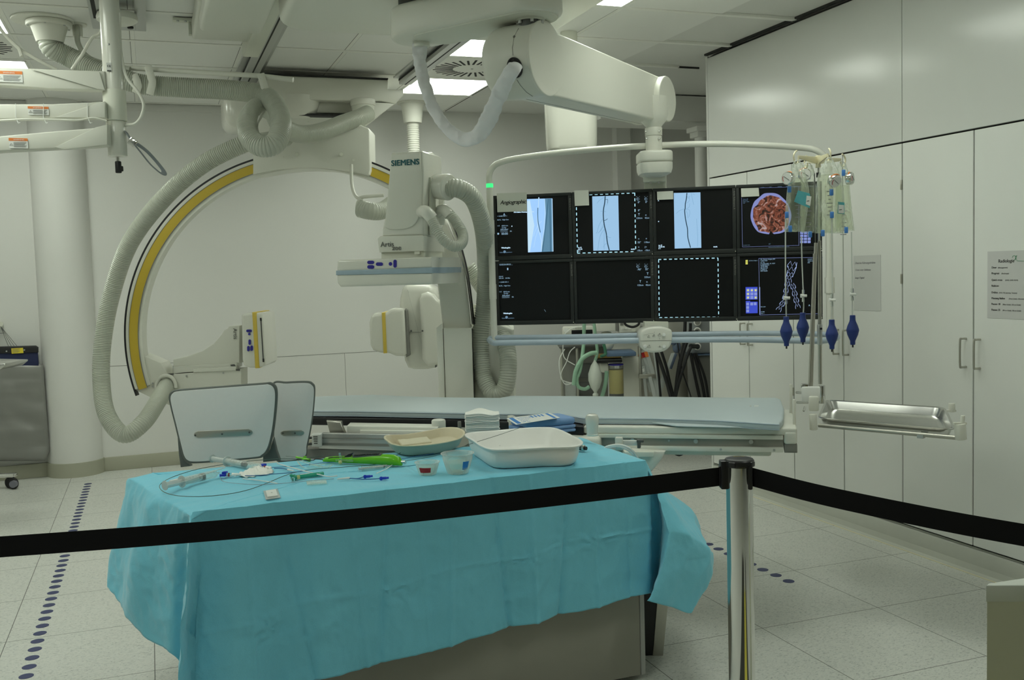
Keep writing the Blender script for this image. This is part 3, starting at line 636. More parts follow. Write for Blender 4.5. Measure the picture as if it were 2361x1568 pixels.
# ---- big rounded carriage between the rails + beam + boom
t = T('boom_carriage', 'large rounded white carriage running between the two ceiling rails at the top edge', 'ceiling carriage', (1.25, 4.6, 2.8))
def rrect(x0, x1, y0, y1, r, n=8):
    o = []
    for cx_, cy_, a0 in ((x1-r, y1-r, 0), (x0+r, y1-r, 90), (x0+r, y0+r, 180), (x1-r, y0+r, 270)):
        for k in range(n+1): a = math.radians(a0+90*k/n); o.append(V((cx_+r*math.cos(a), cy_+r*math.sin(a), 0)))
    return o
yfar = Zp(720, 75, 2.67).y
build('cover', MB().prism([p+V((0, 0, 2.67)) for p in rrect(Zp(651, 40, 2.67).x, 1.95, 3.2, yfar, 0.16)], (0, 0, 0.193), bev=0.035, seg=4), M_white, t)
bt = 2.50; P0 = W(972, 95, 4.25); P1 = W(1222, 42, 3.92)
dirb = V((P1.x-P0.x, P1.y-P0.y, 0)); Lb = dirb.length; dirb.normalize(); nb = V((-dirb.y, dirb.x, 0))
t = T('ceiling_beam', 'thick rounded white swivel beam above the cloth sleeve and the boom knuckle', 'ceiling beam', (P0+P1)/2)
rb = 0.128
out = []
for k in range(17): a = math.pi/2+math.pi*k/16; out.append(P0+dirb*(math.cos(a)*rb)+nb*(math.sin(a)*rb))
for k in range(17): a = -math.pi/2+math.pi*k/16; out.append(P1+dirb*(math.cos(a)*rb*1.0)+nb*(math.sin(a)*rb))
zbm = P0.z
out = [V((p.x, p.y, zbm)) for p in out]
build('beam_body', MB().prism(out, (0, 0, 0.135), bev=0.022, seg=4), M_white, t)
mid = (P0+P1)/2
build('swivel_hub', MB().cyl((P0.x+0.02, P0.y+0.05, zbm+0.13), (P0.x+0.02, P0.y+0.05, 2.672), 0.10, seg=40), M_darkgrey, t)
o2 = [V((p.x, p.y, 0)) for p in out]
cs = V((P0.x, P0.y, 0))
ins = []
for k in range(17): a = math.pi/2+math.pi*k/16; ins.append(P0+dirb*(0.08+math.cos(a)*rb*0.62)+nb*(math.sin(a)*rb*0.86))
for k in range(17): a = -math.pi/2+math.pi*k/16; ins.append(P1+dirb*(math.cos(a)*rb*0.86)+nb*(math.sin(a)*rb*0.86))
build('bottom_cover', MB().prism([V((p.x, p.y, zbm-0.005)) for p in ins], (0, 0, 0.012), bev=0.003), M_whitem, t)
build('cable_outlet', MB().cyl((P0.x, P0.y, zbm-0.025), (P0.x, P0.y, zbm), 0.034, seg=28, bev=0.004), M_white, t)
# ---- monitor boom: knuckle, tapered arm, swivel, column
K = W(1262, 134, 3.93); E = W(1540, 228, 5.02)
hd = V((E.x-K.x, E.y-K.y, 0)).normalized(); nn = V((hd.y, -hd.x, 0))  # nn points right and toward the viewer
if nn.dot(FW) > 0: nn = -nn
RK, RE = 0.146, 0.113
t = T('monitor_boom', 'large white cylindrical knuckle and tapered arm carrying the wall of monitors', 'ceiling boom', (E.x, E.y, 2.0))
build('knuckle_disc', MB().cyl(K-nn*0.012, K, RK, seg=72, bev=0.004), M_white, t)
build('knuckle', MB().tube([K-nn*x for x in (0.012, 0.05, 0.16, 0.20, 0.225, 0.24)], 1, 64, rfun=lambda i, r: [RK-0.003, RK-0.001, RK-0.001, RK-0.005, RK-0.02, RK-0.05][i]), M_white, t)
ad = (E-K).normalized(); ua = nn.cross(ad).normalized()
if ua.z < 0: ua = -ua
hull = []
sn = math.asin((RK-RE)/(E-K).length)
for k in range(25): a = math.pi/2-sn+math.pi*1.0*k/24+2*sn*(k/24); hull.append(K+ad*math.cos(a)*(RK-0.012)+ua*math.sin(a)*(RK-0.012))
for k in range(25): a = -math.pi/2+sn+(math.pi-2*sn)*k/24; hull.append(E+ad*math.cos(a)*(RE-0.003)+ua*math.sin(a)*(RE-0.003))
build('arm', MB().prism([p-nn*0.03 for p in hull], -nn*0.15, bev=0.012, seg=4), M_white, t)
build('arm_seam', MB().tube([p-nn*0.145 for p in hull], 0.0012, 6, closed=True), M_grey, t)
build('end_cap', MB().cyl(E-nn*0.185, E, RE, seg=56, bev=0.006), M_white, t)
Ec = E-nn*0.09
sx, sy = W(1507, 300, 5.0).x, W(1507, 300, 5.0).y
def zc(v): return W(1507, v, 5.0).z
build('swivel_cone', MB().lathe((sx, sy, 0), [(0.036, zc(297)), (0.042, zc(291)), (0.062, zc(280)), (0.075, zc(265)), (0.075, zc(225))], seg=40), M_white, t)
build('swivel_tube', MB().cyl((sx, sy, zc(314)), (sx, sy, zc(295)), 0.043, seg=36, bev=0.001).cyl((sx, sy, zc(352)), (sx, sy, zc(314.5)), 0.041, seg=36), M_white, t)
for u, v in ((1489, 304), (1520, 303), (1491, 320), (1520, 320)): build('bolt', MB().ell(W(u, v, 4.958), 0.007, 0.005, 0.007, seg=10), M_chrome, t)
hd2 = rrect(-0.083, 0.083, -0.11, 0.11, 0.05)
build('head_cover', MB().prism([V((sx, sy, zc(377)))+RT*p.x+FW*p.y for p in hd2], (0, 0, zc(351)-zc(377)), bev=0.012), M_white, t)
build('head_bottom', MB().ring_loft([[V((sx, sy, z))+RT*p.x*s_+FW*p.y*s_ for p in hd2] for z, s_ in ((zc(378), 0.985), (zc(392), 0.98), (zc(402), 0.90), (zc(408), 0.62), (zc(411), 0.3))]), M_white, t)
def on_knuckle(u, v):
    d = 3.4
    while d < 4.2:
        p = W(u, v, d); q = p-K; r = (q-nn*q.dot(nn)).length
        if r < RK-0.001: return p, (q-nn*q.dot(nn)).normalized()
        d += 0.001
    return W(u, v, 3.8), -FW
hp, hn = on_knuckle(1187, 156)
hx = hn.cross(nn).normalized()
build('hole_rim', MB().tube([hp+hn*0.001+hx*0.036*math.cos(a)+nn*0.030*math.sin(a) for a in [k*2*math.pi/28 for k in range(28)]], 0.004, 8, closed=True), M_rubber, t)
build('hole', MB().lathe(hp-hn*0.002, [(0.001, 0.005), (0.031, 0.005), (0.031, 0)], axis=hn, seg=28), M_gap, t)
zK = V((0, 0, zbm-0.028))

build('neck_ring', MB().cyl((P1.x, P1.y, zK.z+0.012), (P1.x, P1.y, zbm), 0.058, seg=36), M_chrome, t)
for k in range(6):
    a = k*math.pi/3+0.3; build('neck_bolt', MB().cyl((P1.x+0.05*math.cos(a), P1.y+0.05*math.sin(a), zK.z+0.002), (P1.x+0.05*math.cos(a), P1.y+0.05*math.sin(a), zbm-0.005), 0.007, seg=10), M_alu, t)
build('neck_core', MB().cyl((P1.x, P1.y, zK.z-0.07), (P1.x, P1.y, zbm), 0.045, seg=28), M_darkgrey, t)
b = MB(); jl = [on_knuckle(u, v) for u, v in ((1196, 66), (1186, 85), (1182, 110), (1183, 128))]
b.tube([p+n_*0.0018 for p, n_ in jl], 0.0009, 6); b.ell(jl[1][0], 0.006, 0.004, 0.006, seg=10)
jl = [on_knuckle(u, v) for u, v in ((1192, 184), (1200, 196), (1214, 212), (1228, 221))]; b.tube([p+n_*0.0018 for p, n_ in jl], 0.0009, 6)
build('joint_line', b, M_grey, t)
# cloth sleeve
def sleeve():
    pts = [(970, 92, 4.25), (968, 125, 4.25), (972, 165, 4.24), (983, 205, 4.22), (998, 245, 4.2), (1022, 285, 4.15), (1050, 312, 4.1), (1076, 322, 4.05), (1102, 312, 4.0), (1122, 285, 3.96), (1138, 250, 3.92), (1153, 215, 3.86), (1170, 180, 3.80), (1186, 156, 3.76), (1192, 150, 3.84)]
    P = resample(catmull([W(*p) for p in pts], 12), 0.008)
    n = len(P)
    def rf(i, r):
        s = i/n; w_ = 0.031-0.006*math.sin(3.14*min(1, s*1.9))+0.002*math.sin(3.14*max(0, (s-0.55)/0.45))
        if s > 0.86: w_ *= 1-0.35*(s-0.86)/0.14
        w_ *= 1+0.16*noise.noise(V((s*13, 1.3, 0)))
        return (w_, 0.012+0.005*noise.noise(V((s*22, 4, 2))))
    m = MB(); rg = []
    for i in range(n):
        tg = (P[min(i+1, n-1)]-P[max(i-1, 0)]).normalized(); u_ = tg.cross(FW).normalized(); w_ = tg.cross(u_).normalized(); ru, rw = rf(i, 1)
        rg.append([P[i]+u_*math.cos(a)*ru+w_*math.sin(a)*rw for a in [2*math.pi*k/18 for k in range(18)]])
    m.ring_loft(rg)
    for v in m.bm.verts:
        k = noise.noise(v.co*30)*0.005-(1-min(1, abs(noise.noise(V((v.co.x*22+v.co.z*14, v.co.y*20, v.co.z*34-v.co.x*10))))*5))*0.006; v.co += FW*k+RT*k*0.5
    return m
solo('cloth_sleeve', sleeve(), M_sleeve, 'crumpled white cloth sleeve drooping from the ceiling beam into the boom knuckle', 'cable sleeve', smooth=70)
# white hanging unit behind the boom
c0 = W(1318, 225, 6.0); c1 = W(1318, 345, 6.0)
t = T('hanging_unit', 'rounded white hanging ceiling housing behind the boom arm', 'ceiling unit', c1)
sec = [V((0, 0, 0))+RT*p.x+FW*p.y for p in rrect(-0.155, 0.155, -0.12, 0.12, 0.075)]
rings = []
for z, sw, sh in ((c1.z-0.012, 0.82, 0), (c1.z, 0.93, 0), (c1.z+0.02, 0.97, 0), (c1.z+0.2, 1.0, 0), (c0.z+0.05, 1.0, 0), (2.62, 1.0, 0)):
    rings.append([V((c1.x, c1.y, z))+p*sw for p in sec])
build('housing', MB().ring_loft(rings), M_whiteg, t)
build('ceiling_tube', MB().cyl((c1.x, c1.y, 2.6), (c1.x, c1.y, ZC), 0.05, seg=30), M_whitem, t)
build('cap', MB().ell(W(1335, 247, 5.87), 0.01, 0.004, 0.01, seg=12), M_white, t)
# ---- second ceiling duct with vertical hose behind the detector
f2 = Zp(950, 236, ZC)
t = T('ceiling_duct', 'white ceiling flange and short funnel above the vertical ribbed pipe in the middle', 'ceiling duct', (f2.x, f2.y, 2.7))
zf2 = ZC-0.17
build('flange', MB().cyl((f2.x, f2.y, ZC-0.014), (f2.x, f2.y, ZC), 0.125, seg=40), M_white, t)
build('funnel', MB().lathe((f2.x, f2.y, zf2), [(0.06, 0), (0.075, 0.0), (0.088, 0.12), (0.10, 0.156), (0.1, 0.16)], seg=40), M_white, t)
dd = V((f2.x, f2.y, 0)).dot(FW)
lowz = W(950, 480, dd).z
solo('ribbed_pipe', MB().hose([(f2.x, f2.y, zf2+0.02), (f2.x, f2.y, (zf2+lowz)/2), (f2.x-0.01, f2.y, lowz)], 0.052, pitch=0.018, depth=0.09), M_white, 'vertical ribbed white pipe dropping from the ceiling behind the lettered tower', 'hose')
# ================================================================== LATERAL IMAGING ARM (large ring with yellow track)
RC = W(720, 775, 6.4); RX = V((math.cos(math.radians(16)), -math.sin(math.radians(16)), 0)); RN = V((-RX.y, RX.x, 0))
def arcsw(mb, r0, r1, y0, y1, a0, a1, n=96, c=RC):
    rings = []
    for k in range(n+1):
        a = math.radians(a0+(a1-a0)*k/n); e = RX*math.cos(a)+UP*math.sin(a)
        rings.append([c+e*r0+RN*y0, c+e*r1+RN*y0, c+e*r1+RN*y1, c+e*r0+RN*y1])
    mb.ring_loft(rings); return mb
def slab(mb, pts, d, th, bev=0.0, seg=3, n=None):
    n = FW if n is None else n
    return mb.prism([W(u, v, d) for u, v in pts], n*th, bev=bev, seg=seg)
t = T('ring_imaging_arm', 'huge white ring arm with yellow track and black edge, hanging behind the table', 'x-ray machine', (RC.x, RC.y, 0.7))
m = MB(); arcsw(m, 1.082, 1.184, 0, 0.10, 48, 195); build('ring_body', m, M_white, t)
build('yellow_track', arcsw(MB(), 1.107, 1.161, -0.006, 0.01, 48, 195.5), M_yellow, t)
build('track_edge', arcsw(arcsw(MB(), 1.104, 1.107, -0.008, 0.0, 48, 195.5), 1.161, 1.164, -0.008, 0.0, 48, 195.5), M_grey, t)
build('edge_cable', arcsw(MB(), 1.186, 1.196, 0.0, 0.05, 47, 197), M_black, t)
m = MB(); slab(m, [(583, 402), (583, 268), (800, 272), (838, 291), (849, 295), (852, 300), (854, 392), (851, 402), (845, 404), (815, 396), (758, 388), (715, 386), (684, 387), (643, 391)], 6.36, 0.26, bev=0.008)
build('ring_bracket', m, M_white, t)
m = MB()
for u, v, r in ((684, 356, 0.011), (787, 356, 0.011), (815, 369, 0.008), (654, 362, 0.003), (671, 277, 0.005), (711, 280, 0.005)): m.cyl(W(u, v, 6.352), W(u, v, 6.37), r, seg=20)
build('screw_caps', m, M_whitem, t)
# end block and telescopic arm with the small panel
m = MB(); slab(m, [(326, 818), (371, 837), (387, 863), (399, 863), (556, 851), (556, 897), (430, 935), (405, 940), (350, 918), (313, 900), (308, 890), (345, 889)], 6.34, 0.16, bev=0.004); build('end_block', m, M_white, t)
m = MB(); m.tube([W(u, v, 6.335) for u, v in ((326, 820), (330, 850), (338, 888), (345, 889))], 0.0015, 6); m.tube([W(399, v, 6.335) for v in (843, 880)], 0.0012, 6); build('panel_seam', m, M_grey, t)
m = MB()
for u, v in ((352, 884), (352, 891), (397, 876), (404, 876), (430, 867), (515, 860)): m.cyl(W(u, v, 6.33), W(u, v, 6.35), 0.006, seg=12)
build('screw_caps', m, M_alu, t)
m = MB(); P = [W(383+22*math.cos(a), 890-24*math.sin(a), 6.30) for a in [math.radians(-10+200*k/20) for k in range(21)]]; m.tube(P, 0.012, 10); build('hose_port', m, M_white, t)
slabs = MB(); slab(slabs, [(399, 840), (399, 829), (430, 822), (465, 810), (492, 793), (510, 772), (517, 761), (524, 758), (528, 752), (552, 751), (552, 838), (546, 836), (545, 842), (399, 845)], 6.36, 0.13, bev=0.006)
build('detector_carrier', slabs, M_white, t)
m = MB(); slab(m, [(400, 845), (545, 838), (545, 849), (400, 861)], 6.35, 0.14, bev=0.002); slab(m, [(445, 851), (545, 845), (543, 854), (446, 859)], 6.33, 0.05, bev=0.002); build('slide_rail', m, M_whiteg, t)
m = MB(); slab(m, [(531, 841), (540, 840), (543, 844), (532, 844)], 6.345, 0.01); slab(m, [(544, 852), (553, 851), (553, 855), (544, 855)], 6.335, 0.01); slab(m, [(383, 862), (400, 861), (400, 864), (385, 865)], 6.335, 0.01); build('rail_gap', m, M_darkgrey, t)
m = MB(); slab(m, [(556, 727), (562, 723), (580, 721), (603, 721.5), (606, 726), (612, 840), (606, 846), (594, 848.5), (575, 848), (562, 843), (558, 830)], 6.30, 0.34, bev=0.018, seg=4); build('side_detector', m, M_whiteg, t)
m = MB(); slab(m, [(581, 720), (591, 720), (598, 849), (588, 849.5)], 6.295, 0.35, bev=0.006); build('yellow_bumper', m, M_yellow2, t)
m = MB()
def pill(mb, u, v, w_, h_, d, fr=None):
    P = []
    r = min(w_, h_)/2
    for cx_, cy_, a0 in ((w_/2-r, h_/2-r, 0), (-w_/2+r, h_/2-r, 90), (-w_/2+r, -h_/2+r, 180), (w_/2-r, -h_/2+r, 270)):
        for k in range(5): a = math.radians(a0+90*k/4); P.append((u+cx_+r*math.cos(a), v+cy_+r*math.sin(a)))
    if fr is None: mb.prism([W(x, y, d) for x, y in P], FW*0.006)
    else: mb.prism([Pl(x, y, fr[0], fr[1])-fr[1]*0.002*fr[2] for x, y in P], fr[1]*0.006*fr[2])
for q in ((574, 763, 13, 6), (574.5, 770.5, 5.5, 5.5), (575.5, 789, 5.5, 12.5), (572.5, 804, 5.5, 12.5), (580, 803, 5.5, 12.5)): pill(m, *q, 6.292)
build('keypad', m, M_navy, t)
m = MB(); slab(m, [(600.5, 737), (602, 737), (607.5, 829), (606, 829)], 6.294, 0.01); slab(m, [(599, 733), (602.5, 733), (603, 740), (599.5, 740)], 6.292, 0.01); slab(m, [(605, 827), (608.5, 827), (609, 835), (605.5, 835)], 6.292, 0.01); build('cover_slot', m, M_black, t)
m = MB(); txt_bm(m, 'Artis', 0.036, W(537.5, 757, 6.355), -UP, RT, depth=0.001)
me = m; build('lettering', me, M_inkg, t)
# tube unit at the right end of the ring
m = MB(); slab(m, [(926, 668), (932, 659), (938, 657), (990, 657), (1003, 665), (1010, 680), (1012, 700), (1012, 835), (1005, 848), (985, 853), (955, 853), (940, 849), (932, 832), (925, 760), (920, 705), (921, 690)], 6.20, 0.34, bev=0.045, seg=5); build('tube_housing', m, M_whiteg, t)
m = MB(); slab(m, [(966, 690), (970, 678), (985, 673), (1000, 678), (1010, 690), (1030, 700), (1030, 838), (1010, 845), (985, 846), (972, 830)], 6.15, 0.10, bev=0.03, seg=4); build('tube_housing_lobe', m, M_whiteg, t)
m = MB(); slab(m, [(934, 712), (938, 716), (944, 820), (936, 824)], 6.12, 0.3, bev=0.004); build('joint_plate', m, M_grey, t)
m = MB(); slab(m, [(851, 745), (855, 730), (862, 723), (880, 722), (890, 720), (897, 714), (905, 711), (928, 711), (932, 716), (937, 816), (932, 822), (912, 821), (898, 815), (875, 813), (860, 808), (853, 795)], 6.10, 0.28, bev=0.022, seg=4); build('collimator', m, M_whiteg, t)
m = MB(); slab(m, [(880, 721), (888, 720.5), (892, 814.5), (884, 815)], 6.094, 0.29, bev=0.004); build('yellow_bumper', m, M_yellow2, t)
m = MB(); m.tube([W(u, v, 6.195) for u, v in ((938, 766), (1010, 766))], 0.0012, 6); 
for u in (948, 974): m.cyl(W(u, 763, 6.14), W(u, 763, 6.21), 0.006, seg=10)
slab(m, [(1003, 843), (1006, 841), (1007, 846), (1003, 848)], 6.14, 0.02); build('seam_and_screws', m, M_darkgrey, t)
# ring carriage under the ceiling rails
YC = 6.84
t = T('ring_carriage', 'white angular ceiling carriage between the two rails, holding the ring arm', 'ceiling carriage', (1.2, 7.1, 2.5))
def ys(mb, pts, y, th, bev=0.0, seg=3): return mb.prism([Yp(u, v, y) for u, v in pts], V((0, th, 0)), bev=bev, seg=seg)
m = MB(); ys(m, [(602, 172), (895, 184), (895, 206), (930, 206), (931, 219), (912, 239), (880, 233), (602, 228)], YC, 0.62, bev=0.008); build('front_cover', m, M_white, t)
m = MB(); ys(m, [(812, 232), (912, 238), (842, 293), (838, 292), (830, 285)], YC+0.01, 0.4, bev=0.01); build('right_gusset', m, M_white, t)
m = MB(); ys(m, [(600, 226), (812, 230), (812, 262), (700, 260), (600, 262)], YC+0.12, 0.4, bev=0.01); build('lower_body', m, M_white, t)
m = MB(); ys(m, [(690, 261), (812, 264), (812, 268), (690, 266)], YC+0.05, 0.2); ys(m, [(600, 168), (895, 180), (895, 183), (600, 173)], YC-0.01, 0.03); build('dark_gap', m, M_gap, t)
c = Yp(680, 228, YC+0.15); m = MB(); m.lathe((c.x, c.y, c.z-0.145), [(0.001, 0), (0.06, 0.004), (0.11, 0.022), (0.15, 0.06), (0.168, 0.11), (0.17, 0.15)], seg=48); build('pivot_dome', m, M_whiteg, t)
c = Yp(572, 262, YC+0.25); m = MB(); m.box((c.x-0.17, c.y-0.22, c.z-0.125), (c.x+0.17, c.y+0.22, c.z+0.13), bev=0.075, seg=6); build('end_cap', m, M_whiteg, t)
c = Yp(837, 246, YC-0.06); m = MB(); m.lathe((c.x, c.y, c.z), [(0.078, 0.004), (0.078, 0), (0.07, -0.05), (0.045, -0.10), (0.012, -0.135), (0.001, -0.137)], seg=36); build('hose_socket', m, M_whitem, t)
m = MB(); m.cyl((c.x, c.y, c.z+0.004), (c.x, c.y, c.z+0.05), 0.085, seg=36, bev=0.01); build('socket_collar', m, M_white, t)
# ================================================================== FRONTAL ARM WITH LETTERED TOWER
TA = V((math.cos(math.radians(-36)), math.sin(math.radians(-36)), 0)); TB = V((-TA.y, TA.x, 0))   # table axes
p0 = W(996, 655, 4.78)
t = T('floor_imaging_arm', 'white floor-standing x-ray arm with lettered tower above a flat detector over the table', 'x-ray machine', (W(1060, 900, 5.3).x, W(1060, 900, 5.3).y, 0))
def fs(mb, pts, off, th, bev=0.0, seg=3): return mb.prism([Pl(u, v, p0, TB)+TB*off for u, v in pts], TB*th, bev=bev, seg=seg)
m = MB(); fs(m, [(776, 632), (997, 628), (996, 655.5), (784, 661.5), (777, 652)], 0, 0.43, bev=0.012); build('detector_lower_shell', m, M_whiteg, t)
m = MB(); fs(m, [(776, 626), (777, 603), (781, 599.5), (995, 592.5), (997, 618)], 0, 0.43, bev=0.012); build('detector_upper_shell', m, M_whiteg, t)
m = MB(); fs(m, [(775, 624), (998, 616.5), (998, 630), (775, 634.5)], -0.004, 0.438, bev=0.004); build('detector_strip', m, M_bluegloss, t)
m = MB()
FP = (p0, TB, 1)
for q in ((855, 605, 16, 8), (855, 615.5, 16, 8.5), (875, 609, 16.5, 8), (900.5, 608.5, 8, 8.5), (911, 608, 7.5, 18.5)): pill(m, *q, 0, FP)
SP = (p0+TA*0.001, TA, -1)
for u, v, w_, h_ in ((1012, 600, 5, 8.5), (1014.5, 610, 5, 8.5), (1020.5, 605, 5, 8), (1029, 605, 2, 8), (1032.5, 605, 2.4, 17)): pill(m, u, v, w_, h_, 0, SP)
build('keypad', m, M_navy, t)
m = MB(); fs(m, [(859, 550), (863, 545.5), (866, 543.5), (964, 541.5), (967, 545), (967, 578.5), (863, 582)], 0.06, 0.30, bev=0.004); build('rotation_collar', m, M_white, t)
m = MB(); fs(m, [(864, 581), (965, 578), (965, 594), (864, 598)], 0.08, 0.26, bev=0.003); build('collar_neck', m, M_whitem, t)
m = MB(); fs(m, [(868, 544), (868.5, 528), (874, 500), (880, 450), (884.5, 400), (888, 352), (890, 348.5), (960, 344), (963, 347), (965, 400), (965, 541.5)], 0.07, 0.27, bev=0.012, seg=3); build('tower', m, M_whiteg, t)
m = MB(); fs(m, [(874, 522), (880, 470), (886, 405), (889.5, 353), (958, 348.5), (960.5, 400), (960.5, 440), (959.5, 470), (957, 490), (953, 504), (947, 514), (939, 521), (929, 525.5), (917, 528), (900, 529), (885, 528)], 0.062, 0.04, bev=0.005, seg=3); build('tower_face', m, M_white, t)
def side(mb, pts, off, th, bev=0.0):
    q = Pl(964, 450, p0+TB*0.07, TB)
    return mb.prism([Pl(u, v, q, TA)+TA*off for u, v in pts], TA*th, bev=bev)
m = MB(); side(m, [(979, 352), (988, 351), (999, 362), (1007, 380), (1011, 400), (1013, 440), (1015, 508), (1008, 540), (994, 572), (984, 573), (978, 540), (977, 420)], 0.0, 0.022, bev=0.006); build('side_cover', m, M_white, t)
m = MB(); side(m, [(974.5, 410), (985, 411), (986, 470), (985, 542), (976.5, 542)], 0.03, 0.014, bev=0.002); build('side_strip', m, M_whitem, t)
m = MB(); side(m, [(976.5, 424), (983.5, 425), (983.5, 436), (976.5, 436)], 0.045, 0.001); build('type_label', m, M_inkg, t)
m = MB(); side(m, [(1002, 560), (968, 560), (968, 586), (985, 588), (994, 575)], -0.03, 0.03, bev=0.003); build('lower_bracket', m, M_whitem, t)
# lettering
def ptxt(parent, name, s, u, v, size, mt, off, wt=0.0, space=1.0):
    m = MB(); txt_bm(m, s, size, Pl(u, v, p0, TB)+TB*off, TA, UP, depth=0.0012, weight=wt, space=space); return build(name, m, mt, parent)
ptxt(t, 'maker_lettering', 'SIEMENS', 891, 380, 0.0385, M_teal_ink, 0.060, 0.0011, 1.04)
ptxt(t, 'model_lettering', 'Artis', 866.5, 569, 0.036, M_inkg, 0.058, 0.0)
ptxt(t, 'model_lettering_bold', 'zee', 893.5, 576.5, 0.034, M_grey, 0.058, 0.0012, 1.05)
# hoses on the tower
dq = 4.95
m = MB(); m.cyl(W(1004, 430, 4.99), W(1036, 432, 4.93), 0.062, 0.066, seg=36, bev=0.008); build('hose_socket', m, M_whiteg, t)
m = MB(); m.hose([W(1030, 434, 4.95), W(1060, 436, 4.95), W(1092, 460, 5.0), W(1113, 520, 5.1), W(1120, 600, 5.25), W(1118, 690, 5.35), W(1108, 780, 5.35), W(1113, 860, 5.32), W(1136, 905, 5.28), W(1163, 898, 5.25), W(1172, 850, 5.25), W(1168, 800, 5.3), W(1155, 770, 5.38)], 0.047, pitch=0.013, depth=0.07); build('ribbed_hose', m, M_hose, t)
m = MB(); m.hose([W(1079, 615, 5.75), W(1100, 645, 5.75), W(1125, 685, 5.7), W(1150, 740, 5.65)], 0.045, pitch=0.013, depth=0.07); build('ribbed_hose', m, M_hose, t)
m = MB(); m.tube(catmull([W(962, 497, 4.98), W(975, 488, 4.86), W(984, 490, 4.82), W(996, 504, 4.82)], 6), 0.031, 20); build('hose_elbow', m, M_whiteg, t)
m = MB(); m.tube(catmull([W(1006, 492, 5.1), W(1018, 484, 4.98), W(1028, 486, 4.93), W(1037, 497, 4.92)], 6), 0.028, 20); m.box((-0.03, -0.01, -0.07), (0.03, 0.01, 0.07), Fr(W(1012, 488, 5.08), RT, FW), bev=0.008); build('hose_elbow', m, M_whiteg, t)
m = MB(); m.hose([W(992, 500, 4.82), W(1003, 522, 4.8), W(1020, 550, 4.78), W(1045, 568, 4.78), W(1064, 562, 4.82), W(1067, 540, 4.87), W(1054, 515, 4.9), W(1037, 494, 4.92)], 0.026, pitch=0.010, depth=0.09); build('small_ribbed_hose', m, M_hose, t)
# curved column seen edge-on and its floor stand
m = MB(); slab(m, [(985, 470), (1003, 480), (1020, 495), (1034, 520), (1046, 548), (1060, 592), (1073, 645), (1082, 700), (1088, 760), (1088, 920), (1021, 920), (1021, 757), (1017, 720), (1008, 650), (996, 580)], 5.32, 0.32, bev=0.01); build('curved_column', m, M_white, t)
P = [(1036, 505), (1047, 535), (1060, 575), (1073, 628), (1082, 690), (1088, 748)]
m = MB(); m.tube(catmull([W(u, v, 5.30) for u, v in P], 8), 1, 8, flat=RT, rfun=lambda i, r: (0.008, 0.012)); build('column_rail', m, M_steel, t)
m = MB(); m.tube(catmull([W(u+5, v, 5.34) for u, v in P], 8), 1, 8, flat=RT, rfun=lambda i, r: (0.005, 0.02)); build('column_rail_edge', m, M_black, t)
zf_ = 0.0
def stand(mb, pts, d, th, bev):
    P = [W(u, v, d) for u, v in pts]; top = [p for p in P]
    lo = [V((P[-1].x, P[-1].y, 0)), V((P[0].x, P[0].y, 0))]
    return mb.prism(P+lo, FW*th, bev=bev)
m = MB(); stand(m, [(1006, 756), (1019, 746), (1020.5, 757)], 5.24, 0.45, 0.006); build('stand_panel', m, M_white, t)
m = MB(); stand(m, [(1022, 757), (1087, 757)], 5.25, 0.45, 0.004); build('stand_panel', m, M_white, t)
m = MB(); stand(m, [(1088.5, 757), (1098, 748), (1150, 745), (1185, 760)], 5.34, 0.42, 0.02); build('stand_panel', m, M_white, t)
m = MB(); stand(m, [(1020.4, 758), (1022.2, 758)], 5.27, 0.02, 0.0); stand(m, [(1087, 758), (1089, 758)], 5.28, 0.02, 0.0); build('panel_gap', m, M_gap, t)
m = MB(); c = W(1105, 748, 5.6); m.cyl(c, c+UP*0.09, 0.048, seg=28, bev=0.005).cyl(c+UP*0.09, c+UP*0.115, 0.032, seg=28, bev=0.008); build('top_knob', m, M_white, t)
m = MB(); m.ell(W(1158, 765, 5.42), 0.055, 0.06, 0.045, seg=24); build('hose_socket', m, M_whiteg, t)
# strap-held hose behind the tower
t = T('looped_hose_end', 'short ribbed hose in a white sling with a thin tube, left of the lettered tower', 'hose', W(840, 480, 5.7))
build('hose', MB().hose([W(829, 481, 5.62), W(855, 487, 5.6), W(880, 486, 5.65), W(905, 470, 5.75)], 0.05, pitch=0.012), M_hose, t)
build('hose_mouth', MB().tube([W(831+9*math.cos(a), 480+20*math.sin(a), 5.60) for a in [k*0.314 for k in range(20)]], 0.007, 8, closed=True), M_white, t)
build('sling_tube', MB().tube(catmull([W(810, 380, 5.8), W(811, 420, 5.75), W(816, 445, 5.7), W(826, 457, 5.65), W(840, 454, 5.6), W(885, 450, 5.6)], 8), 0.010, 12), M_white, t)
# ================================================================== PATIENT TABLE
zt = 0.875
t = T('patient_table', 'long white patient table with side rails, knobs and a slim black underside', 'examination table', (1.7, 3.9, 0))
near = [(712, 962), (1068, 967), (1250, 972), (1383, 985), (1600, 989), (1838, 993)]; 
Pn = [Zp(u, v, 0.843) for u, v in [(712, 962), (1068, 967), (1345, 982), (1838, 986)]]; Pf = [Zp(u, v, 0.843) for u, v in [(1828, 940), (1500, 930), (1180, 928), (712, 932)]]
A_ = Zp(1345, 983, 0.843); B_ = Zp(1838, 987, 0.843); ex = V((B_.x-A_.x, B_.y-A_.y, 0)); LR = ex.length; ex.normalize(); ey = V((-ex.y, ex.x, 0))
fr = Fr((B_.x, B_.y, 0), ex, ey)
m = MB(); m.box((-LR, 0.0, 0.812), (0.0, 0.52, 0.843), fr, bev=0.007, seg=3); build('table_top', m, M_white, t)
m = MB()
bl = [Pn[0], Pn[1], Zp(1345, 984, 0.843), Zp(1345, 936, 0.843), Pf[2], Pf[3]]
m.prism([V((p.x, p.y, 0.8425)) for p in bl], (0, 0, -0.037), bev=0.004); build('carbon_top', m, M_black, t)
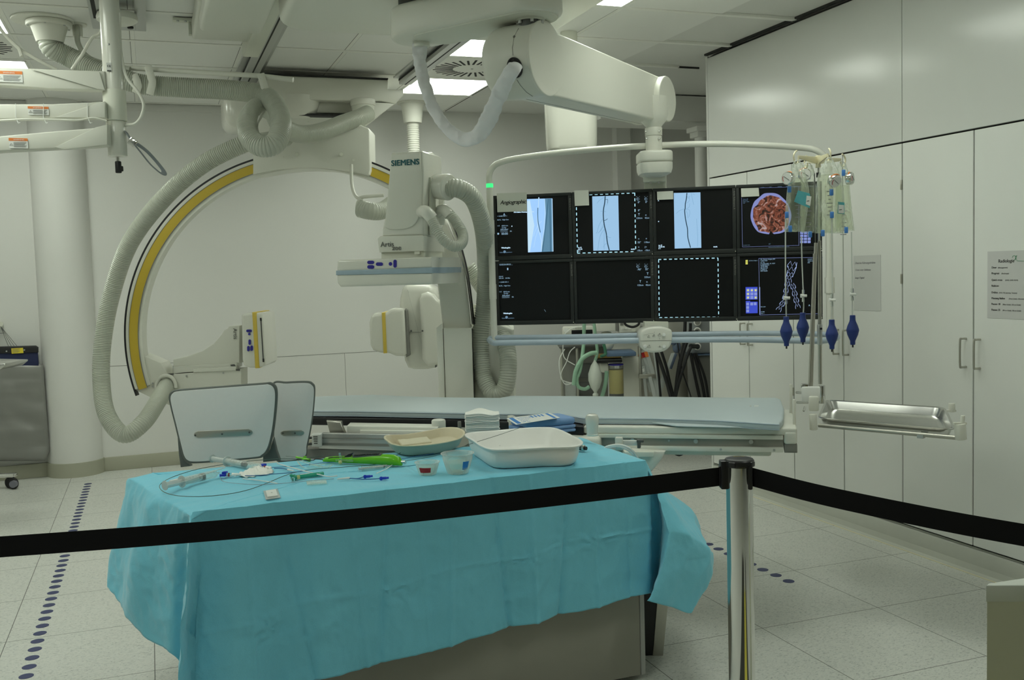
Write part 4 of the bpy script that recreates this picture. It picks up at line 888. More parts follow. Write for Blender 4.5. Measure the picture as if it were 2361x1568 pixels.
m = MB(); m.box((-LR+0.03, -0.007, 0.796), (-0.055, 0.03, 0.8125), fr, bev=0.002); build('upper_rail', m, M_whiteg, t)
m = MB(); m.box((-LR+0.03, 0.010, 0.762), (-0.055, 0.03, 0.799), fr); build('rail_channel', m, mat('channel_grey', (0.34, 0.33, 0.29), 0.5, metal=0.25, var=0.04), t)
m = MB(); m.box((-LR+0.10, -0.007, 0.744), (-0.055, 0.03, 0.764), fr, bev=0.003); build('lower_rail', m, M_whiteg, t)
for x in (-0.66, -0.40, -0.18, -0.51): build('rail_bolt', MB().cyl(fr((x, -0.002 if x != -0.51 else 0.005, 0.785)), fr((x, 0.012, 0.785)), 0.009 if x != -0.51 else 0.004, seg=16), M_alu, t)
for x in (-0.30, -0.09): build('rail_screw', MB().cyl(fr((x, -0.009, 0.754)), fr((x, 0, 0.754)), 0.005, seg=12), M_alu, t)
m = MB(); m.box((-0.052, -0.003, 0.775), (0.0, 0.50, 0.83), fr, bev=0.012, seg=4); build('end_cap', m, M_white, t)
m = MB(); m.box((-0.05, 0.0, 0.742), (0.0, 0.48, 0.776), fr, bev=0.002); build('end_recess', m, M_grey, t)
m = MB(); m.box((-LR+0.05, 0.03, 0.72), (-0.1, 0.47, 0.81), fr, bev=0.01); build('underframe', m, M_whitem, t)
for yy, h in ((0.10, 0.105), (0.42, 0.13)):
    build('end_bracket', MB().box((-0.012, yy-0.013, 0.82), (0.0, yy+0.013, 0.84+h), fr, bev=0.003), M_white, t)
# control module, joystick and knobs
jm = Zp(1368, 1003, 0.80)
m = MB(); m.box((-LR-0.06, -0.07, 0.735), (-LR+0.075, 0.10, 0.806), fr, bev=0.018, seg=4); build('control_module', m, M_white, t)
jp = W(1366, 1004, 3.80)
m = MB(); m.lathe(jp, [(0.022, 0.0), (0.024, 0.004), (0.022, 0.006), (0.0215, 0.012), (0.0235, 0.035), (0.026, 0.055), (0.0265, 0.068), (0.022, 0.080), (0.014, 0.084), (0.001, 0.085)], seg=32); build('joystick', m, M_whiteg, t)
m = MB(); m.tube([jp+V((0.0225*math.cos(a), 0.0225*math.sin(a), 0.004)) for a in [k_*0.3 for k_ in range(21)]], 0.0008, 6, closed=True); build('joystick_ring', m, M_grey, t)
m = MB(); c = W(1012, 997, 4.28); m.cyl(c, c+UP*0.058, 0.031, seg=32, bev=0.008); build('knob', m, M_white, t)
m = MB(); c = W(1060, 998, 4.2); m.cyl(c, c+UP*0.05, 0.008, seg=14, bev=0.002); build('grey_pin', m, M_grey, t)
m = MB(); c = W(1179, 966, 4.28); m.box((c.x-0.013, c.y-0.02, c.z-0.05), (c.x+0.013, c.y+0.02, c.z+0.014), bev=0.003); build('clip', m, M_white, t)
# left frame parts
def seg2(mb, u0, v0, u1, v1, h0, h1, d0, d1, th, bev=0.0):
    return mb.prism([W(u0, v0, d0), W(u1, v1, d1), W(u1, v1+h1, d1), W(u0, v0+h0, d0)], FW*th, bev=bev)
m = MB(); seg2(m, 800, 982, 1010, 986, 17, 17, 4.40, 4.22, 0.10, 0.004); seg2(m, 830, 992, 1010, 995, 10, 10, 4.36, 4.18, 0.05, 0.002); build('side_box', m, M_white, t)
m = MB(); seg2(m, 735, 999, 960, 1003, 36, 38, 4.40, 4.20, 0.03, 0.003); build('side_profile', m, M_alu, t)
m = MB(); seg2(m, 742, 1009, 960, 1013, 2, 2, 4.39, 4.19, 0.005); seg2(m, 742, 1022, 960, 1026, 5, 5, 4.39, 4.19, 0.005); build('profile_groove', m, M_grey, t)
m = MB(); seg2(m, 718, 1002, 740, 1001, 28, 30, 4.38, 4.36, 0.05, 0.006); build('rail_clamp', m, M_lblw, t)
m = MB()
for i in range(4): seg2(m, 722+i*0.6, 1006+5*i, 732, 1006+5*i, 2.6, 2.6, 4.374, 4.366, 0.002)
build('clamp_print', m, M_inkg, t)
m = MB(); seg2(m, 706, 1010, 720, 1008, 4, 4, 4.38, 4.38, 0.03); seg2(m, 704, 1024, 720, 1022, 4, 4, 4.38, 4.38, 0.03); build('clamp_jaw', m, M_darkgrey, t)
m = MB(); m.prism([W(752, 970, 4.45), W(787, 972, 4.43), W(790, 985, 4.42), W(797, 999, 4.42), W(760, 999, 4.44)], FW*0.03, bev=0.006); build('bracket_arm', m, M_steelb, t)
m = MB(); seg2(m, 705, 1036, 1000, 1040, 22, 26, 4.42, 4.22, 0.3); build('lower_frame', m, M_grey, t)
# rail clamp with cables
m = MB(); c = W(1427, 1012, 3.70); m.box((-0.014, -0.01, -0.042), (0.014, 0.015, 0.006), Fr(c, ex, ey), bev=0.003); build('cable_clamp', m, M_white, t)
m = MB()
for o_ in (0, 6): m.tube(catmull([W(1380+o_, 1046, 3.74), W(1398, 1031+o_*0.6, 3.70), W(1425, 1026+o_*0.5, 3.685), W(1450, 1033+o_, 3.68), W(1468-o_, 1052, 3.70), W(1476-o_, 1078, 3.72)], 8), 0.0045, 8)
build('white_cable', m, M_tiewhite, t)
m = MB(); c = W(1478, 1016, 3.68); m.box((-0.016, -0.01, -0.006), (0.010, 0.012, 0.004), Fr(c, ex, ey), bev=0.002); m.box((-0.014, -0.01, -0.028), (-0.002, 0.01, -0.004), Fr(c, ex, ey), bev=0.002); build('lock_lever', m, M_darkgrey, t)
m = MB(); c = W(1455, 1018, 3.70); m.box((-0.055, 0.0, -0.015), (0.035, 0.012, 0.004), Fr(c, ex, ey), bev=0.003); build('lever_plate', m, M_lblw, t)
# pedestal
m = MB(); pc0 = W(1250, 1100, 4.35); m.box((-0.42, -0.16, 0.05), (0.30, 0.24, 0.70), Fr((pc0.x, pc0.y, 0), ex, ey), bev=0.05, seg=4); m.box((-0.5, -0.22, 0.0), (0.4, 0.3, 0.06), Fr((pc0.x, pc0.y, 0), ex, ey), bev=0.02); build('pedestal', m, M_white, t)
m = MB(); m.prism([W(u, v, 4.0) for u, v in ((1440, 1038), (1536, 1040), (1528, 1058), (1512, 1078), (1494, 1098), (1480, 1116), (1440, 1130))], FW*0.10, bev=0.012); build('pedestal_wing', m, M_white, t)
m = MB(); m.prism([W(u, v, 3.97) for u, v in ((1440, 1042), (1508, 1042), (1508, 1054), (1440, 1054))], FW*0.05, bev=0.003); build('wing_cover', m, M_whitem, t)
m = MB(); m.tube(catmull([W(1548, 1034, 4.1), W(1552, 1044, 4.1), W(1566, 1050, 4.1), W(1580, 1043, 4.1), W(1584, 1034, 4.1)], 6), 0.004, 8); build('hanging_black_cable', m, M_rubber, t)
# mattress
near = [(708, 946), (820, 946.5), (900, 948), (1068, 951), (1180, 953), (1250, 953), (1310, 956), (1345, 962), (1383, 962), (1500, 963), (1650, 967), (1760, 974), (1797, 976)]
far = [(1806, 965), (1808, 940), (1800, 920), (1790, 916.5), (1650, 916), (1500, 914), (1350, 913), (1180, 912), (1150, 917), (1000, 915.5), (930, 913), (860, 909.5), (780, 912), (708, 915)]
P = [Zp(u, v, zt) for u, v in near+far]
m = MB(); m.prism([V((p.x, p.y, zt)) for p in P], (0, 0, -0.031), bev=0.009, seg=3)
mt_ = T('table_mattress', 'blue-grey vinyl mattress lying along the patient table', 'mattress', (1.7, 4.0, 0.844))
build('pad', m, M_mattress, mt_)
Q = [Zp(u, v, zt) for u, v in near]
m = MB(); m.tube([V((p.x, p.y, zt-0.006))-FW*0.0005 for p in Q], 0.0022, 6); m.tube([V((p.x, p.y, zt-0.027))-FW*0.0005 for p in Q], 0.0015, 6); build('piping', m, M_bluegrey, mt_)
cp = Zp(1732, 938, zt+0.0005)
m = MB(); txt_bm(m, 'PATIENT', 0.011, (cp.x, cp.y, zt+0.001), TB, -TA, depth=0.0003); 
for i in range(3): m.box((0.014+0.006*i, -0.004, 0), (0.017+0.006*i, 0.05, 0.0006), Fr((cp.x, cp.y, zt+0.0008), TA, TB))
build('pad_print', m, M_lblw, mt_)
m = MB(); fl_ = [Zp(1504, 976, 0.853), Zp(1580, 974, 0.853), Zp(1700, 977, 0.853), Zp(1795, 982, 0.853), Zp(1795, 989, 0.846), Zp(1690, 987, 0.846), Zp(1560, 984, 0.846)]
m.prism(fl_, (0, 0, 0.004), bev=0.001); build('side_flap', m, M_mattress, mt_)
# radiation shield panels on the table side
def panel(name, outl, inn, strip, scr, d, th, lb):
    t = T(name, lb, 'shield', W(outl[0][0], outl[0][1]+100, d), 'shield panels below the table')
    cxp = sum(u for u, v in outl)/len(outl); cyp = sum(v for u, v in outl)/len(outl)
    O = catmull([V((u, v, 0)) for u, v in outl], 6, closed=True)
    build('edge_band', MB().prism([W(p.x, p.y, d) for p in O], FW*th, bev=0.005), M_shedge, t)
    I = [W(cxp+(p.x-cxp)*inn, cyp+(p.y-cyp)*(inn-0.01), d-0.002) for p in O]
    build('panel', MB().prism(I, FW*0.01, bev=0.0015), M_shield, t)
    u0, v0, u1, v1, h = strip
    S = [(u0, v0-h), (u1, v1-h), (u1+h, v1-h*0.5), (u1+h*1.2, v1), (u1+h, v1+h*0.5), (u1, v1+h), (u0, v0+h), (u0-h, v0+h*0.5), (u0-h*1.2, v0), (u0-h, v0-h*0.5)]
    s_ = build('steel_strip', MB().prism([W(u, v, d-0.006) for u, v in S], FW*0.004, bev=0.0008), M_steelb, t)
    for u, v in scr: build('screw', MB().cyl(W(u, v, d-0.009), W(u, v, d-0.005), 0.004, seg=12), M_darkgrey, s_)
    return t
panel('shield_panel', [(628, 884), (660, 880.5), (706, 879), (720, 884), (725.5, 897), (723, 940), (717, 985), (708, 1030), (700, 1060), (640, 1066), (630, 1020), (632, 940)], 0.955, (654, 999, 694, 998, 6), [(652, 999), (680, 999)], 4.22, 0.022, 'smaller light grey shield panel with dark edging, behind the bigger one')
t = panel('shield_panel', [(388, 915), (394, 903), (408, 898.5), (450, 895), (600, 883.5), (622, 882), (634, 889), (638.5, 905), (637, 940), (632, 985), (625, 1020), (617, 1042), (606, 1053), (590, 1058), (500, 1066), (447, 1069), (430, 1066), (421, 1055), (414, 1030), (402, 980), (392, 940)], 0.962, (456, 1002, 573, 997, 7.5), [(450, 1004), (512, 1001), (575, 997)], 4.0, 0.022, 'bigger light grey shield panel with dark edging and a steel strip')
m = MB(); slab(m, [(409, 1010), (416, 1030), (425, 1062), (440, 1075), (416, 1078), (412, 1050)], 4.02, 0.03, bev=0.004); build('lower_holder', m, M_shedge, t); m = MB(); slab(m, [(606, 1052), (622, 1036), (630, 1010), (637, 1040), (645, 1062), (606, 1066)], 4.05, 0.03, bev=0.004); build('lower_holder', m, M_shedge, t)
m = MB(); slab(m, [(623, 1022), (631, 1022), (632, 1034), (622, 1034)], 4.1, 0.02, bev=0.002); build('hinge_block', m, M_cream, t)
# ================================================================== MONITOR WALL
BL = V((1.704, 4.882, 1.2195)); BR = V((3.118, 4.035, 1.2195)); MX = (BR-BL).normalized(); MY = V((-MX.y, MX.x, 0)); MW = (BR-BL).length/4; MH = 0.340
SP0 = BL+MY*0.012    # screen plane
def S(u, v, o=0.001): return Pl(u, v, SP0, MY)-MY*o
def F0(u, v, o=0.0): return Pl(u, v, BL, MY)-MY*o
def flat(mb, pts, o=0.001): return mb.prism([S(u, v, o) for u, v in pts], MY*0.0006)
def line(mb, pts, w_, o=0.0018, smooth=True):
    P = [S(u, v, o) for u, v in pts]
    if smooth and len(P) > 2: P = catmull(P, 5)
    return mb.tube(P, w_, 5, flat=MY, rfun=lambda i, r: (0.0003, r))
def dashes(mb, a, b, on=6.6, off=5.7, w_=1.0):
    L_ = math.hypot(b[0]-a[0], b[1]-a[1]); x = 0
    while x < L_-1:
        y = min(x+on, L_); p = (a[0]+(b[0]-a[0])*x/L_, a[1]+(b[1]-a[1])*x/L_); q = (a[0]+(b[0]-a[0])*y/L_, a[1]+(b[1]-a[1])*y/L_)
        nx, ny = -(b[1]-a[1])/L_*w_, (b[0]-a[0])/L_*w_
        flat(mb, [(p[0]-nx, p[1]-ny), (q[0]-nx, q[1]-ny), (q[0]+nx, q[1]+ny), (p[0]+nx, p[1]+ny)], 0.0015); x += on+off
def stext(mb, s, u, v, h, wt=0.0):
    if u < 1190: u += 1.8
    txt_bm(mb, s, h, S(u, v, 0.0012), MX, UP, depth=0.0002, weight=wt)
mlabels = {(0, 1): 'flat monitor at upper left of the screen wall, under the handwritten note',
 (1, 1): 'flat monitor in the upper row showing a branching dark vessel inside a dashed frame', (2, 1): 'flat monitor in the upper row showing one thin dark vessel, third from left',
 (3, 1): 'flat monitor at upper right of the screen wall showing a brown head scan', (0, 0): 'lower left flat monitor of the screen wall, black with a blue text column',
 (1, 0): 'flat monitor in the lower row, black with a few readings at its right edge', (2, 0): 'flat monitor in the lower row showing only an empty dashed square',
 (3, 0): 'flat monitor at lower right showing white stent meshes and a blue icon panel'}
names = {(0, 1): 'Artis Live A', (1, 1): 'Artis Assist A', (2, 1): 'Artis Reference A', (3, 1): '', (0, 0): 'Artis Live B', (1, 0): 'Artis Assist B', (2, 0): 'Artis Reference', (3, 0): ''}
MON = {}
for (c, r), lb in mlabels.items():
    o = BL+MX*MW*c+UP*MH*r; fr = Fr(o, MX, MY)
    t = T('monitor', lb, 'monitor', o+MX*MW/2, 'monitors of the screen wall'); MON[(c, r)] = t
    g = 0.0012; bl, brr, bt_, bb = 0.0155, 0.0185, 0.0165, 0.023
    m = MB()
    m.box((g, 0, g), (MW-g, 0.014, bb), fr, bev=0.002); m.box((g, 0, MH-bt_), (MW-g, 0.014, MH-g), fr, bev=0.002)
    m.box((g, 0, bb), (bl, 0.014, MH-bt_), fr, bev=0.001); m.box((MW-brr, 0, bb), (MW-g, 0.014, MH-bt_), fr, bev=0.001)
    build('bezel', m, M_bezel, t)
    build('casing', MB().box((g, 0.013, g), (MW-g, 0.055, MH-g), fr, bev=0.004), M_bezel, t)
    s_ = build('screen', MB().box((bl, 0.0122, bb), (MW-brr, 0.0128, MH-bt_), fr), M_screen, t, smooth=0); MON[(c, r, 's')] = s_
    m = MB(); m.cyl(fr((MW-0.006, -0.0005, 0.010)), fr((MW-0.006, 0.001, 0.010)), 0.0016, seg=8); build('power_lamp', m, M_ledo, t)
    if names[(c, r)]:
        m = MB(); txt_bm(m, names[(c, r)], 0.0125, fr((MW-0.0125, -0.0004, MH-0.030)), -UP, MX, depth=0.0003); build('bezel_lettering', m, M_grey, t, smooth=0)
SCR = lambda c, r: MON[(c, r, 's')]
# upper left
m = MB(); flat(m, [(1215, 459), (1273, 457.5), (1275.5, 580), (1217.5, 582)]); build('x_ray_image', m, mat('xray_soft', (0.01, 0.01, 0.01), 0.4, emit=(0.30, 0.52, 0.85), es=0.95), SCR(0, 1), smooth=0)
m = MB(); flat(m, [(1256.5, 458.2), (1272, 458), (1274, 580), (1249, 581), (1251, 558), (1256, 527), (1258.5, 492)], 0.0014); build('bone_shade', m, E_bone, SCR(0, 1), smooth=0)
m = MB(); flat(m, [(1263.5, 458.4), (1265.5, 458.4), (1260, 515), (1252, 580), (1250, 580), (1256, 540), (1259.5, 500)], 0.0018); flat(m, [(1267, 458), (1268.8, 458), (1270.5, 580), (1268.5, 580)], 0.0018); build('bone_edge', m, E_bone2, SCR(0, 1), smooth=0)
m = MB(); flat(m, [(1215.2, 463), (1222, 462), (1232, 520), (1222, 581), (1217.5, 581)], 0.0013)
line(m, [(1242, 460), (1241.5, 474), (1239, 500), (1240, 520), (1246, 545), (1249, 560), (1248, 580)], 0.0016); line(m, [(1256, 460), (1257, 490), (1253, 540), (1249, 572)], 0.0012)
line(m, [(1241, 530), (1235, 548), (1231, 570)], 0.0007); line(m, [(1241, 518), (1234, 532), (1230, 545)], 0.0007); line(m, [(1243, 516), (1249, 510)], 0.0008); flat(m, [(1273, 458), (1273.8, 458), (1276, 580), (1274.5, 580)], 0.002); flat(m, [(1241.3, 455), (1243.5, 455), (1243.6, 459), (1241.3, 459)], 0.002); build('bright_traces', m, E_lite, SCR(0, 1), smooth=0)
m = MB(); line(m, [(1240.3, 479), (1240, 495), (1241, 512), (1244, 527), (1246, 536)], 0.0022, 0.0024); build('balloon', m, E_bone2, SCR(0, 1), smooth=0)
m = MB()
for s, u, v, h, wt in (('PTA Ballon Mustang 5/100 mm', 1183, 491, 0.0085, 0.0006), ('Wiedergabe', 1154.5, 573, 0.0095, 0.0009)): stext(m, s, u, v, h, wt)
flat(m, [(1179, 521), (1181, 520), (1181.5, 522.5), (1179.5, 523)]); build('bright_text', m, E_lite, SCR(0, 1), smooth=0)
m = MB()
for s, u, v, h in (('A', 1158.5, 497, 0.017), ('> CARE SW: 1', 1145, 500, 0.0085), ('ID FL - High Con.', 1145, 508.5, 0.0085), ('I: 0', 1145.5, 522, 0.0085), ('600.0 min', 1155, 522, 0.0085), ('0 mGy', 1155.5, 526.5, 0.0085), ('0.00 µGym²', 1152.5, 530.5, 0.0085), ('0%', 1174, 534.5, 0.0085), ('00:00', 1154.5, 541.5, 0.0155)): stext(m, s, u, v, h)
for a, b in (((1153.3, 531.5), (1170.8, 531)), ((1153.4, 534.6), (1170.9, 534.2))): line(m, [a, b], 0.0005)
m.ell(S(1148.8, 539, 0.001), 0.005, 0.0006, 0.005, Fr(V((0, 0, 0)), MX, MY), seg=12)
build('on_screen_text', m, E_text, SCR(0, 1), smooth=0)
m = MB(); stext(m, 'Referenz speichern', 1150.5, 583.5, 0.0085); m.ell(S(1163.5, 580.5, 0.0004), 0.007, 0.0003, 0.007, Fr(V((0, 0, 0)), MX, MY), seg=12); build('dim_text', m, E_textd, SCR(0, 1), smooth=0)
# second upper
m = MB(); flat(m, [(1365.5, 453), (1425.5, 451), (1428, 577), (1368, 578.2)]); build('x_ray_image', m, E_img, SCR(1, 1), smooth=0)
def c7(p): return (1100+p[0]/4.355, 400+p[1]/4.355)
m = MB(); line(m, [c7(p) for p in ((1287, 228), (1281, 300), (1270, 360), (1268, 430), (1278, 520), (1297, 600), (1308, 690), (1328, 772))], 0.0028); line(m, [c7(p) for p in ((1272, 475), (1292, 468), (1310, 455))], 0.0012); line(m, [c7(p) for p in ((1282, 262), (1300, 262), (1312, 262), (1310, 300))], 0.0010); build('main_vessel', m, E_dark, SCR(1, 1), smooth=0)
m = MB()
for q in (((1275, 560), (1240, 620), (1225, 680), (1212, 770)), ((1278, 560), (1276, 640), (1276, 765)), ((1262, 455), (1225, 520), (1205, 590), (1192, 600)), ((1270, 510), (1240, 570), (1215, 600)), ((1275, 530), (1250, 560), (1240, 580)), ((1298, 618), (1320, 640), (1345, 645)), ((1310, 700), (1285, 712), (1270, 740)), ((1268, 378), (1240, 380)), ((1272, 380), (1295, 385)), ((1285, 235), (1230, 270), (1205, 300)), ((1312, 300), (1300, 320))): line(m, [c7(p) for p in q], 0.0008)
build('side_vessels', m, E_mid, SCR(1, 1), smooth=0)
m = MB(); dashes(m, (1359, 449), (1464, 445)); dashes(m, (1463.5, 445), (1465.8, 580)); dashes(m, (1331, 583.8), (1465, 580)); dashes(m, (1329, 478), (1331.5, 583)); build('dashed_frame', m, E_dash, SCR(1, 1), smooth=0)
m = MB()
for s, u, v in (('im 42', 1333, 572), ('0/0 0%', 1333, 576), ('fr 1', 1333, 580), ('84.0%', 1455, 576)): stext(m, s, u, v, 0.008, 0.0006)
build('bright_text', m, E_lite, SCR(1, 1), smooth=0)
def readings(c, r, dy, items):
    m = MB()
    for s, u, v, h in items: stext(m, s, u, v+dy, h)
    for u, v in ((1471, 459), (1489.5, 459)):
        if (c, r) == (1, 1) or True:
            P = [S(u+3.2*math.cos(a), v+dy+3.2*math.sin(a), 0.0014) for a in [0.8+k*0.5 for k in range(10)]]; m.tube(P, 0.0007, 4); line(m, [(u-3.5, v+dy), (u+3.8, v+dy-0.2)], 0.0006); line(m, [(u-4, v+dy-5.5), (u-2, v+dy-5.5)], 0.0005); line(m, [(u+2.5, v+dy-5.5), (u+4, v+dy-5.5)], 0.0005)
    build('on_screen_readings', m, E_text, SCR(c, r), smooth=0)
readings(1, 1, 0, [('0°', 1470.5, 468.5, 0.013), ('0°', 1488, 468, 0.013), ('0°', 1471, 487, 0.013), ('120cm', 1466.5, 505, 0.012), ('42cm', 1486.5, 504.5, 0.012), ('55°', 1470, 561, 0.013), ('118cm', 1484.5, 560.5, 0.012), ('-18cm', 1468, 579.5, 0.012), ('-18cm', 1486, 579, 0.012), ('T', 1471, 497, 0.017), ('o', 1487.5, 497.5, 0.013), ('=', 1471, 553, 0.013), ('=', 1488.5, 552.5, 0.013), ('=', 1471, 572, 0.013), ('(+', 1486, 571.5, 0.013)])
readings(1, 0, 155.5, [('-90°', 1469, 468, 0.013), ('55°', 1487.5, 467.5, 0.013), ('225cm', 1485.5, 485.5, 0.012), ('122cm', 1469, 504, 0.012), ('42cm', 1488.5, 503.5, 0.012), ('T', 1474, 496, 0.017), ('T', 1491, 478, 0.017), ('o', 1490, 496, 0.013)])
# third upper
m = MB(); flat(m, [(1553.5, 445), (1614.8, 443.5), (1617, 571.5), (1555.6, 573.2)]); build('x_ray_image', m, E_img, SCR(2, 1), smooth=0)
def c8(p): return (1480+p[0]/3.409, 340+p[1]/3.409)
m = MB(); line(m, [c8(p) for p in ((354, 358), (350, 400), (342, 440), (340, 480), (336, 500), (344, 570), (358, 640), (362, 710), (382, 788))], 0.0024); build('main_vessel', m, E_dark, SCR(2, 1), smooth=0)
m = MB()
for q in (((352, 375), (365, 400), (378, 380)), ((345, 440), (372, 420), (370, 380)), ((342, 480), (300, 495), (268, 520)), ((342, 485), (370, 470), (375, 440)), ((345, 490), (372, 490), (375, 530), (360, 555)), ((388, 360), (400, 420), (408, 450)), ((400, 365), (415, 372)), ((430, 560), (438, 700), (436, 780)), ((350, 500), (360, 530), (352, 550))): line(m, [c8(p) for p in q], 0.0007)
build('side_vessels', m, E_mid, SCR(2, 1), smooth=0)
m = MB()
for s, u, v in (('im 42', 1518.5, 567), ('Q 0/0 0%', 1518.5, 570.8), ('fr 1', 1518.5, 574.5), ('84.0%', 1645, 570.5), ('A', 1517, 464)): stext(m, s, u, v, 0.008, 0.0006)
flat(m, [(1517.5, 509.5), (1519.5, 509.5), (1519.5, 512), (1517.5, 512)]); build('bright_text', m, E_lite, SCR(2, 1), smooth=0)
# head scan
cx_, cy_ = 1777.5, 497
def blob(rx, ry, seed, amp, n=56, bot=None):
    o = []
    for k in range(n):
        a = 2*math.pi*k/n; rr = 1+amp*noise.noise(V((math.cos(a)*2.5+seed, math.sin(a)*2.5, seed)))
        x = cx_+rx*rr*math.cos(a); y = cy_+ry*rr*math.sin(a)
        if bot and y > bot: y = bot+(y-bot)*0.35
        o.append((x, y))
    return o
m = MB(); flat(m, blob(46, 52, 3, 0.06, bot=535), 0.001); build('scan_rim', m, E_lilac, SCR(3, 1), smooth=0)
m = MB(); flat(m, blob(42, 46.5, 9, 0.14, bot=532), 0.0014); build('tissue_rendering', m, E_scan, SCR(3, 1), smooth=0)
m = MB(); flat(m, [(1774, 538), (1777, 531), (1781, 537), (1786, 541), (1790, 552), (1768, 552)], 0.0018); build('lower_gap', m, M_screen, SCR(3, 1), smooth=0)
m = MB(); 
for a, b in (((1710, 456), (1712, 569.5)), ((1712, 569.5), (1843, 565.5)), ((1751, 433.5), (1886, 429)), ((1841, 430), (1842, 566))): line(m, [a, b], 0.0006)
build('frame_lines', m, E_frame, SCR(3, 1), smooth=0)
m = MB()
for i, s in enumerate(('Datei', 'Bild', 'Ansicht', 'Volumen', 'Extras', 'Hilfe')): stext(m, s, 1755+i*19, 432.6-i*0.6, 0.0065)
for i, s in enumerate(('Neuro 3D', 'DR 24.02', '1024 x 1024', 'VRT')): stext(m, s, 1713, 460+3.2*i, 0.006)
stext(m, 'W 640 C 320', 1714, 566.5, 0.0055); stext(m, 'HF', 1772, 564, 0.008); stext(m, 'Befunde für Eingriffsplanung nicht verwendet', 1772, 571, 0.0055)
build('dim_text', m, E_textd, SCR(3, 1), smooth=0)
m = MB()
for i in range(3):
    for k_ in range(4): flat(m, [(1845+8.5*i, 534+7*k_), (1852+8.5*i, 533.8+7*k_), (1852+8.5*i, 539.5+7*k_), (1845+8.5*i, 539.7+7*k_)], 0.0014)
build('icon_grid', m, E_bluel, SCR(3, 1), smooth=0)
# lower left
m = MB()
for s, u, v, h in (('13:02:24-09:32 ...', 1149, 612, 0.0105), ('0.0 kV', 1149, 639, 0.0085), ('0.0 mA    0.0 BLs', 1149, 643, 0.0085), ('> CARE SW: 1', 1149, 652, 0.0085), ('ID FL - High Con.', 1149, 660.5, 0.0085), ('I: 0', 1150, 674, 0.0085), ('600.0 min', 1159, 674, 0.0085), ('0 mGy', 1160, 678, 0.0085), ('0.00 µGym²', 1156.5, 682.5, 0.0085), ('0%', 1178.5, 686, 0.0085)): stext(m, s, u, v, h)
flat(m, [(1169.2, 617.8), (1172, 617.8), (1172, 622.8), (1169.2, 622.8)])
for a, b in (((1157.5, 683.8), (1175, 683.3)), ((1157.6, 686.6), (1175, 686.2)), ((1255, 713.5), (1258.5, 719))): line(m, [a, b], 0.0006)
build('on_screen_text', m, E_text, SCR(0, 0), smooth=0)
m = MB(); stext(m, 'Wiedergabe', 1159, 724, 0.0095, 0.0009); build('bright_text', m, E_lite, SCR(0, 0), smooth=0)
m = MB(); stext(m, 'Referenz speichern', 1155.5, 735, 0.0085); m.ell(S(1168, 731.5, 0.0004), 0.007, 0.0003, 0.007, Fr(V((0, 0, 0)), MX, MY), seg=12); build('dim_text', m, E_textd, SCR(0, 0), smooth=0)
# third lower
m = MB(); dashes(m, (1518, 598.5), (1655.5, 595)); dashes(m, (1655.4, 595), (1657, 731)); dashes(m, (1520, 732.5), (1657, 731)); dashes(m, (1518.5, 599), (1520, 732)); build('dashed_frame', m, E_dash, SCR(2, 0), smooth=0)
# stents
def c9(p): return (1690+p[0]/4.752, 420+p[1]/4.752)
m = MB()
def mesh_stent(a, b, wa, wb, n, ph=0):
    a = V((*a, 0)); b = V((*b, 0)); d = (b-a); L_ = d.length; d.normalize(); q = V((-d.y, d.x, 0))
    for i in range(n):
        t0 = i/n; t1 = (i+0.85)/n; w0 = wa+(wb-wa)*t0
        P = []
        for k_ in range(5): P.append(a+d*L_*(t0 if (k_+i+ph) % 2 else t1)+q*w0*(-1+0.5*k_))
        line(m, [(p.x, p.y) for p in P], 0.0011, smooth=False); line(m, [(P[0].x, P[0].y), (P[0].x+d.x*4, P[0].y+d.y*4)], 0.0009); line(m, [(P[-1].x, P[-1].y), (P[-1].x+d.x*4, P[-1].y+d.y*4)], 0.0009)
mesh_stent(c9((655, 870)), c9((635, 980)), 10.5, 8, 2); mesh_stent(c9((630, 985)), c9((610, 1080)), 7.5, 6, 3); mesh_stent(c9((600, 1080)), c9((560, 1300)), 5.5, 4.5, 6); mesh_stent(c9((650, 1110)), c9((710, 1370)), 5.5, 5.5, 7); mesh_stent(c9((560, 1300)), c9((500, 1400)), 5, 6, 3)
line(m, [c9((600, 965)), c9((570, 1100)), c9((572, 1150))], 0.0012); line(m, [c9((700, 880)), c9((690, 940)), c9((665, 1010))], 0.0012)
build('stent_image', m, E_stent, SCR(3, 0), smooth=0)
m = MB(); flat(m, [c9(p) for p in ((138, 1150), (268, 1148), (268, 1285), (138, 1288))]); flat(m, [c9(p) for p in ((140, 1302), (188, 1300), (188, 1310), (270, 1310), (270, 1435), (142, 1438))]); build('blue_panel', m, E_blue, SCR(3, 0), smooth=0)
m = MB()
for i in range(3):
    for k_ in range(3): flat(m, [c9(p) for p in ((148+42*i, 1168+40*k_), (182+42*i, 1167+40*k_), (182+42*i, 1200+40*k_), (148+42*i, 1201+40*k_))], 0.0014)
for p_ in ((190, 1320), (228, 1318), (146, 1320), (146, 1358), (146, 1396)): flat(m, [c9(p) for p in (p_, (p_[0]+30, p_[1]), (p_[0]+30, p_[1]+30), (p_[0], p_[1]+30))], 0.0014)
build('icon_grid', m, E_bluel, SCR(3, 0), smooth=0)
m = MB()
for k_ in range(3): flat(m, [c9(p) for p in ((138, 854+17*k_), (162, 853+17*k_), (162, 866+17*k_), (138, 867+17*k_))])
for i, k_ in ((0, 0), (1, 0), (2, 0), (0, 1), (0, 2), (2, 2)): flat(m, [c9(p) for p in ((156+42*i, 1178+40*k_), (172+42*i, 1176+40*k_), (174+42*i, 1192+40*k_), (156+42*i, 1193+40*k_))], 0.0018)
build('yellow_icons', m, E_yel, SCR(3, 0), smooth=0)
m = MB()
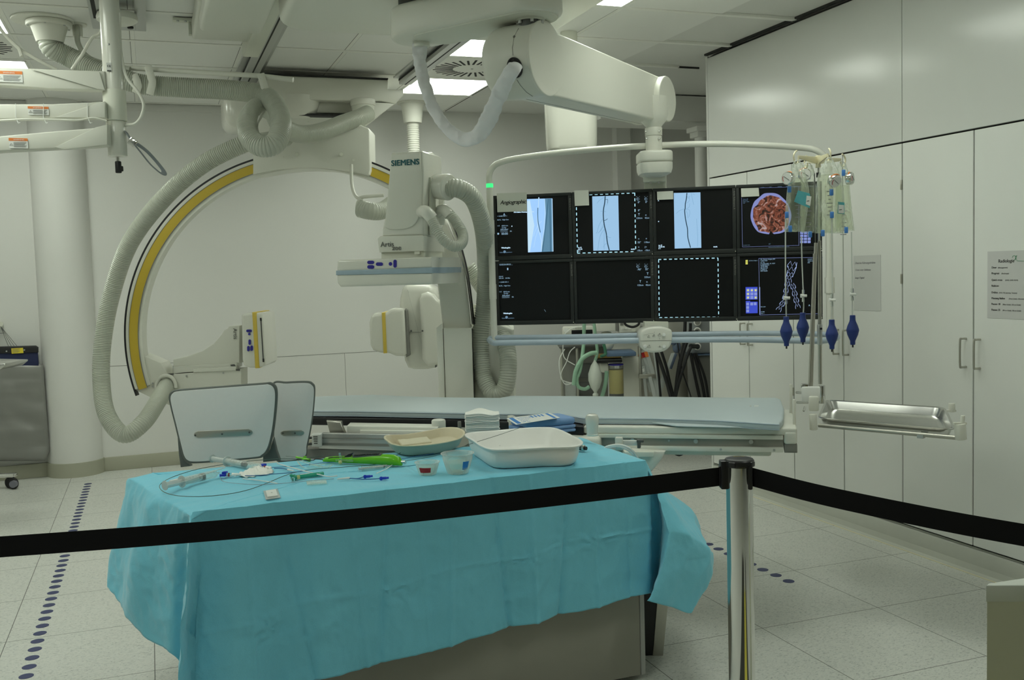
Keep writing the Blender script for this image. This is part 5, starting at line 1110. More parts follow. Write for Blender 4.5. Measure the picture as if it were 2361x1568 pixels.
for a, b in (((283, 835), (292, 1455)), ((283, 835), (985, 825)), ((292, 1455), (985, 1440))): line(m, [c9(a), c9(b)], 0.0007)
flat(m, [c9(p) for p in ((285, 1150), (297, 1150), (300, 1450), (290, 1450))], 0.0013)
build('frame_lines', m, E_frame, SCR(3, 0), smooth=0)
m = MB()
for i, s in enumerate(('DL_Demo_Images_001', '*1.02.1934', 'LT 1m', 'IT 24.02.2001, M, 102Y', 'D.MRT/01/72', '27-05-2005', '08.10.31.29', 'IL MAX 2', 'RMT 06/05')): stext(m, s, 1753.5, 599.5+3.35*i, 0.0075)
for i, s in enumerate(('AXIOM Artis', 'VB22N 070413', 'HFS')): stext(m, s, 1862, 599+4*i, 0.0065)
stext(m, 'dl_Demo_Images_1', 1726.5, 602, 0.0055); stext(m, 'RIX 1024', 1754, 708.5, 0.006); stext(m, 'SL 80.0', 1754.5, 720, 0.006); stext(m, 'Spin -1', 1754.5, 723.5, 0.006); stext(m, 'Nicht für Diagnostikzwecke geeignet', 1774, 730, 0.0055); stext(m, 'A', 1864, 706, 0.012)
build('on_screen_text', m, E_text, SCR(3, 0), smooth=0)
# paper notes taped on the monitors
def note(pts, lb, letters=None):
    m = MB().prism([F0(u, v, 0.0035) for u, v in pts], MY*0.0012)
    t = T('paper_note', lb, 'paper note', F0(*pts[2], 0.003), 'notes stuck on the monitors')
    build('sheet', m, M_paper, t, smooth=0)
    if letters: build('handwriting', letters(), M_ink, t, smooth=0)
def angio():
    m = MB(); txt_bm(m, 'Angiographic', 0.029, F0(1153.5, 471.5, 0.0042), MX, UP, depth=0.0002, shear=0.25, weight=0.0004, space=0.9); return m
note([(1145.5, 446), (1214.5, 443.5), (1215, 487), (1147, 489.5)], 'larger off-white note with handwriting, top left of the screen wall', angio)
note([(1324, 439.5), (1357, 438.5), (1358.5, 473.5), (1325.5, 475)], 'blank off-white note over the corner of the second upper monitor')
note([(1514.5, 442), (1552, 440.5), (1552.5, 459.5), (1515.5, 461)], 'blank whitish note over the corner of the third upper monitor')
note([(1708.5, 434.5), (1749, 433), (1750.5, 452.5), (1709, 454.5)], 'blank whitish note over the corner of the head scan monitor')
# rack with support tubes and handle
t = T('monitor_rack', 'white tubular rack with curved top tube, two handle bars and control box around the monitors', 'monitor rack', (BL+BR)/2)
build('rear_panel', MB().box((0.01, 0.058, 0.01), (4*MW-0.01, 0.085, 2*MH-0.01), Fr(BL, MX, MY)), M_darkgrey, t)
c_ = Fr((sx, sy, 0), MX, MY)
build('column', MB().box((-0.055, 0.035, 1.175), (0.055, 0.12, 1.98), c_, bev=0.004), M_whitem, t)
build('column_bracket', MB().box((-0.056, -0.02, 1.93), (0.056, 0.12, 2.03), c_, bev=0.004), M_whitem, t)
m = MB()
for u in (1500, 1519): m.cyl(W(u, 421, 4.93), W(u, 421, 5.0), 0.006, seg=14)
build('bolt', m, M_grey, t)
dl, dr2 = 5.17, 4.86
arch = [(1129, 430, dl), (1128, 405, dl), (1136, 386, dl-0.0), (1155, 374, dl-0.01), (1200, 364, dl-0.03), (1300, 351, dl-0.08), (1400, 342, dl-0.11), (1500, 336, dl-0.15), (1620, 332, dl-0.19), (1740, 334, dl-0.24), (1850, 341, dl-0.28), (1882, 347, dl-0.30), (1902, 362, dr2), (1911, 385, dr2)]
build('arch_tube', MB().tube(catmull([W(*p) for p in arch], 10), 0.0155, 18), M_whiteg, t)
vl = W(1129, 430, dl); vlz = W(1129, 790, dl).z
build('side_tube', MB().cyl((vl.x, vl.y, vlz), (vl.x, vl.y, vl.z), 0.0175, seg=24), M_whiteg, t)
vr = W(1911, 385, dr2); vrz = W(1915, 770, dr2).z
build('side_tube', MB().cyl((vr.x, vr.y, vrz), (vr.x, vr.y, vr.z), 0.0175, seg=24), M_whiteg, t)
for v0, v1 in ((508, 540), (656, 690)):
    build('tube_collar', MB().cyl((vl.x, vl.y, W(1129, v1, dl).z), (vl.x, vl.y, W(1129, v0, dl).z), 0.0195, seg=24), M_whiteg, t)
build('tube_collar', MB().cyl((vr.x, vr.y, W(1911, 676, dr2).z), (vr.x, vr.y, W(1911, 640, dr2).z), 0.0235, seg=24), M_whiteg, t)
zz_ = W(1127, 433, dl).z; build('green_light_ring', MB().cyl((vl.x, vl.y, zz_), (vl.x, vl.y, zz_+0.021), 0.0185, seg=24), M_ledg, t)
q1 = W(1130, 776, dl); q2 = W(1930, 768, dr2+0.02)
def bar(pts, r, name): build(name, MB().tube(catmull([W(*p) for p in pts], 8), r, 16), M_bluegrey, t)
bar([(1129, 782, dl), (1150, 778.5, dl-0.01), (1300, 777, 5.05), (1480, 773, 4.97), (1700, 769, 4.9), (1880, 770, 4.85), (1910, 774, 4.84)], 0.0135, 'rear_handle_bar')
bar([(1128, 784, dl-0.01), (1138, 791, dl-0.14), (1160, 790.5, dl-0.2), (1300, 788.5, 4.92), (1480, 785, 4.84), (1700, 783, 4.73), (1860, 786, 4.68), (1905, 785, 4.70), (1930, 778, 4.78), (1915, 771, 4.85)], 0.0145, 'front_handle_bar')
ob = catmull([V((u, v, 0)) for u, v in ((1476, 775), (1481, 762), (1500, 754.5), (1524, 753), (1543, 758), (1550, 766), (1549, 790), (1541, 804), (1525, 812), (1500, 813), (1484, 807), (1477, 795))], 5, closed=True)
cb = build('control_box', MB().prism([W(p.x, p.y, 4.78) for p in ob], FW*0.14, bev=0.012), M_whiteg, t)
m = MB(); m.tube([W(1476, 786, 4.779), W(1549, 785, 4.779)], 0.0008, 6); build('joint_line', m, M_grey, cb)
for u, v in ((1531, 772), (1487.5, 799), (1531, 799)): build('push_button', MB().cyl(W(u, v, 4.770), W(u, v, 4.785), 0.0088, seg=20, bev=0.002), M_lblw, cb)
m = MB()
def glyph(u, v, s=1.0):
    P = [W(u+4.2*s*math.cos(a), v+2.2*s*math.sin(a), 4.777) for a in [0.5+k*0.5 for k in range(11)]]; m.tube(P, 0.0006, 5); m.tube([W(u, v-5*s, 4.777), W(u, v-1*s, 4.777)], 0.0006, 5); m.tube([W(u-1.5*s, v-3.5*s, 4.777), W(u, v-5.2*s, 4.777), W(u+1.5*s, v-3.5*s, 4.777)], 0.0006, 5)
glyph(1521, 773); glyph(1496, 777, 0.8); glyph(1508, 775, 0.8); glyph(1497, 800); txt_bm(m, '2', 0.008, W(1520, 782, 4.777), RT, UP, depth=0.0003); txt_bm(m, '1', 0.008, W(1495, 809, 4.777), RT, UP, depth=0.0003)
m.tube([W(1517, 800, 4.777), W(1526, 800, 4.777)], 0.0006, 5); m.tube([W(1521.5, 797, 4.777), W(1521.5, 801, 4.777)], 0.0014, 5)
m.tube([W(1484, 773, 4.777), W(1500, 769, 4.777), W(1509, 768, 4.777), W(1509, 764, 4.777)], 0.0004, 5)
build('symbols', m, M_inkg, cb, smooth=0)
build('bottom_bracket', MB().prism([W(u, v, 4.97) for u, v in ((1486, 742), (1541, 742), (1541, 765), (1488, 765))], FW*0.08, bev=0.003), M_whitem, t)
# ================================================================== INFUSION STAND WITH PRESSURE CUFFS, TRAY
t = T('infusion_stand', 'steel infusion pole with cream four-hook cross clamped at the table end', 'infusion stand', W(1895, 900, 4.12))
DP = 4.12
def vpole(name, u, v0, v1, r, d, m, r2=None, seg=16):
    a = W(u, v0, d); b = W(u, v1, d); return build(name, MB().cyl((a.x, a.y, b.z), (a.x, a.y, a.z), r, r2, seg=seg), m, t)
vpole('upper_rod', 1887, 380, 560, 0.0045, DP, M_chrome)
vpole('rod_collar', 1887, 398, 409, 0.009, DP, M_black)
build('guy_wire', MB().tube([W(1878, 400, DP), W(1880, 560, DP), W(1879, 585, DP)], 0.0022, 8), M_darkgrey, t)
m = MB(); m.cyl(W(1869, 915, 4.08), W(1881, 560, DP-0.01), 0.0085, 0.007, seg=16); m.cyl(W(1866.5, 905, 4.075), W(1878, 585, DP-0.012), 0.0065, seg=12); build('lower_rod', m, M_steelb, t)
m = MB(); m.cyl(W(1891, 885, 4.16), W(1889, 555, DP), 0.0085, 0.007, seg=16); build('lower_rod', m, M_steelb, t)
build('rod_coupling', MB().cyl(W(1890.5, 795, 4.15), W(1890, 748, 4.145), 0.0105, seg=20, bev=0.002).cyl(W(1893, 758, 4.13), W(1893, 758, 4.11), 0.006, seg=12), M_alu, t)
build('coupling_knob', MB().cyl(W(1893, 758, 4.115), W(1893, 758, 4.10), 0.005, seg=12), M_black, t)
# four-hook cross
hub = W(1886, 362, DP)
build('hub', MB().cyl((hub.x, hub.y, hub.z-0.044), (hub.x, hub.y, hub.z+0.006), 0.011, seg=20, bev=0.002), M_cream, t)
hooks = {'a': (1841, 368, 4.04), 'b': (1862, 371, 4.22), 'c': (1909, 362, 4.0), 'd': (1938, 366, 4.20)}
for kx, (u, v, d) in hooks.items():
    e = W(u, v-6, d); q = V((hub.x, hub.y, 0)); ed = V((e.x-hub.x, e.y-hub.y, 0)); L_ = ed.length; ed.normalize(); sd = V((-ed.y, ed.x, 0))
    z = hub.z
    P = [hub+sd*0.004, hub+ed*L_+sd*0.003, hub+ed*L_+sd*0.003-UP*0.012, hub+sd*0.004-UP*0.03]
    a_ = build('hook_arm', MB().prism(P, -sd*0.007, bev=0.001), M_cream, t)
    h = hub+ed*(L_+0.0)
    HP = [h-UP*0.004, h-UP*0.026+ed*0.004, h-UP*0.034+ed*0.014, h-UP*0.026+ed*0.026, h-UP*0.002+ed*0.031, h+UP*0.014+ed*0.020, h+UP*0.018+ed*0.010]
    build('hook', MB().tube(catmull(HP, 6), 0.0034, 10), M_cream, a_)
# clamps at the base
m = MB(); m.box((-0.035, -0.02, -0.03), (0.04, 0.02, 0.03), Fr(W(1868, 908, 4.06), TA, TB), bev=0.006); build('clamp_block', m, M_lblw, t)
m = MB(); m.box((-0.02, -0.015, -0.04), (0.02, 0.015, 0.02), Fr(W(1876, 925, 4.03), TA, TB), bev=0.006); build('clamp_block', m, M_white, t)
build('clamp_pin', MB().cyl(W(1836, 905, 4.06), W(1858, 906, 4.08), 0.0055, seg=12), M_steel, t); build('clamp_pin', MB().cyl(W(1838, 928, 3.98), W(1862, 928, 4.0), 0.0055, seg=12), M_steel, t)
m = MB(); m.cyl(W(1854, 890, 4.07), W(1856, 920, 4.06), 0.007, seg=12).box((-0.014, -0.01, -0.005), (0.014, 0.01, 0.012), Fr(W(1855, 892, 4.07), TA, TB), bev=0.002); m.cyl(W(1856, 938, 4.0), W(1853, 948, 3.99), 0.004, seg=10); build('clamp_lever', m, M_steel, t)
build('steel_socket', MB().cyl(W(1895, 930, 4.16), W(1895, 889, 4.16), 0.0135, seg=24, bev=0.001), M_steel, t)
# pressure cuffs
def cuff(kx, lb, top, prof, gauge, gdir, line_, bulb, stop_v, fluid=True, teal=None, dd=4.05, tilt=0.0):
    t = T('pressure_cuff', lb, 'pressure infusion cuff', W(bulb[0], bulb[1]+36, dd), 'pressure cuffs on the infusion stand')
    rings = []
    for v, u0, u1, th in prof:
        c = (u0+u1)/2; w_ = (u1-u0)/2*dd/FPX; C0 = W(c, v, dd)
        rings.append([C0+RT*math.cos(a)*w_*(1 if abs(math.cos(a)) > 0.2 else 1)+FW*math.sin(a)*th for a in [2*math.pi*k/20 for k in range(20)]])
    build('bag', MB().ring_loft(rings), M_clearbag, t, smooth=70)
    m = MB()
    edge = [W(u0, v, dd) for v, u0, u1, th in prof]+[W(u1, v, dd) for v, u0, u1, th in reversed(prof)]
    m.tube(edge, 0.0016, 6, closed=True); build('seam', m, M_clearbag, t)
    n = len(prof); fr_ = []
    for v, u0, u1, th in prof[n//3:]:
        c = (u0+u1)/2; w_ = (u1-u0)/2*dd/FPX*0.86; C0 = W(c, v-2, dd)
        fr_.append([C0+RT*math.cos(a)*w_+FW*math.sin(a)*th*0.75 for a in [2*math.pi*k/20 for k in range(20)]])
    build('fluid_pouch', MB().ring_loft(fr_), M_fluid, t, smooth=70)
    m = MB()
    c_ = (prof[3][1]+prof[3][2])/2
    for i in range(7):
        v = prof[3][0]+6+9*i; k = 7-2*(i % 3); m.prism([W(c_-k, v, dd-th*0-0.033), W(c_+k, v-0.5, dd-0.033), W(c_+k, v+1.2, dd-0.033), W(c_-k, v+1.7, dd-0.033)], FW*0.0004)
    build('printed_scale', m, M_inkd, t, smooth=0)
    # hanging loop
    hk = top; m = MB(); m.tube(catmull([W(hk[0]-9, hk[1]+14, dd), W(hk[0]-7, hk[1]+2, dd), W(hk[0], hk[1]-2, dd), W(hk[0]+7, hk[1]+2, dd), W(hk[0]+9, hk[1]+14, dd)], 6), 0.002, 8); build('hanging_loop', m, M_tube, t)
    # gauge
    g = W(gauge[0], gauge[1], dd-0.05); gd = gdir.normalized(); r = 0.0265
    gg = build('gauge', MB().cyl(g+gd*-0.026, g, r*0.94, r, seg=32, bev=0.003), M_chrome, t)
    build('dial', MB().cyl(g-gd*0.001, g+gd*0.0012, r*0.84, seg=32), M_lblw, gg)
    sx_ = gd.cross(UP).normalized(); sz = sx_.cross(gd).normalized()
    build('needle', MB().tube([g+gd*0.002-sx_*0.012-sz*0.008, g+gd*0.002+sx_*0.012+sz*0.008], 0.0008, 6), M_ink, gg)
    build('red_arc', MB().tube([g+gd*0.0018+sx_*0.018*math.cos(a)+sz*0.018*math.sin(a) for a in [-0.7+0.2*k for k in range(7)]], 0.0012, 6), M_red, gg)
    build('orange_band', MB().tube([g-gd*0.012+sx_*r*0.965*math.cos(a)+sz*r*0.965*math.sin(a) for a in [0.6+0.2*k for k in range(9)]], 0.003, 6), M_orange, gg)
    if teal:
        m = MB(); m.prism([W(u, v, dd-0.034) for u, v in teal[0]], FW*0.001); build('teal_label', m, M_tealb, t, smooth=0)
        m = MB(); m.prism([W(u, v, dd-0.036) for u, v in teal[1]], FW*0.001); build('white_label', m, M_lblw, t, smooth=0)
        m = MB(); c = teal[1][3]; m.prism([W(c[0]+2, c[1]-8, dd-0.037), W(c[0]+8, c[1]-9, dd-0.037), W(c[0]+8, c[1]-7, dd-0.037), W(c[0]+2, c[1]-6, dd-0.037)], FW*0.0005); build('print', m, M_inkg, t, smooth=0)
    for (u, v) in line_[1]: build('blue_clip', MB().box((-0.007, -0.006, -0.014), (0.007, 0.006, 0.012), Fr(W(u, v, dd-0.035), RT, FW), bev=0.003), M_blue2, t)
    P = [W(u, v, dd-0.03) for u, v in line_[0]]
    build('air_line', MB().tube(catmull(P, 6), 0.0026, 8), M_tube, t)
    u, v = line_[0][-1][0], stop_v
    sc_ = build('stopcock', MB().cyl(W(u, v-14, dd-0.03), W(u, v-5, dd-0.03), 0.0055, seg=12).cyl(W(u, v-5, dd-0.03), W(u, v+6, dd-0.03), 0.0045, seg=12).cyl(W(u, v+6, dd-0.03), W(u, v+14, dd-0.03), 0.0055, seg=12), M_clear, t)
    build('stopcock_tap', MB().cyl(W(u-5, v, dd-0.04), W(u+8, v, dd-0.04), 0.006, seg=12).box((-0.012, -0.004, -0.008), (-0.004, 0.004, 0.008), Fr(W(u, v, dd-0.04), RT, FW), bev=0.002), M_tiewhite, sc_)
    bu, bv = bulb; c = W(bu, bv, dd-0.03); k = dd/FPX
    build('bulb', MB().lathe(c, [(5.5*k, 34*k), (6.3*k, 33*k), (6.5*k, 24*k), (7.2*k, 20*k), (11.5*k, 10*k), (14*k, 1*k), (14.1*k, -1*k), (11.8*k, -11*k), (7.5*k, -21*k), (5.8*k, -25*k), (5.6*k, -33*k), (4.6*k, -34*k)], seg=28), M_bulb, t)
    build('valve_tip', MB().cyl(c-UP*40*k, c-UP*33*k, 2*k, seg=10), M_black, t)
    return t
cuff('a', 'leftmost clear pressure cuff with a teal label, in front of the scan monitor', (1838, 372),
     [(376, 1829, 1848, 0.008), (392, 1824, 1853, 0.018), (412, 1819, 1860, 0.028), (440, 1815, 1865, 0.034), (480, 1812, 1862, 0.034), (510, 1810, 1858, 0.028), (534, 1809, 1854, 0.008)],
     (1814, 411), -RT*0.75-FW*0.6, ([(1811, 494), (1811, 560), (1811, 640), (1812, 690), (1813, 731)], [(1820, 436), (1814, 495), (1822, 527)]), (1813, 764), 687, teal=([(1840, 439), (1867, 446), (1868, 452), (1867, 480), (1831, 465)], [(1860, 451), (1871, 453), (1868, 475), (1858, 471)]), dd=4.02)
cuff('b', 'clear pressure cuff behind the teal-labelled one, nearest the pole on its left', (1862, 377),
     [(382, 1852, 1873, 0.008), (400, 1850, 1878, 0.018), (430, 1848, 1880, 0.026), (480, 1846, 1882, 0.028), (515, 1846, 1881, 0.022), (536, 1848, 1880, 0.008)],
     (1857, 402), -FW, ([(1848, 545), (1849, 600), (1851, 650), (1853, 700), (1852, 724)], [(1864, 406), (1868, 540)]), (1851, 755), 682, dd=4.2)
cuff('c', 'largest yellowish pressure cuff hanging in front, gauge facing the viewer', (1912, 366),
     [(371, 1902, 1922, 0.008), (388, 1893, 1930, 0.020), (405, 1886, 1936, 0.030), (435, 1882, 1944, 0.038), (480, 1881, 1947, 0.040), (515, 1880, 1947, 0.030), (537, 1880, 1944, 0.008)],
     (1928, 419), -FW*0.75+RT*0.25-UP*0.45, ([(1918, 500), (1918, 560), (1919, 620), (1919, 690), (1918, 736)], [(1917, 443), (1918, 495), (1897, 537)]), (1918, 771), 692, teal=([(1932, 465), (1947, 467), (1947, 494), (1931, 492)], [(1934, 472), (1946, 473), (1946, 492), (1933, 491)]), dd=3.96)
cuff('d', 'rightmost clear pressure cuff behind, gauge turned to the right', (1940, 374),
     [(378, 1932, 1950, 0.008), (395, 1930, 1955, 0.018), (430, 1928, 1958, 0.026), (480, 1926, 1963, 0.026), (515, 1926, 1967, 0.02), (531, 1928, 1970, 0.006)],
     (1966, 411), RT*0.8-FW*0.55, ([(1963, 535), (1964, 600), (1965, 650), (1965, 700), (1965, 730)], [(1945, 398), (1951, 530)]), (1966, 761), 679, dd=4.16)
solo('loose_tubing', MB().tube(catmull([W(1943, 532, 4.05), W(1944, 640, 4.05), W(1945, 760, 4.05), W(1946, 920, 4.1)], 6), 0.001, 6), M_tube, 'thin clear line hanging behind the cuffs', 'tubing')
# instrument tray
NL, NR, FRr, FLl = [Zp(u, v, 0.845) for u, v in ((1886, 968), (2203, 995), (2178, 944), (1904, 926))]
t = T('instrument_tray', 'shallow stainless steel tray on a bracket beyond the table end', 'tray', (NL+FRr)/2)
def quadr(s0, z): # inset loops
    c = (NL+NR+FRr+FLl)/4
    base = [NL, NR, FRr, FLl]; o = []
    for i in range(4):
        p = base[i]; a = base[i-1]; b = base[(i+1) % 4]
        for f in (0.10, 0.055, 0.02): o.append(p.lerp(a, f*0.9)) if False else None
        da = (a-p).normalized(); db = (b-p).normalized(); r = 0.05
        for k in range(6):
            th = k/5; o.append(p+da*r*(1-th)**2+db*r*th**2)
    o2 = [c+(p-c)*s0 for p in o]
    return [V((p.x, p.y, z)) for p in o2]
build('tray_pan', MB().ring_loft([quadr(1.0, 0.848), quadr(1.012, 0.853), quadr(1.0, 0.855), quadr(0.975, 0.851), quadr(0.955, 0.835), quadr(0.93, 0.818), quadr(0.90, 0.815)], cap=False).poly(quadr(0.90, 0.815)), M_steel, t)
sd_ = (NR-NL).normalized()
m = MB(); m.cyl(NL-UP*0.022-FW*0.01, NR-UP*0.022-FW*0.01, 0.0085, seg=16); build('support_tube', m, M_steelb, t)
m = MB(); m.cyl(FLl-UP*0.03, FRr-UP*0.03, 0.0085, seg=16); build('support_tube', m, M_steelb, t)
m = MB(); m.box((-0.012, -0.012, -0.042), (0.012, 0.012, -0.028), Fr(NL.lerp(NR, 0.76)-FW*0.01+UP*0.006, sd_)); build('slide_stop', m, M_alu, t)
build('corner_socket', MB().cyl(W(1876, 991, 4.0), W(1874, 955, 4.0), 0.0155, seg=22, bev=0.002), M_white, t)
build('corner_socket', MB().cyl(W(2216, 1013, 3.68), W(2213, 977, 3.68), 0.021, seg=22, bev=0.002).cyl(W(2219, 975, 3.68), W(2220, 958, 3.68), 0.008, seg=14, bev=0.002).box((-0.035, -0.008, -0.004), (0.012, 0.008, 0.004), Fr(W(2220, 976, 3.68), RT)), M_white, t)
build('corner_socket', MB().cyl(W(2195, 950, 4.35), W(2194, 930, 4.35), 0.014, seg=20, bev=0.002).box((-0.05, -0.008, -0.006), (0.01, 0.008, 0.002), Fr(W(2198, 946, 4.35), RT)), M_white, t)
# ================================================================== EQUIPMENT IN THE NICHE
DN = 7.8
def nb(mb, u0, v0, u1, v1, d, th, bev=0.004):
    a = W(u0, v1, d); b = W(u1, v0, d); f_ = Fr((a.x, a.y, 0), RT, FW); w_ = (b-a).dot(RT)
    return mb.box((0, 0, a.z), (w_, th, b.z), f_, bev=bev)
def nf(mb, u0, v0, u1, d, th, zb=0.06, bev=0.004):
    a = W(u0, v0, d); b = W(u1, v0, d); f_ = Fr((a.x, a.y, 0), RT, FW); return mb.box((0, 0, zb), ((b-a).dot(RT), th, a.z), f_, bev=bev)
t = T('anaesthesia_machine', 'cluttered anaesthesia machine with white column, slate shelf and yellow absorber, beneath the monitors', 'anaesthesia machine', W(1400, 1050, DN))
build('drawer_cabinet', nf(MB(), 1297, 803, 1400, DN+0.1, 0.4), M_grey, t)
for u in (1291, 1327): build('steel_post', nf(MB(), u, 800, u+6, DN+0.02, 0.03), M_steelb, t)
for v in (838, 880, 925): build('drawer_front', nb(MB(), 1333, v, 1372, v+34, DN+0.08, 0.03), M_darkgrey, t)
build('clear_bin', nb(MB(), 1304, 882, 1328, 914, DN+0.06, 0.04), M_clearw, t)
build('work_shelf', nb(MB(), 1290, 796, 1400, 804, DN, 0.4), M_darkgrey, t)
build('white_column', nf(MB(), 1437, 824, 1473, DN-0.05, 0.3), M_white, t)
build('upper_body', nb(MB(), 1398, 790, 1476, 826, DN, 0.3, 0.01), M_white, t)
build('slate_shelf', nb(MB(), 1399, 811, 1467, 823, DN-0.3, 0.28, 0.008), M_panelb, t)
build('absorber_head', nb(MB(), 1376, 826, 1435, 838, DN-0.25, 0.2, 0.01), M_black, t)
build('absorber_brass', nb(MB(), 1374, 818, 1433, 827, DN-0.25, 0.2, 0.01), mat('brass_brown', (0.30, 0.20, 0.06), 0.4, metal=0.4, var=0.1), t)
build('head_stripe', nb(MB(), 1378, 829, 1434, 830.5, DN-0.255, 0.01, 0), M_lblw, t)
def ncyl(u, v0, v1, r, d, seg=28):
    a = W(u, v0, d); b = W(u, v1, d); return MB().cyl((a.x, a.y, b.z), (a.x, a.y, a.z), r, seg=seg, bev=0.003)
can = build('absorber_canister', ncyl(1420, 840, 915, 0.056, DN-0.2), M_clear, t)
build('granules', ncyl(1420, 852, 907, 0.051, DN-0.2), M_canister, can); build('blue_rim', ncyl(1420, 838.5, 842, 0.058, DN-0.2), M_navy, can); build('canister_base', ncyl(1420, 907, 918, 0.045, DN-0.2), M_darkgrey, can)
build('valve_block', nb(MB(), 1384, 836, 1404, 860, DN-0.22, 0.1, 0.02), M_white, t)
m = MB(); m.lathe(W(1372, 868, DN-0.35), [(0.006, 0.125), (0.01, 0.115), (0.03, 0.085), (0.052, 0.02), (0.052, -0.03), (0.035, -0.085), (0.014, -0.115), (0.012, -0.125), (0.022, -0.135), (0.022, -0.15)], seg=24); build('breathing_bag', m, mat('breathing_bag_film', (0.62, 0.66, 0.60), 0.4, var=0.04), t)
def mtube(P, r=0.0145, m_=M_mint, nm='breathing_tube'):
    return build(nm, MB().hose([W(*p) for p in P], r, pitch=0.012, seg=10, depth=0.07), m_, t)
mtube([(1376, 813, DN-0.35), (1360, 816, DN-0.36), (1342, 828, DN-0.37), (1328, 855, DN-0.38), (1323, 888, DN-0.38)], 0.017)
mtube([(1347, 742, DN-0.3), (1345, 800, DN-0.3), (1338, 850, DN-0.36), (1330, 875, DN-0.37), (1334, 892, DN-0.37), (1348, 897, DN-0.36), (1358, 892, DN-0.34)], 0.014)
mtube([(1369, 742, DN-0.3), (1373, 775, DN-0.3), (1377, 812, DN-0.3), (1372, 832, DN-0.34)], 0.012)
mtube([(1399, 856, DN-0.3), (1396, 885, DN-0.3), (1388, 915, DN-0.3)], 0.016)
build('oxygen_tube', MB().tube(catmull([W(1391, 790, DN-0.3), W(1396, 815, DN-0.3), W(1385, 822, DN-0.32)], 6), 0.012, 10), mat('dark_green_tube', (0.06, 0.20, 0.12), 0.4, var=0.05), t)
m = MB(); m.ell(W(1402, 794, DN-0.1), 0.05, 0.03, 0.045, seg=16); m.ell(W(1398, 770, DN-0.05), 0.05, 0.03, 0.02, seg=16); build('round_dial', m, M_whitem, t)
for P in ([(1345, 752), (1320, 757), (1302, 772), (1298, 800), (1302, 826), (1326, 842)], [(1326, 800), (1314, 812), (1306, 835), (1294, 860), (1296, 876), (1320, 884)], [(1302, 805), (1290, 830), (1292, 862), (1302, 885), (1316, 885)]):
    build('thin_lead', MB().tube(catmull([W(u, v, DN-0.2) for u, v in P], 6), 0.004, 6), M_lblw, t)
t = T('patient_monitor', 'small white patient monitor with dark screen, half hidden by the handle bars', 'patient monitor', W(1335, 776, DN-0.1))
build('case', nb(MB(), 1298, 752, 1370, 776, DN-0.1, 0.12, 0.015), M_white, t)
build('screen', nb(MB(), 1318, 760, 1366, 775, DN-0.106, 0.01, 0.002), M_screen, t)
build('dial', MB().cyl(W(1306, 762, DN-0.115), W(1306, 762, DN-0.1), 0.02, seg=20), M_lblw, t)
m = MB(); txt_bm(m, 'Monitor', 0.02, W(1322, 758.5, DN-0.108), RT, UP); build('lettering', m, M_inkg, t)
t = T('ventilator_unit', 'white box with grey lamp panel directly under the lower second monitor', 'medical device', W(1402, 766, DN-0.1))
build('case', nb(MB(), 1376, 735, 1426, 765, DN-0.1, 0.2, 0.008), M_white, t); build('side_panel', nb(MB(), 1419, 738, 1426, 763, DN-0.105, 0.01, 0.002), M_grey, t)
t = T('display_unit', 'white device with vents, two small keys and a knob, left of the control box', 'medical device', W(1450, 768, DN-0.1))
build('case', nb(MB(), 1427, 735, 1476, 768, DN-0.1, 0.2, 0.008), M_white, t)
m = MB(); 
for u in (1432, 1440, 1448): nb(m, u, 754, u+7, 760, DN-0.105, 0.01, 0.001)
build('keys', m, M_profile, t); build('vent_panel', nb(MB(), 1430, 740, 1437, 751, DN-0.105, 0.01, 0.001), M_grey, t)
build('knob', MB().cyl(W(1461, 761, DN-0.13), W(1461, 761, DN-0.1), 0.016, seg=20), M_whitem, t)
solo('black_loop_cable', MB().tube(catmull([W(1440, 735, DN-0.2), W(1442, 748, DN-0.2), W(1458, 754, DN-0.2), W(1472, 748, DN-0.2), W(1474, 735, DN-0.2)], 6), 0.010, 8), M_rubber, 'thick black cable loop peeking out under the monitors', 'cable')
t = T('pictogram_sign', 'tiny white sign with grey pictograms left of the control box', 'sign', W(1480, 758, DN)); build('sign_plate', nb(MB(), 1473, 735, 1489, 759, DN-0.02, 0.01, 0.001), M_lblw, t)
m = MB(); txt_bm(m, '::', 0.04, W(1476, 757, DN-0.025), RT, UP); build('pictograms', m, M_inkg, t)
t = T('storage_rack', 'grey rack holding slanted clear catheter pouches with orange tips', 'rack', W(1500, 1050, DN+0.05))
build('back_board', nf(MB(), 1474, 742, 1588, DN+0.35, 0.03), M_steelb, t)
build('shelf_bar', nb(MB(), 1474, 862, 1520, 873, DN-0.1, 0.08, 0.003), M_steelb, t)
build('side_post', nf(MB(), 1473, 800, 1478, DN-0.08, 0.3), M_steelb, t)
pouches = [(1473, 812, 1500, 905, 8, M_orange), (1480, 808, 1512, 912, 9, M_red), (1487, 806, 1521, 915, 9, M_orange), (1482, 845, 1489, 915, 6, M_lblw), (1508, 812, 1520, 905, 7, None), (1550, 815, 1518, 912, 8, None), (1530, 860, 1514, 915, 7, None), (1497, 870, 1508, 915, 7, None)]
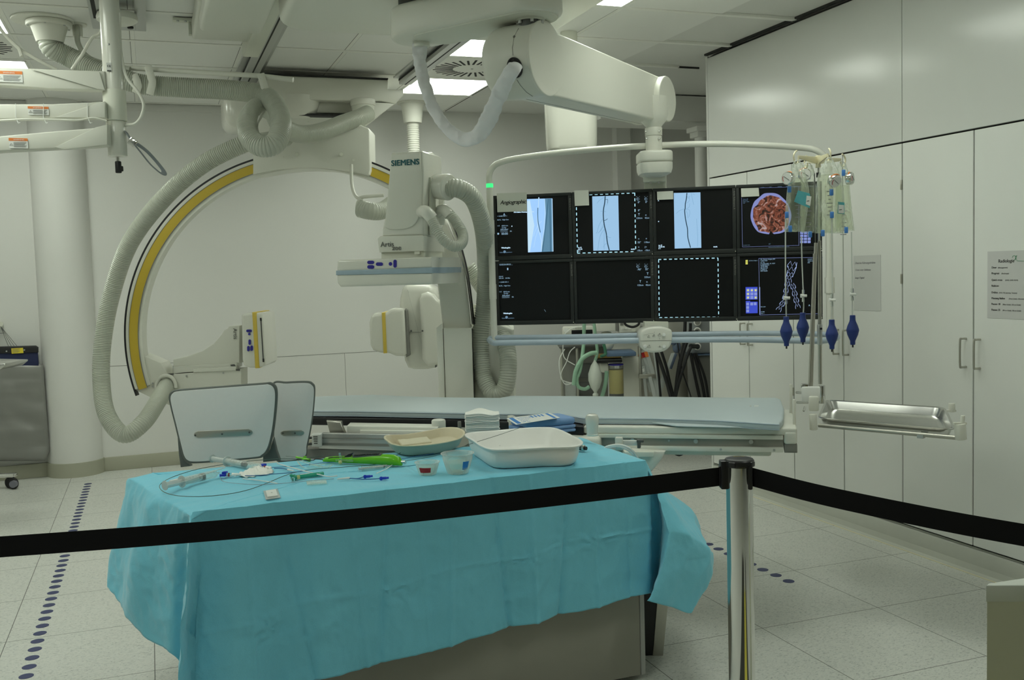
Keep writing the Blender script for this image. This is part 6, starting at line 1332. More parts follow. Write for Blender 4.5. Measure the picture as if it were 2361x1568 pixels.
for i, (u0, v0, u1, v1, w_, cap) in enumerate(pouches):
    pw = T('catheter_pouch', ['clear slanted pouch with an orange tip, leftmost in the rack', 'clear slanted pouch with a dark red tip in the rack', 'clear slanted pouch with orange tip, third in the rack', 'short white upright packet at the left of the rack', 'plain clear pouch standing behind the orange-tipped ones', 'clear pouch leaning left beside the black hoses', 'short clear packet low in front of the hoses', 'short clear packet low beside the white packet'][i], 'sterile pouch', W(u1, v1, DN-0.05), 'sterile pouches in the rack')
    dn = DN-0.05-0.015*i; k = w_*0.7
    build('film', MB().prism([W(u0-k/2, v0, dn), W(u0+k, v0-2, dn), W(u1+k, v1, dn), W(u1-k/2, v1, dn)], FW*0.006, bev=0.001), M_clearw, pw)
    if cap: f = 0.12; build('tip', MB().prism([W(u0-k/2+1, v0+6, dn-0.003), W(u0+k-1, v0+4, dn-0.003), W(u0+(u1-u0)*f+k-1, v0+(v1-v0)*f+3, dn-0.003), W(u0+(u1-u0)*f-k/2+1, v0+(v1-v0)*f+5, dn-0.003)], FW*0.004), cap, pw)
t = T('gas_column', 'grey medical gas panel with three round outlets beside the tall cupboards', 'gas outlet panel', W(1620, 822, DN+0.25))
build('panel_body', nb(MB(), 1586, 700, 1645, 818, DN+0.2, 0.25, 0.03), mat('panel_satin_grey', (0.36, 0.38, 0.39), 0.35, metal=0.3, var=0.02), t)
build('slate_edge', nb(MB(), 1590, 816, 1645, 821, DN+0.18, 0.27, 0.003), M_panelb, t)
for v in (743, 763, 799):
    o_ = build('gas_outlet', MB().cyl(W(1608, v, DN+0.17), W(1608, v, DN+0.21), 0.030, seg=24, bev=0.004), M_profile, t)
    build('outlet_ring', MB().cyl(W(1608, v, DN+0.155), W(1608, v, DN+0.18), 0.020, seg=20), M_navyf if v > 790 else M_grey, o_)
build('gas_plug', MB().cyl(W(1608, 799, DN+0.16), W(1593, 798, DN-0.05), 0.018, seg=14).cyl(W(1608, 764, DN+0.16), W(1590, 766, DN-0.05), 0.010, seg=12), M_rubber, t)
solo('niche_back_panel', nf(MB(), 1586, 822, 1648, DN+0.22, 0.03), M_grey, 'dark grey panel behind the hanging black hoses', 'panel')
HS = [([(1580, 735), (1577, 790), (1566, 840), (1560, 880), (1556, 925)], 0.013, 'thick black hose coming straight down behind the monitors'), ([(1592, 745), (1590, 770), (1575, 815), (1563, 870), (1554, 925)], 0.012, 'black hose ending in a thick coupling at its top'), ([(1594, 800), (1588, 812), (1575, 850), (1562, 895), (1556, 925)], 0.012, 'black hose plugged into the lowest gas outlet'),
      ([(1512, 808), (1524, 840), (1537, 880), (1549, 925)], 0.014, 'black hose slanting right under the control box'), ([(1524, 808), (1536, 845), (1545, 885), (1556, 925)], 0.011, 'thinner black hose just right of the slanting one'), ([(1512, 812), (1518, 860), (1524, 925)], 0.009, 'black hose hanging near the clear pouches'), ([(1592, 814), (1602, 865), (1615, 925)], 0.012, 'black hose left of the pair over the dark panel'), ([(1600, 814), (1618, 880), (1626, 925)], 0.012, 'black hose slanting right over the dark panel'), ([(1604, 814), (1625, 870), (1634, 925)], 0.010, 'rightmost black hose over the dark panel'), ([(1562, 790), (1572, 850), (1590, 905), (1596, 925)], 0.005, 'thin black cable crossing between the hoses')]
for i, (P, r, lb) in enumerate(HS): solo('black_hose', MB().tube(catmull([W(u, v, DN-(0.15+0.03*(i % 4) if i < 6 or i == 9 else -0.16)) for u, v in P], 8), r, 10), M_rubber, lb, 'hose', 'black hoses in the niche')
solo('connector_cluster', MB().ell(W(1560, 800, DN-0.1), 0.035, 0.03, 0.05, seg=12).ell(W(1553, 790, DN-0.12), 0.03, 0.02, 0.02, seg=10).cyl(W(1558, 815, DN-0.1), W(1545, 850, DN-0.1), 0.014, seg=10), mat('smoky_plastic', (0.12, 0.16, 0.24), 0.2, var=0.3, scale=30), 'smoky blue plastic connector among the black hoses', 'connector')
# ================================================================== LEFT WALL ITEMS
DW = 8.40
t = T('lead_apron', 'silver-grey protective apron with navy band and black hanger bar on the left wall', 'lead apron', (-1.05, DW, Yp(50, 1065, DW).z))
def yb(mb, pts, y, th, bev=0.0): return mb.prism([Yp(u, v, y) for u, v in pts], V((0, th, 0)), bev=bev)
cl_ = []
rows = []
for i in range(31):
    v = 840+(1062-840)*i/30; row = []
    for k_ in range(25):
        uu = -120+(224-(0 if i < 28 else (i-27)*4)+(0.072*(v-840)-4))*k_/24
        p = Yp(uu, v, DW-0.03); n_ = noise.noise(V((p.x*7, p.z*9, 1)))*0.018+noise.noise(V((p.x*3, p.z*22, 5)))*0.01; row.append(p+V((0, n_, 0)))
    rows.append(row)
m = MB(); m.grid(rows); a_ = build('apron_body', m, M_lead, t, smooth=80)
md = a_.modifiers.new('thick', 'SOLIDIFY'); md.thickness = 0.012
m = MB(); yb(m, [(-120, 818), (87, 812), (89, 843), (-120, 848)], DW-0.045, 0.03, 0.004); build('navy_band', m, M_navyf, t)
m = MB(); yb(m, [(-120, 802), (82, 797), (88, 801), (88, 813), (-120, 819)], DW-0.055, 0.035, 0.005); build('hanger_bar', m, M_black, t)
m = MB(); yb(m, [(26, 803.5), (53, 802), (54, 814), (27, 815.5)], DW-0.058, 0.003); yl = build('yellow_label', m, M_yel, t)
m = MB()
for i in range(4): yb(m, [(28, 805+2.4*i), (46-3*(i % 2), 804.2+2.4*i), (46-3*(i % 2), 805+2.4*i), (28, 805.8+2.4*i)], DW-0.0595, 0.001)
build('label_print', m, M_inkg, yl)
m = MB()
for u in (20, 27, 34, 41): m.tube([Yp(1, 752, DW-0.02), Yp(u, 800, DW-0.05)], 0.0018, 6)
m.tube([Yp(-40, 770, DW-0.02), Yp(10, 768, DW-0.03)], 0.002, 6); build('hanger_wire', m, M_darkgrey, t)
m = MB(); m.cyl(Yp(15, 810, DW-0.06), Yp(15, 810, DW-0.05), 0.006, seg=12).cyl(Yp(56, 807, DW-0.06), Yp(56, 807, DW-0.05), 0.006, seg=12); build('rivet', m, M_alu, t)
solo('wall_hook', MB().cyl(Yp(0, 748, 8.47), Yp(0, 748, 8.40), 0.024, seg=20, bev=0.004), M_whitem, 'round white wall hook above the silver apron', 'hook')
solo('trolley_tray_edge', MB().prism([W(u, v, 6.2) for u, v in ((-80, 836), (12, 838), (12, 842), (0, 852), (-80, 868))], FW*0.3, bev=0.01), M_steel, 'steel shelf corner poking in at the left edge before the apron', 'trolley')
t = T('castor_trolley', 'chrome trolley foot with a grey-hubbed black castor at the left edge', 'trolley base', W(10, 1128, 7.3))
cw = W(28, 1117, 7.24); build('leg_tube', MB().box((-0.5, -0.03, 0.085), (0.035, 0.03, 0.115), Fr((cw.x, cw.y, 0), RT, FW), bev=0.012), M_chrome, t)
for s_ in (-1, 1):
    w_ = build('castor_wheel', MB().cyl((cw.x-0.0-0.012*s_-0.01, cw.y+0.018*s_-0.012, 0.042), (cw.x-0.0-0.012*s_+0.006, cw.y+0.018*s_+0.008, 0.042), 0.042, seg=28, bev=0.004), M_rubber, t)
c = W(29, 1116, 7.18); build('hub', MB().cyl(V((c.x, c.y, 0.042)), V((c.x, c.y, 0.042))+FW*0.03, 0.026, seg=24), mat('castor_grey', (0.20, 0.20, 0.24), 0.5, var=0.03), t)
t = T('alarm_switch', 'tiny white wall plate with a red window, just inside the ring', 'wall switch', Yp(331, 795, YB)); build('plate', yb(MB(), [(326, 775), (335, 774.5), (335.5, 797), (326.5, 797.5)], YB-0.012, 0.012, 0.002), M_lblw, t); build('red_window', yb(MB(), [(326, 779), (332, 778.7), (332.4, 794), (326.3, 794.3)], YB-0.014, 0.003), mat('signal_red', (0.75, 0.10, 0.02), 0.5, var=0.03), t)
# ================================================================== DRAPED CART
ZT = 0.82
cFL, cFR, cBR, cBL = [Zp(u, v, ZT) for u, v in ((444, 1181), (1488, 1062), (1335, 1009), (302, 1095))]
t = T('equipment_cart', 'grey laminate cart under the teal drape, with a slanted black and steel leg', 'cart', (0.85, 3.35, 0))
m = MB(); y0 = 3.13
rgt = Yp(1487, 1450, y0).x
m.box((0.24, y0, 0.02), (rgt-0.02, 3.58, 0.795), bev=0.003); build('cabinet_body', m, M_cartg, t)
m = MB(); m.box((rgt-0.019, y0-0.002, 0.02), (rgt, 3.58, 0.795), bev=0.004); build('edge_profile', m, M_carttop, t)
m = MB(); c_top = [V((p.x, p.y, 0.795)) for p in (cFL+V((0.14, 0.03, 0)), cFR+V((-0.03, 0.02, 0)), cBR+V((-0.03, -0.03, 0)), cBL+V((0.16, -0.04, 0)))]; m.prism(c_top, (0, 0, 0.02)); build('worktop', m, M_carttop, t)
m = MB(); m.prism([W(u, v, 3.72) for u, v in ((1482, 1250), (1526, 1250), (1503, 1531.5), (1488, 1519))], FW*0.05); build('leg_black_face', m, M_black, t)
m = MB(); m.prism([W(u, v, 3.715) for u, v in ((1526, 1250), (1554, 1250), (1527, 1532), (1503.5, 1532))], FW*0.07, bev=0.002); build('leg', m, M_steelb, t)
# drape
def L3(a, b, f): return a.lerp(b, f)
def hemv(u):
    T_ = [(300, 1684), (740, 1568), (803, 1549), (996, 1499), (1112, 1467), (1227, 1437), (1296, 1420), (1398, 1391), (1493, 1366)]
    for (a, va), (b, vb) in zip(T_[:-1], T_[1:]):
        if u <= b: return va+(vb-va)*(u-a)/(b-a)
    return 1366
ST_ = []
def st(top, mid, hem, n, fr_=0.0): ST_.append((top, mid, hem, n))
st(L3(cBR, cBL, 0.15), L3(cBR, cBL, 0.15)+V((0, 0.03, -0.2)), L3(cBR, cBL, 0.15)+V((0, 0.04, -0.4)), 10)
st(L3(cBR, cBL, 0.6), L3(cBR, cBL, 0.6)+V((0, 0.03, -0.2)), L3(cBR, cBL, 0.6)+V((0, 0.05, -0.4)), 16)
st(L3(cBR, cBL, 0.93), L3(cBR, cBL, 0.95)+V((-0.02, 0.03, -0.2)), L3(cBR, cBL, 0.97)+V((-0.04, 0.05, -0.38)), 16)
st(cBL, W(291, 1190, 3.60), W(274, 1360, 3.58), 14)
st(L3(cBL, cFL, 0.14), W(266, 1262, 3.48), W(262, 1352, 3.46), 14)
st(L3(cBL, cFL, 0.30), W(300, 1280, 3.36), W(286, 1385, 3.38), 14)
st(L3(cBL, cFL, 0.48), W(322, 1300, 3.18), W(318, 1430, 3.22), 14)
st(L3(cBL, cFL, 0.68), W(372, 1310, 3.10), W(352, 1477, 3.14), 14)
st(L3(cBL, cFL, 0.88), W(405, 1340, 3.02), W(402, 1508, 3.06), 14)
st(L3(cBL, cFL, 0.985), W(437, 1330, 3.0), W(425, 1560, 3.06), 10)
st(cFL, W(428, 1372, 2.80), W(413, 1655, 2.77), 10)
us = [(0.035, 455), (0.10, 545), (0.19, 650), (0.28, 745), (0.36, 830), (0.44, 915), (0.525, 1000), (0.61, 1095), (0.69, 1180), (0.77, 1262), (0.85, 1340), (0.93, 1420)]
for i, (f, u) in enumerate(us):
    tp = L3(cFL, cFR, f); d = tp.dot(FW); jig = 0.012*(-1)**i if i < 5 else 0.004*(-1)**i
    ub = u*1.0
    v_m = (Zp(u, 0, 1).z, 0)
    st(tp, W(u, (1181-(u-444)*0.114+hemv(ub))/2, d-0.012+jig), W(ub, hemv(ub), d-0.02+jig*1.6-(0.02 if i < 2 else 0)), 26)
st(L3(cFL, cFR, 0.99), W(1488, 1215, 3.43), W(1485, 1368, 3.42), 20)
st(cFR, W(1500, 1215, 3.46), W(1496, 1370, 3.46), 8)
st(cFR+V((0.004, 0.01, 0)), W(1522, 1215, 3.50), W(1505, 1380, 3.50), 8)
st(L3(cFR, cBR, 0.06), W(1540, 1225, 3.36), W(1491, 1384, 3.30), 12)
st(L3(cFR, cBR, 0.16), W(1588, 1235, 3.38), W(1545, 1399, 3.34), 16)
st(L3(cFR, cBR, 0.28), W(1628, 1262, 3.45), W(1591, 1413, 3.38), 16)
st(L3(cFR, cBR, 0.40), W(1632, 1274, 3.52), W(1614, 1345, 3.50), 12)
st(L3(cFR, cBR, 0.55), W(1592, 1195, 3.70), W(1612, 1300, 3.62), 12)
st(L3(cFR, cBR, 0.75), W(1578, 1165, 3.85), W(1604, 1228, 3.84), 12)
st(cBR, W(1480, 1120, 4.0), W(1560, 1200, 4.02), 14)
NT = 84
def srow(t):
    pts = []
    for (a, m_, h, n) in ST_:
        e = min(1, t/0.04); 
        t0_ = t
        if 3 <= len(pts) <= 9:
            ai = a+V((0.07, 0, 0)); a = a-UP*0.012
            if t < 0.10: f_ = t/0.10; pts.append(ai.lerp(a, f_)-UP*0.0*f_); continue
            t = (t-0.10)/0.90
        p = a*((1-t)*(1-2*t))+m_*(4*t*(1-t))+h*(t*(2*t-1)); pl = a.lerp(m_, t*2) if t < 0.5 else m_.lerp(h, t*2-1)
        si = len(pts); right = si > len(ST_)-8; left = 3 <= si <= 9
        p = p.lerp(pl, 0.65 if right else 0.35)
        out = V(((m_-a).x, (m_-a).y, 0)); 
        if out.length > 1e-5: out.normalize()
        bul = out*0.006*math.sin(min(1, t/0.10)*math.pi/2)
        if left: bul = out*0.022*math.sin(min(1, t/0.16)*math.pi/2)+UP*0.018*math.sin(min(1, t/0.2)*math.pi)*0.6
        pts.append(p+bul); t = t0_
    res = []
    N = len(pts)
    for i in range(N):
        p0, p1, p2, p3 = pts[(i-1) % N], pts[i], pts[(i+1) % N], pts[(i+2) % N]; n = ST_[(i) % N][3]
        for k in range(n):
            s = k/n
            c_ = 0.5*((2*p1)+(p2-p0)*s+(2*p0-5*p1+4*p2-p3)*s*s+(3*p1-p0-3*p2+p3)*s**3); l_ = p1.lerp(p2, s)
            res.append(c_.lerp(l_, 0.45))
    return res
def ridge(x): return 1-abs(x)*2
creases = [(0.10, 0.10, 0.0035), (0.155, 0.22, -0.004), (0.30, 0.335, 0.003), (0.385, 0.36, -0.0035), (0.53, 0.515, 0.004), (0.62, 0.655, -0.005), (0.705, 0.715, 0.004), (0.80, 0.775, -0.005), (0.865, 0.865, 0.004), (0.945, 0.95, -0.003), (0.45, 0.47, 0.002)]
rows = [srow(i/NT) for i in range(NT+1)]
bm = bmesh.new(); G = []
FLx, FRx = cFL.x, cFR.x
def disp(p, t, out):
    f = (p.x-FLx)/(FRx-FLx); d = 0.0
    front = p.y < 3.28-0.0 and -0.02 < f < 1.02
    if front:
        for c0, c1, am in creases:
            x = (f-(c0+(c1-c0)*t))*(FRx-FLx); d += 1.8*am*max(0, 1-abs(x)/0.012)*(0.5+0.5*t)
            d += am*3.2*max(0, 1-abs(x)/0.07)*(0.3+0.7*t)
        for k, (hx, ht) in enumerate(((0.385, 0.62), (0.70, 0.56), (0.865, 0.52), (0.13, 0.66))):
            dx = (f-hx)*1.5; dt = (t-ht)*0.6; r = math.hypot(dx, dt)+1e-4; an = math.atan2(dt, dx)
            d += 0.0035*math.exp(-(dx/0.10)**2-(dt/0.045)**2)*(math.sin(an*5+k*1.3+noise.noise(V((dx*20, dt*30, k)))*6))*min(1, r/0.02)
        hz = t-(0.60-0.10*f)-0.02*math.sin(f*21); d += 0.004*math.exp(-(hz/0.012)**2)
    q = p*V((1, 1, 1)) if False else p
    n1 = noise.noise(V((p.x*5, p.y*5, p.z*4))); n2 = 1-abs(noise.noise(V((p.x*13+7, p.y*13, p.z*10))))*2; n3 = 1-abs(noise.noise(V((p.x*30, p.y*30+3, p.z*24))))*2
    amp = 0.55 if front else 0.6
    d += (0.012*n1+(0.009*n2+0.004*n3)*amp)*min(1, t*6)
    return d
NR_ = len(rows[0])
cen = (cFL+cFR+cBR+cBL)/4
for i, r in enumerate(rows):
    t_ = i/NT; L_ = []
    for k, p in enumerate(r):
        a = r[(k-1) % NR_]; b = r[(k+1) % NR_]; tg = V((b.x-a.x, b.y-a.y, 0)); 
        out = V((tg.y, -tg.x, 0)) if tg.length > 1e-6 else V((0, -1, 0)); out.normalize()
        if out.dot(V((p.x-cen.x, p.y-cen.y, 0))) < 0 and t_ < 0.2: out = -out
        if t_ >= 0.2 and out.dot(G_out[k]) < 0: out = -out
        L_.append((p+out*disp(p, t_, out), out))
    G_out = [q[1] for q in L_]
    G.append([bm.verts.new(q[0]) for q in L_])
for i in range(NT):
    for k in range(NR_): bm.faces.new([G[i][k], G[i][(k+1) % NR_], G[i+1][(k+1) % NR_], G[i+1][k]])
# top: rings shrinking to the centre with a slight rounded edge
prev = G[0]; NS = 26
for j_ in range(1, NS+1):
    s = j_/NS; cur = []
    for k in range(NR_):
        p = rows[0][k]; q = p.lerp(V((cen.x+(p.x-cen.x)*0.0, cen.y, p.z)), s*0.0)
        # shrink mostly across the depth so quads stay even
        qx = cen.x+(p.x-cen.x)*(1-s*0.62); qy = cen.y+(p.y-cen.y)*(1-s) - (0)*(s)
        z = ZT+0.006*min(1, s*12)-0.012*max(0, 1-(qx-FLx+0.12)/0.22)+0.0022*noise.noise(V((qx*9, qy*9, 2)))*min(1, s*6)+0.0016*max(0, 1-abs(((qx-FLx)/(FRx-FLx)*7.3 % 1)-0.5)*30)*min(1, s*6)
        cur.append(bm.verts.new((qx, qy, z)))
    for k in range(NR_): bm.faces.new([prev[(k+1) % NR_], prev[k], cur[k], cur[(k+1) % NR_]])
    prev = cur
try:
    bmesh.ops.holes_fill(bm, edges=[e for e in bm.edges if e.is_boundary and all(v in set(prev) for v in e.verts)])
except Exception: pass
mw = MB(); mw.bm.free(); mw.bm = bm
dr_ = solo('table_drape', mw, M_drape, 'creased teal disposable drape covering the instrument cart in the foreground', 'drape', smooth=50)
sm_ = dr_.modifiers.new('thick', 'SOLIDIFY'); sm_.thickness = 0.0012; sm_.offset = -1
# ================================================================== THINGS ON THE DRAPE
ZD = ZT+0.0085
def D(u, v, dz=0.0): return Zp(u, v, ZD+dz)
def DV(u, v, z): return Zp(u, v, ZD+z)
# kidney dish
def loopz(pts, n=10): return catmull([V((p.x, p.y, 0)) for p in pts], n, closed=True)
zr = 0.045
rim = loopz([DV(u, v, zr) for u, v in ((885, 1009), (893, 1003), (935, 1001), (985, 993), (1020, 986), (1048, 985), (1066, 990), (1072, 999), (1062, 1010), (1035, 1018), (990, 1025), (935, 1028), (905, 1024), (892, 1016))])
ctr = sum(rim, V((0, 0, 0)))/len(rim)
def sh(L_, s, z, dx=0, dy=0): return [V((ctr.x+(p.x-ctr.x)*s+dx, ctr.y+(p.y-ctr.y)*s+dy, ZD+z)) for p in L_]
t = T('kidney_dish', 'shallow pulp kidney dish, beige inside and grey-green outside', 'kidney dish', (ctr.x, ctr.y, ZD))
build('outer_shell', MB().ring_loft([sh(rim, 0.80, 0.001), sh(rim, 0.86, 0.008), sh(rim, 0.97, zr-0.004), sh(rim, 0.99, zr-0.003)], cap=False).poly(sh(rim, 0.80, 0.001)), M_dishout, t)
build('inner_liner', MB().ring_loft([sh(rim, 0.985, zr-0.004), sh(rim, 1.0, zr-0.003), sh(rim, 1.0, zr), sh(rim, 0.95, zr-0.001), sh(rim, 0.93, zr-0.004), sh(rim, 0.84, 0.012), sh(rim, 0.80, 0.0095)], cap=False).poly(sh(rim, 0.80, 0.0095)), M_dishin, t)
cp = DV(955, 1010, 0.03)
pd = MB(); pd.box((-0.062, -0.028, 0), (0.062, 0.028, 0.011), Fr((cp.x, cp.y-0.005, ZD+0.011), (0.97, 0.10, 0), None, (0, -0.25, 1)), bev=0.004, seg=3)
solo('sponge_pad', pd, mat('sponge_beige', (0.70, 0.66, 0.50), 0.8, bump=0.2, scale=120), 'beige foam pad lying in the kidney dish', 'foam pad')
# gauze stack
gs = DV(1112, 992, 0.0); base_ = V((gs.x, gs.y, ZD))
for i in range(11):
    m = MB(); fr_ = Fr(base_+V((0.0015*math.sin(i*2.1), 0.0015*math.cos(i*1.7), 0.0072*i+0.0005)), (math.cos(-0.28+0.02*math.sin(i*3)), math.sin(-0.28+0.02*math.sin(i*3)), 0))
    rows_ = []
    n_ = 12; bb = bmesh.new()
    m.box((-0.072, -0.052, 0), (0.072, 0.052, 0.0066), fr_, bev=0.0028, seg=2)
    bmesh.ops.subdivide_edges(m.bm, edges=[e for e in m.bm.edges if e.calc_length() > 0.03], cuts=9, use_grid_fill=True)
    for v in m.bm.verts:
        lx, ly = (v.co-fr_.o).dot(fr_.x), (v.co-fr_.o).dot(fr_.y)
        v.co.z += i/10*(0.0095*math.cos(lx*50+0.4)*0.55+0.005*math.sin(lx*30+ly*40))+0.0006*noise.noise(v.co*160)-0.01*max(0, lx-0.035)*i/10
        v.co += fr_.x*0.0012*noise.noise(v.co*90)
    bb.free()
    lb = 'top compress of the white gauze stack, slightly curled' if i == 10 else ('lowest compress of the white gauze stack beside the basin' if i == 0 else 'folded white gauze compress in the middle of the stack, seen only by its edge')
    solo('gauze_compress', m, M_gauze, lb, 'gauze', 'stacked gauze compresses')
# folded blue drapes
def pillow(c, ux, uy, lx, ly, h, seed, mtx):
    m = MB(); fr_ = Fr(c, ux, uy)
    m.box((-lx, -ly, 0), (lx, ly, h), fr_, bev=h*0.45, seg=4)
    bmesh.ops.subdivide_edges(m.bm, edges=[e for e in m.bm.edges if e.calc_length() > 0.04], cuts=9, use_grid_fill=True)
    for v in m.bm.verts:
        q = v.co-fr_.o; a, b = q.dot(fr_.x)/lx, q.dot(fr_.y)/ly
        v.co.z += (q.z/h)*(0.006*(1-a*a)*(1-b*b))+0.0012*noise.noise(v.co*45+V((seed, 0, 0))); v.co += fr_.x*0.003*noise.noise(v.co*25+V((0, seed, 0)))
        if v.co.z < c.z: v.co.z = c.z
    return m
bc = DV(1248, 996, 0.0); bc = V((bc.x, bc.y, ZD)); bx_ = V((0.97, 0.10, 0)); by_ = V((-0.10, 0.97, 0))
for i, (h0, hh, lb) in enumerate(((0.0005, 0.013, 'lowest folded light blue drape of the stack behind the basin'), (0.0145, 0.016, 'middle folded light blue drape of the stack behind the basin'), (0.0315, 0.03, 'top folded light blue drape, carrying the printed sheet'))):
    solo('folded_drape', pillow(V((bc.x+0.004*i, bc.y, ZD+h0)), bx_, by_, 0.125-0.004*i, 0.075, hh, i*3.1, None), M_bdrape, lb, 'drape', 'folded blue drapes')
t = T('package_label', 'printed white insert with blue bands on the folded blue drapes', 'printed insert', (bc.x, bc.y, ZD+0.066))
zz2 = 0.0695
lc = [DV(u, v, zz2) for u, v in ((1168, 965), (1268, 952.5), (1291, 963.5), (1190, 979.5))]
lc = [V((p.x, p.y, ZD+zz2)) for p in lc]
def lq(a, b): return lc[0].lerp(lc[1], a).lerp(lc[3].lerp(lc[2], a), b)
build('insert', MB().prism(lc, (0, 0, 0.0012)), M_lblw, t, smooth=0)
m = MB()
for a0, a1 in ((0.04, 0.13), (0.87, 0.93)): m.prism([lq(a0, 0.05)+UP*0.0014, lq(a1, 0.05)+UP*0.0014, lq(a1, 0.95)+UP*0.0014, lq(a0, 0.95)+UP*0.0014], (0, 0, 0.0004))
build('blue_band', m, M_tape, t, smooth=0)
m = MB()
ul = (lc[1]-lc[0]).normalized(); vl_ = (lc[0]-lc[3]).normalized()
for i in range(5): txt_bm(m, ['Abdecktuch steril', 'Drape 75 x 90 cm', 'non woven', '2 Stück', 'REF 360'][i], 0.011, lq(0.18, 0.22+0.16*i)+UP*0.0016, ul, vl_, depth=0.0002)
for i in range(4): m.prism([lq(0.5+0.08*i, 0.1)+UP*0.0015, lq(0.54+0.08*i, 0.1)+UP*0.0015, lq(0.54+0.08*i, 0.4)+UP*0.0015, lq(0.5+0.08*i, 0.4)+UP*0.0015], (0, 0, 0.0003))
build('print', m, M_tape, t, smooth=0)
# basin
zb2 = 0.073
rim = loopz([DV(u, v, zb2) for u, v in ((1072, 1003), (1082, 997), (1130, 993), (1185, 988), (1230, 985), (1270, 985), (1292, 990), (1320, 1003), (1342, 1015), (1340, 1024), (1315, 1029), (1250, 1031), (1180, 1035), (1135, 1035), (1110, 1028), (1092, 1016))], 8)
ctr = sum(rim, V((0, 0, 0)))/len(rim)
t = T('wash_basin', 'white rectangular plastic basin standing on the teal drape', 'basin', (ctr.x, ctr.y, ZD))
m = MB(); m.ring_loft([sh(rim, 0.80, 0.003), sh(rim, 0.84, 0.0), sh(rim, 0.88, 0.006), sh(rim, 0.93, 0.035), sh(rim, 0.945, zb2-0.007), sh(rim, 0.985, zb2-0.008), sh(rim, 1.0, zb2-0.006), sh(rim, 1.003, zb2-0.002), sh(rim, 0.99, zb2), sh(rim, 0.965, zb2-0.0005), sh(rim, 0.950, zb2-0.004), sh(rim, 0.925, zb2-0.014), sh(rim, 0.86, 0.014), sh(rim, 0.83, 0.006), sh(rim, 0.78, 0.0045)], cap=False); m.poly(sh(rim, 0.78, 0.0045)); m.poly(sh(rim, 0.80, 0.003))
build('basin_shell', m, M_basin, t, smooth=50)
zi = 0.03
solo('basin_wire', MB().tube(catmull([DV(1300/1.0, 0, 0) if False else V((*DV(u, v, z).xy, ZD+z)) for u, v, z in ((1152, 1028, 0.02), (1160, 1020, 0.016), (1175, 1014, 0.014), (1178, 1017, 0.013), (1168, 1022, 0.014), (1185, 1008, 0.03), (1193, 998, 0.055))], 8), 0.0005, 6), M_wire, 'thin wire curled inside the white basin', 'guidewire')
# cups
def cup(u, v, rb_, rt_, h, lb, labm, ang, fill, grp='clear plastic cups'):
    p = D(u, v); t = T('plastic_cup', lb, 'cup', (p.x, p.y, ZD), grp); c = V((p.x, p.y, ZD))
    build('cup_wall', MB().lathe(c, [(0.001, 0.0), (rb_*0.95, 0.0), (rb_, 0.003), (rt_*0.93, h*0.72), (rt_*0.95, h*0.9), (rt_, h-0.003), (rt_*1.04, h-0.002), (rt_*1.04, h), (rt_*0.985, h), (rt_*0.92, h*0.88), (rt_*0.90, h*0.72), (rb_*0.95, 0.005), (0.001, 0.004)], seg=48, cap=False), M_cup, t, smooth=40)
    build('liquid', MB().lathe(c, [(0.001, 0.005), (rb_*0.93, 0.0055), (rb_*0.93+(rt_*0.89-rb_*0.93)*fill, h*fill), (0.001, h*fill)], seg=40, cap=False), M_liquid, t, smooth=40)
    a0 = math.atan2(-p.y, -p.x)+ang; m = MB(); rr = []
    for k in range(13):
        a = a0+(k/12-0.5)*(1.1 if labm is M_red else 0.5)*1.0
        rr.append([c+V((math.cos(a)*r_, math.sin(a)*r_, 0))+UP*z for r_, z in ((rb_+(rt_*0.93-rb_)*0.22+0.0008, h*0.24), (rb_+(rt_*0.93-rb_)*0.85+0.0012, h*0.66))])
    m.grid(rr); build('tape_label', m, labm, t)
    return t
cup(986, 1093, 0.030, 0.0415, 0.042, 'smaller clear plastic cup with a red label', M_red, -0.25, 0.62)
cup(1056, 1090, 0.037, 0.0545, 0.068, 'larger clear plastic cup with a blue label, half filled', M_tape, 0.62, 0.55)
# lime-green torque / cutter device
ga = D(746, 1058, 0.012); gb = D(926, 1067, 0.012); gx = (gb-ga); gx.z = 0; GL = gx.length; gx.normalize(); gy = V((-gx.y, gx.x, 0)); gf = Fr((ga.x, ga.y, ZD+0.001), gx, gy)
t = T('green_device', 'lime green hand-held catheter device with a black ribbed slider', 'medical device', (ga+gb)/2)
prof = [(0.0, 0.006, 0.005), (0.03, 0.009, 0.009), (0.15, 0.0105, 0.012), (0.45, 0.013, 0.015), (0.62, 0.016, 0.018), (0.78, 0.019, 0.020), (0.90, 0.0205, 0.020), (0.97, 0.017, 0.016), (1.0, 0.009, 0.009)]
m = MB(); m.ring_loft([[gf((f*GL, math.cos(a)*w_, h_*0.98+math.sin(a)*h_*0.95)) for a in [2*math.pi*k/20 for k in range(20)]] for f, w_, h_ in prof]); build('body', m, M_green, t, smooth=60)
def gtop(f):
    for (f0, w0, h0), (f1, w1, h1) in zip(prof[:-1], prof[1:]):
        if f <= f1: k = (f-f0)/(f1-f0); return (h0+(h1-h0)*k)*1.93
    return 0.02
def gplate(f0, f1, ya, yb_, up, th):
    m = MB(); P = []; n_ = 8
    lo = []; hi = []
    rg = []
    for i in range(n_+1):
        f = f0+(f1-f0)*i/n_; z = gtop(f)-th+up; rg.append([gf((f*GL, ya, z-0.004)), gf((f*GL, yb_, z)), gf((f*GL, yb_, z+th)), gf((f*GL, ya, z+th-0.004))])
    m.ring_loft(rg); return m
build('slot', gplate(0.08, 0.50, -0.0085, 0.003, 0.0012, 0.003), M_black, t)
build('slider_plate', gplate(0.40, 0.76, -0.0105, 0.003, 0.004, 0.005), M_darkgrey, t)
m = MB()
for i in range(16): m.box(((0.42+0.02*i)*GL, -0.0105, gtop(0.43+0.02*i)-0.001), ((0.428+0.02*i)*GL, 0.002, gtop(0.43+0.02*i)+0.0042), gf)
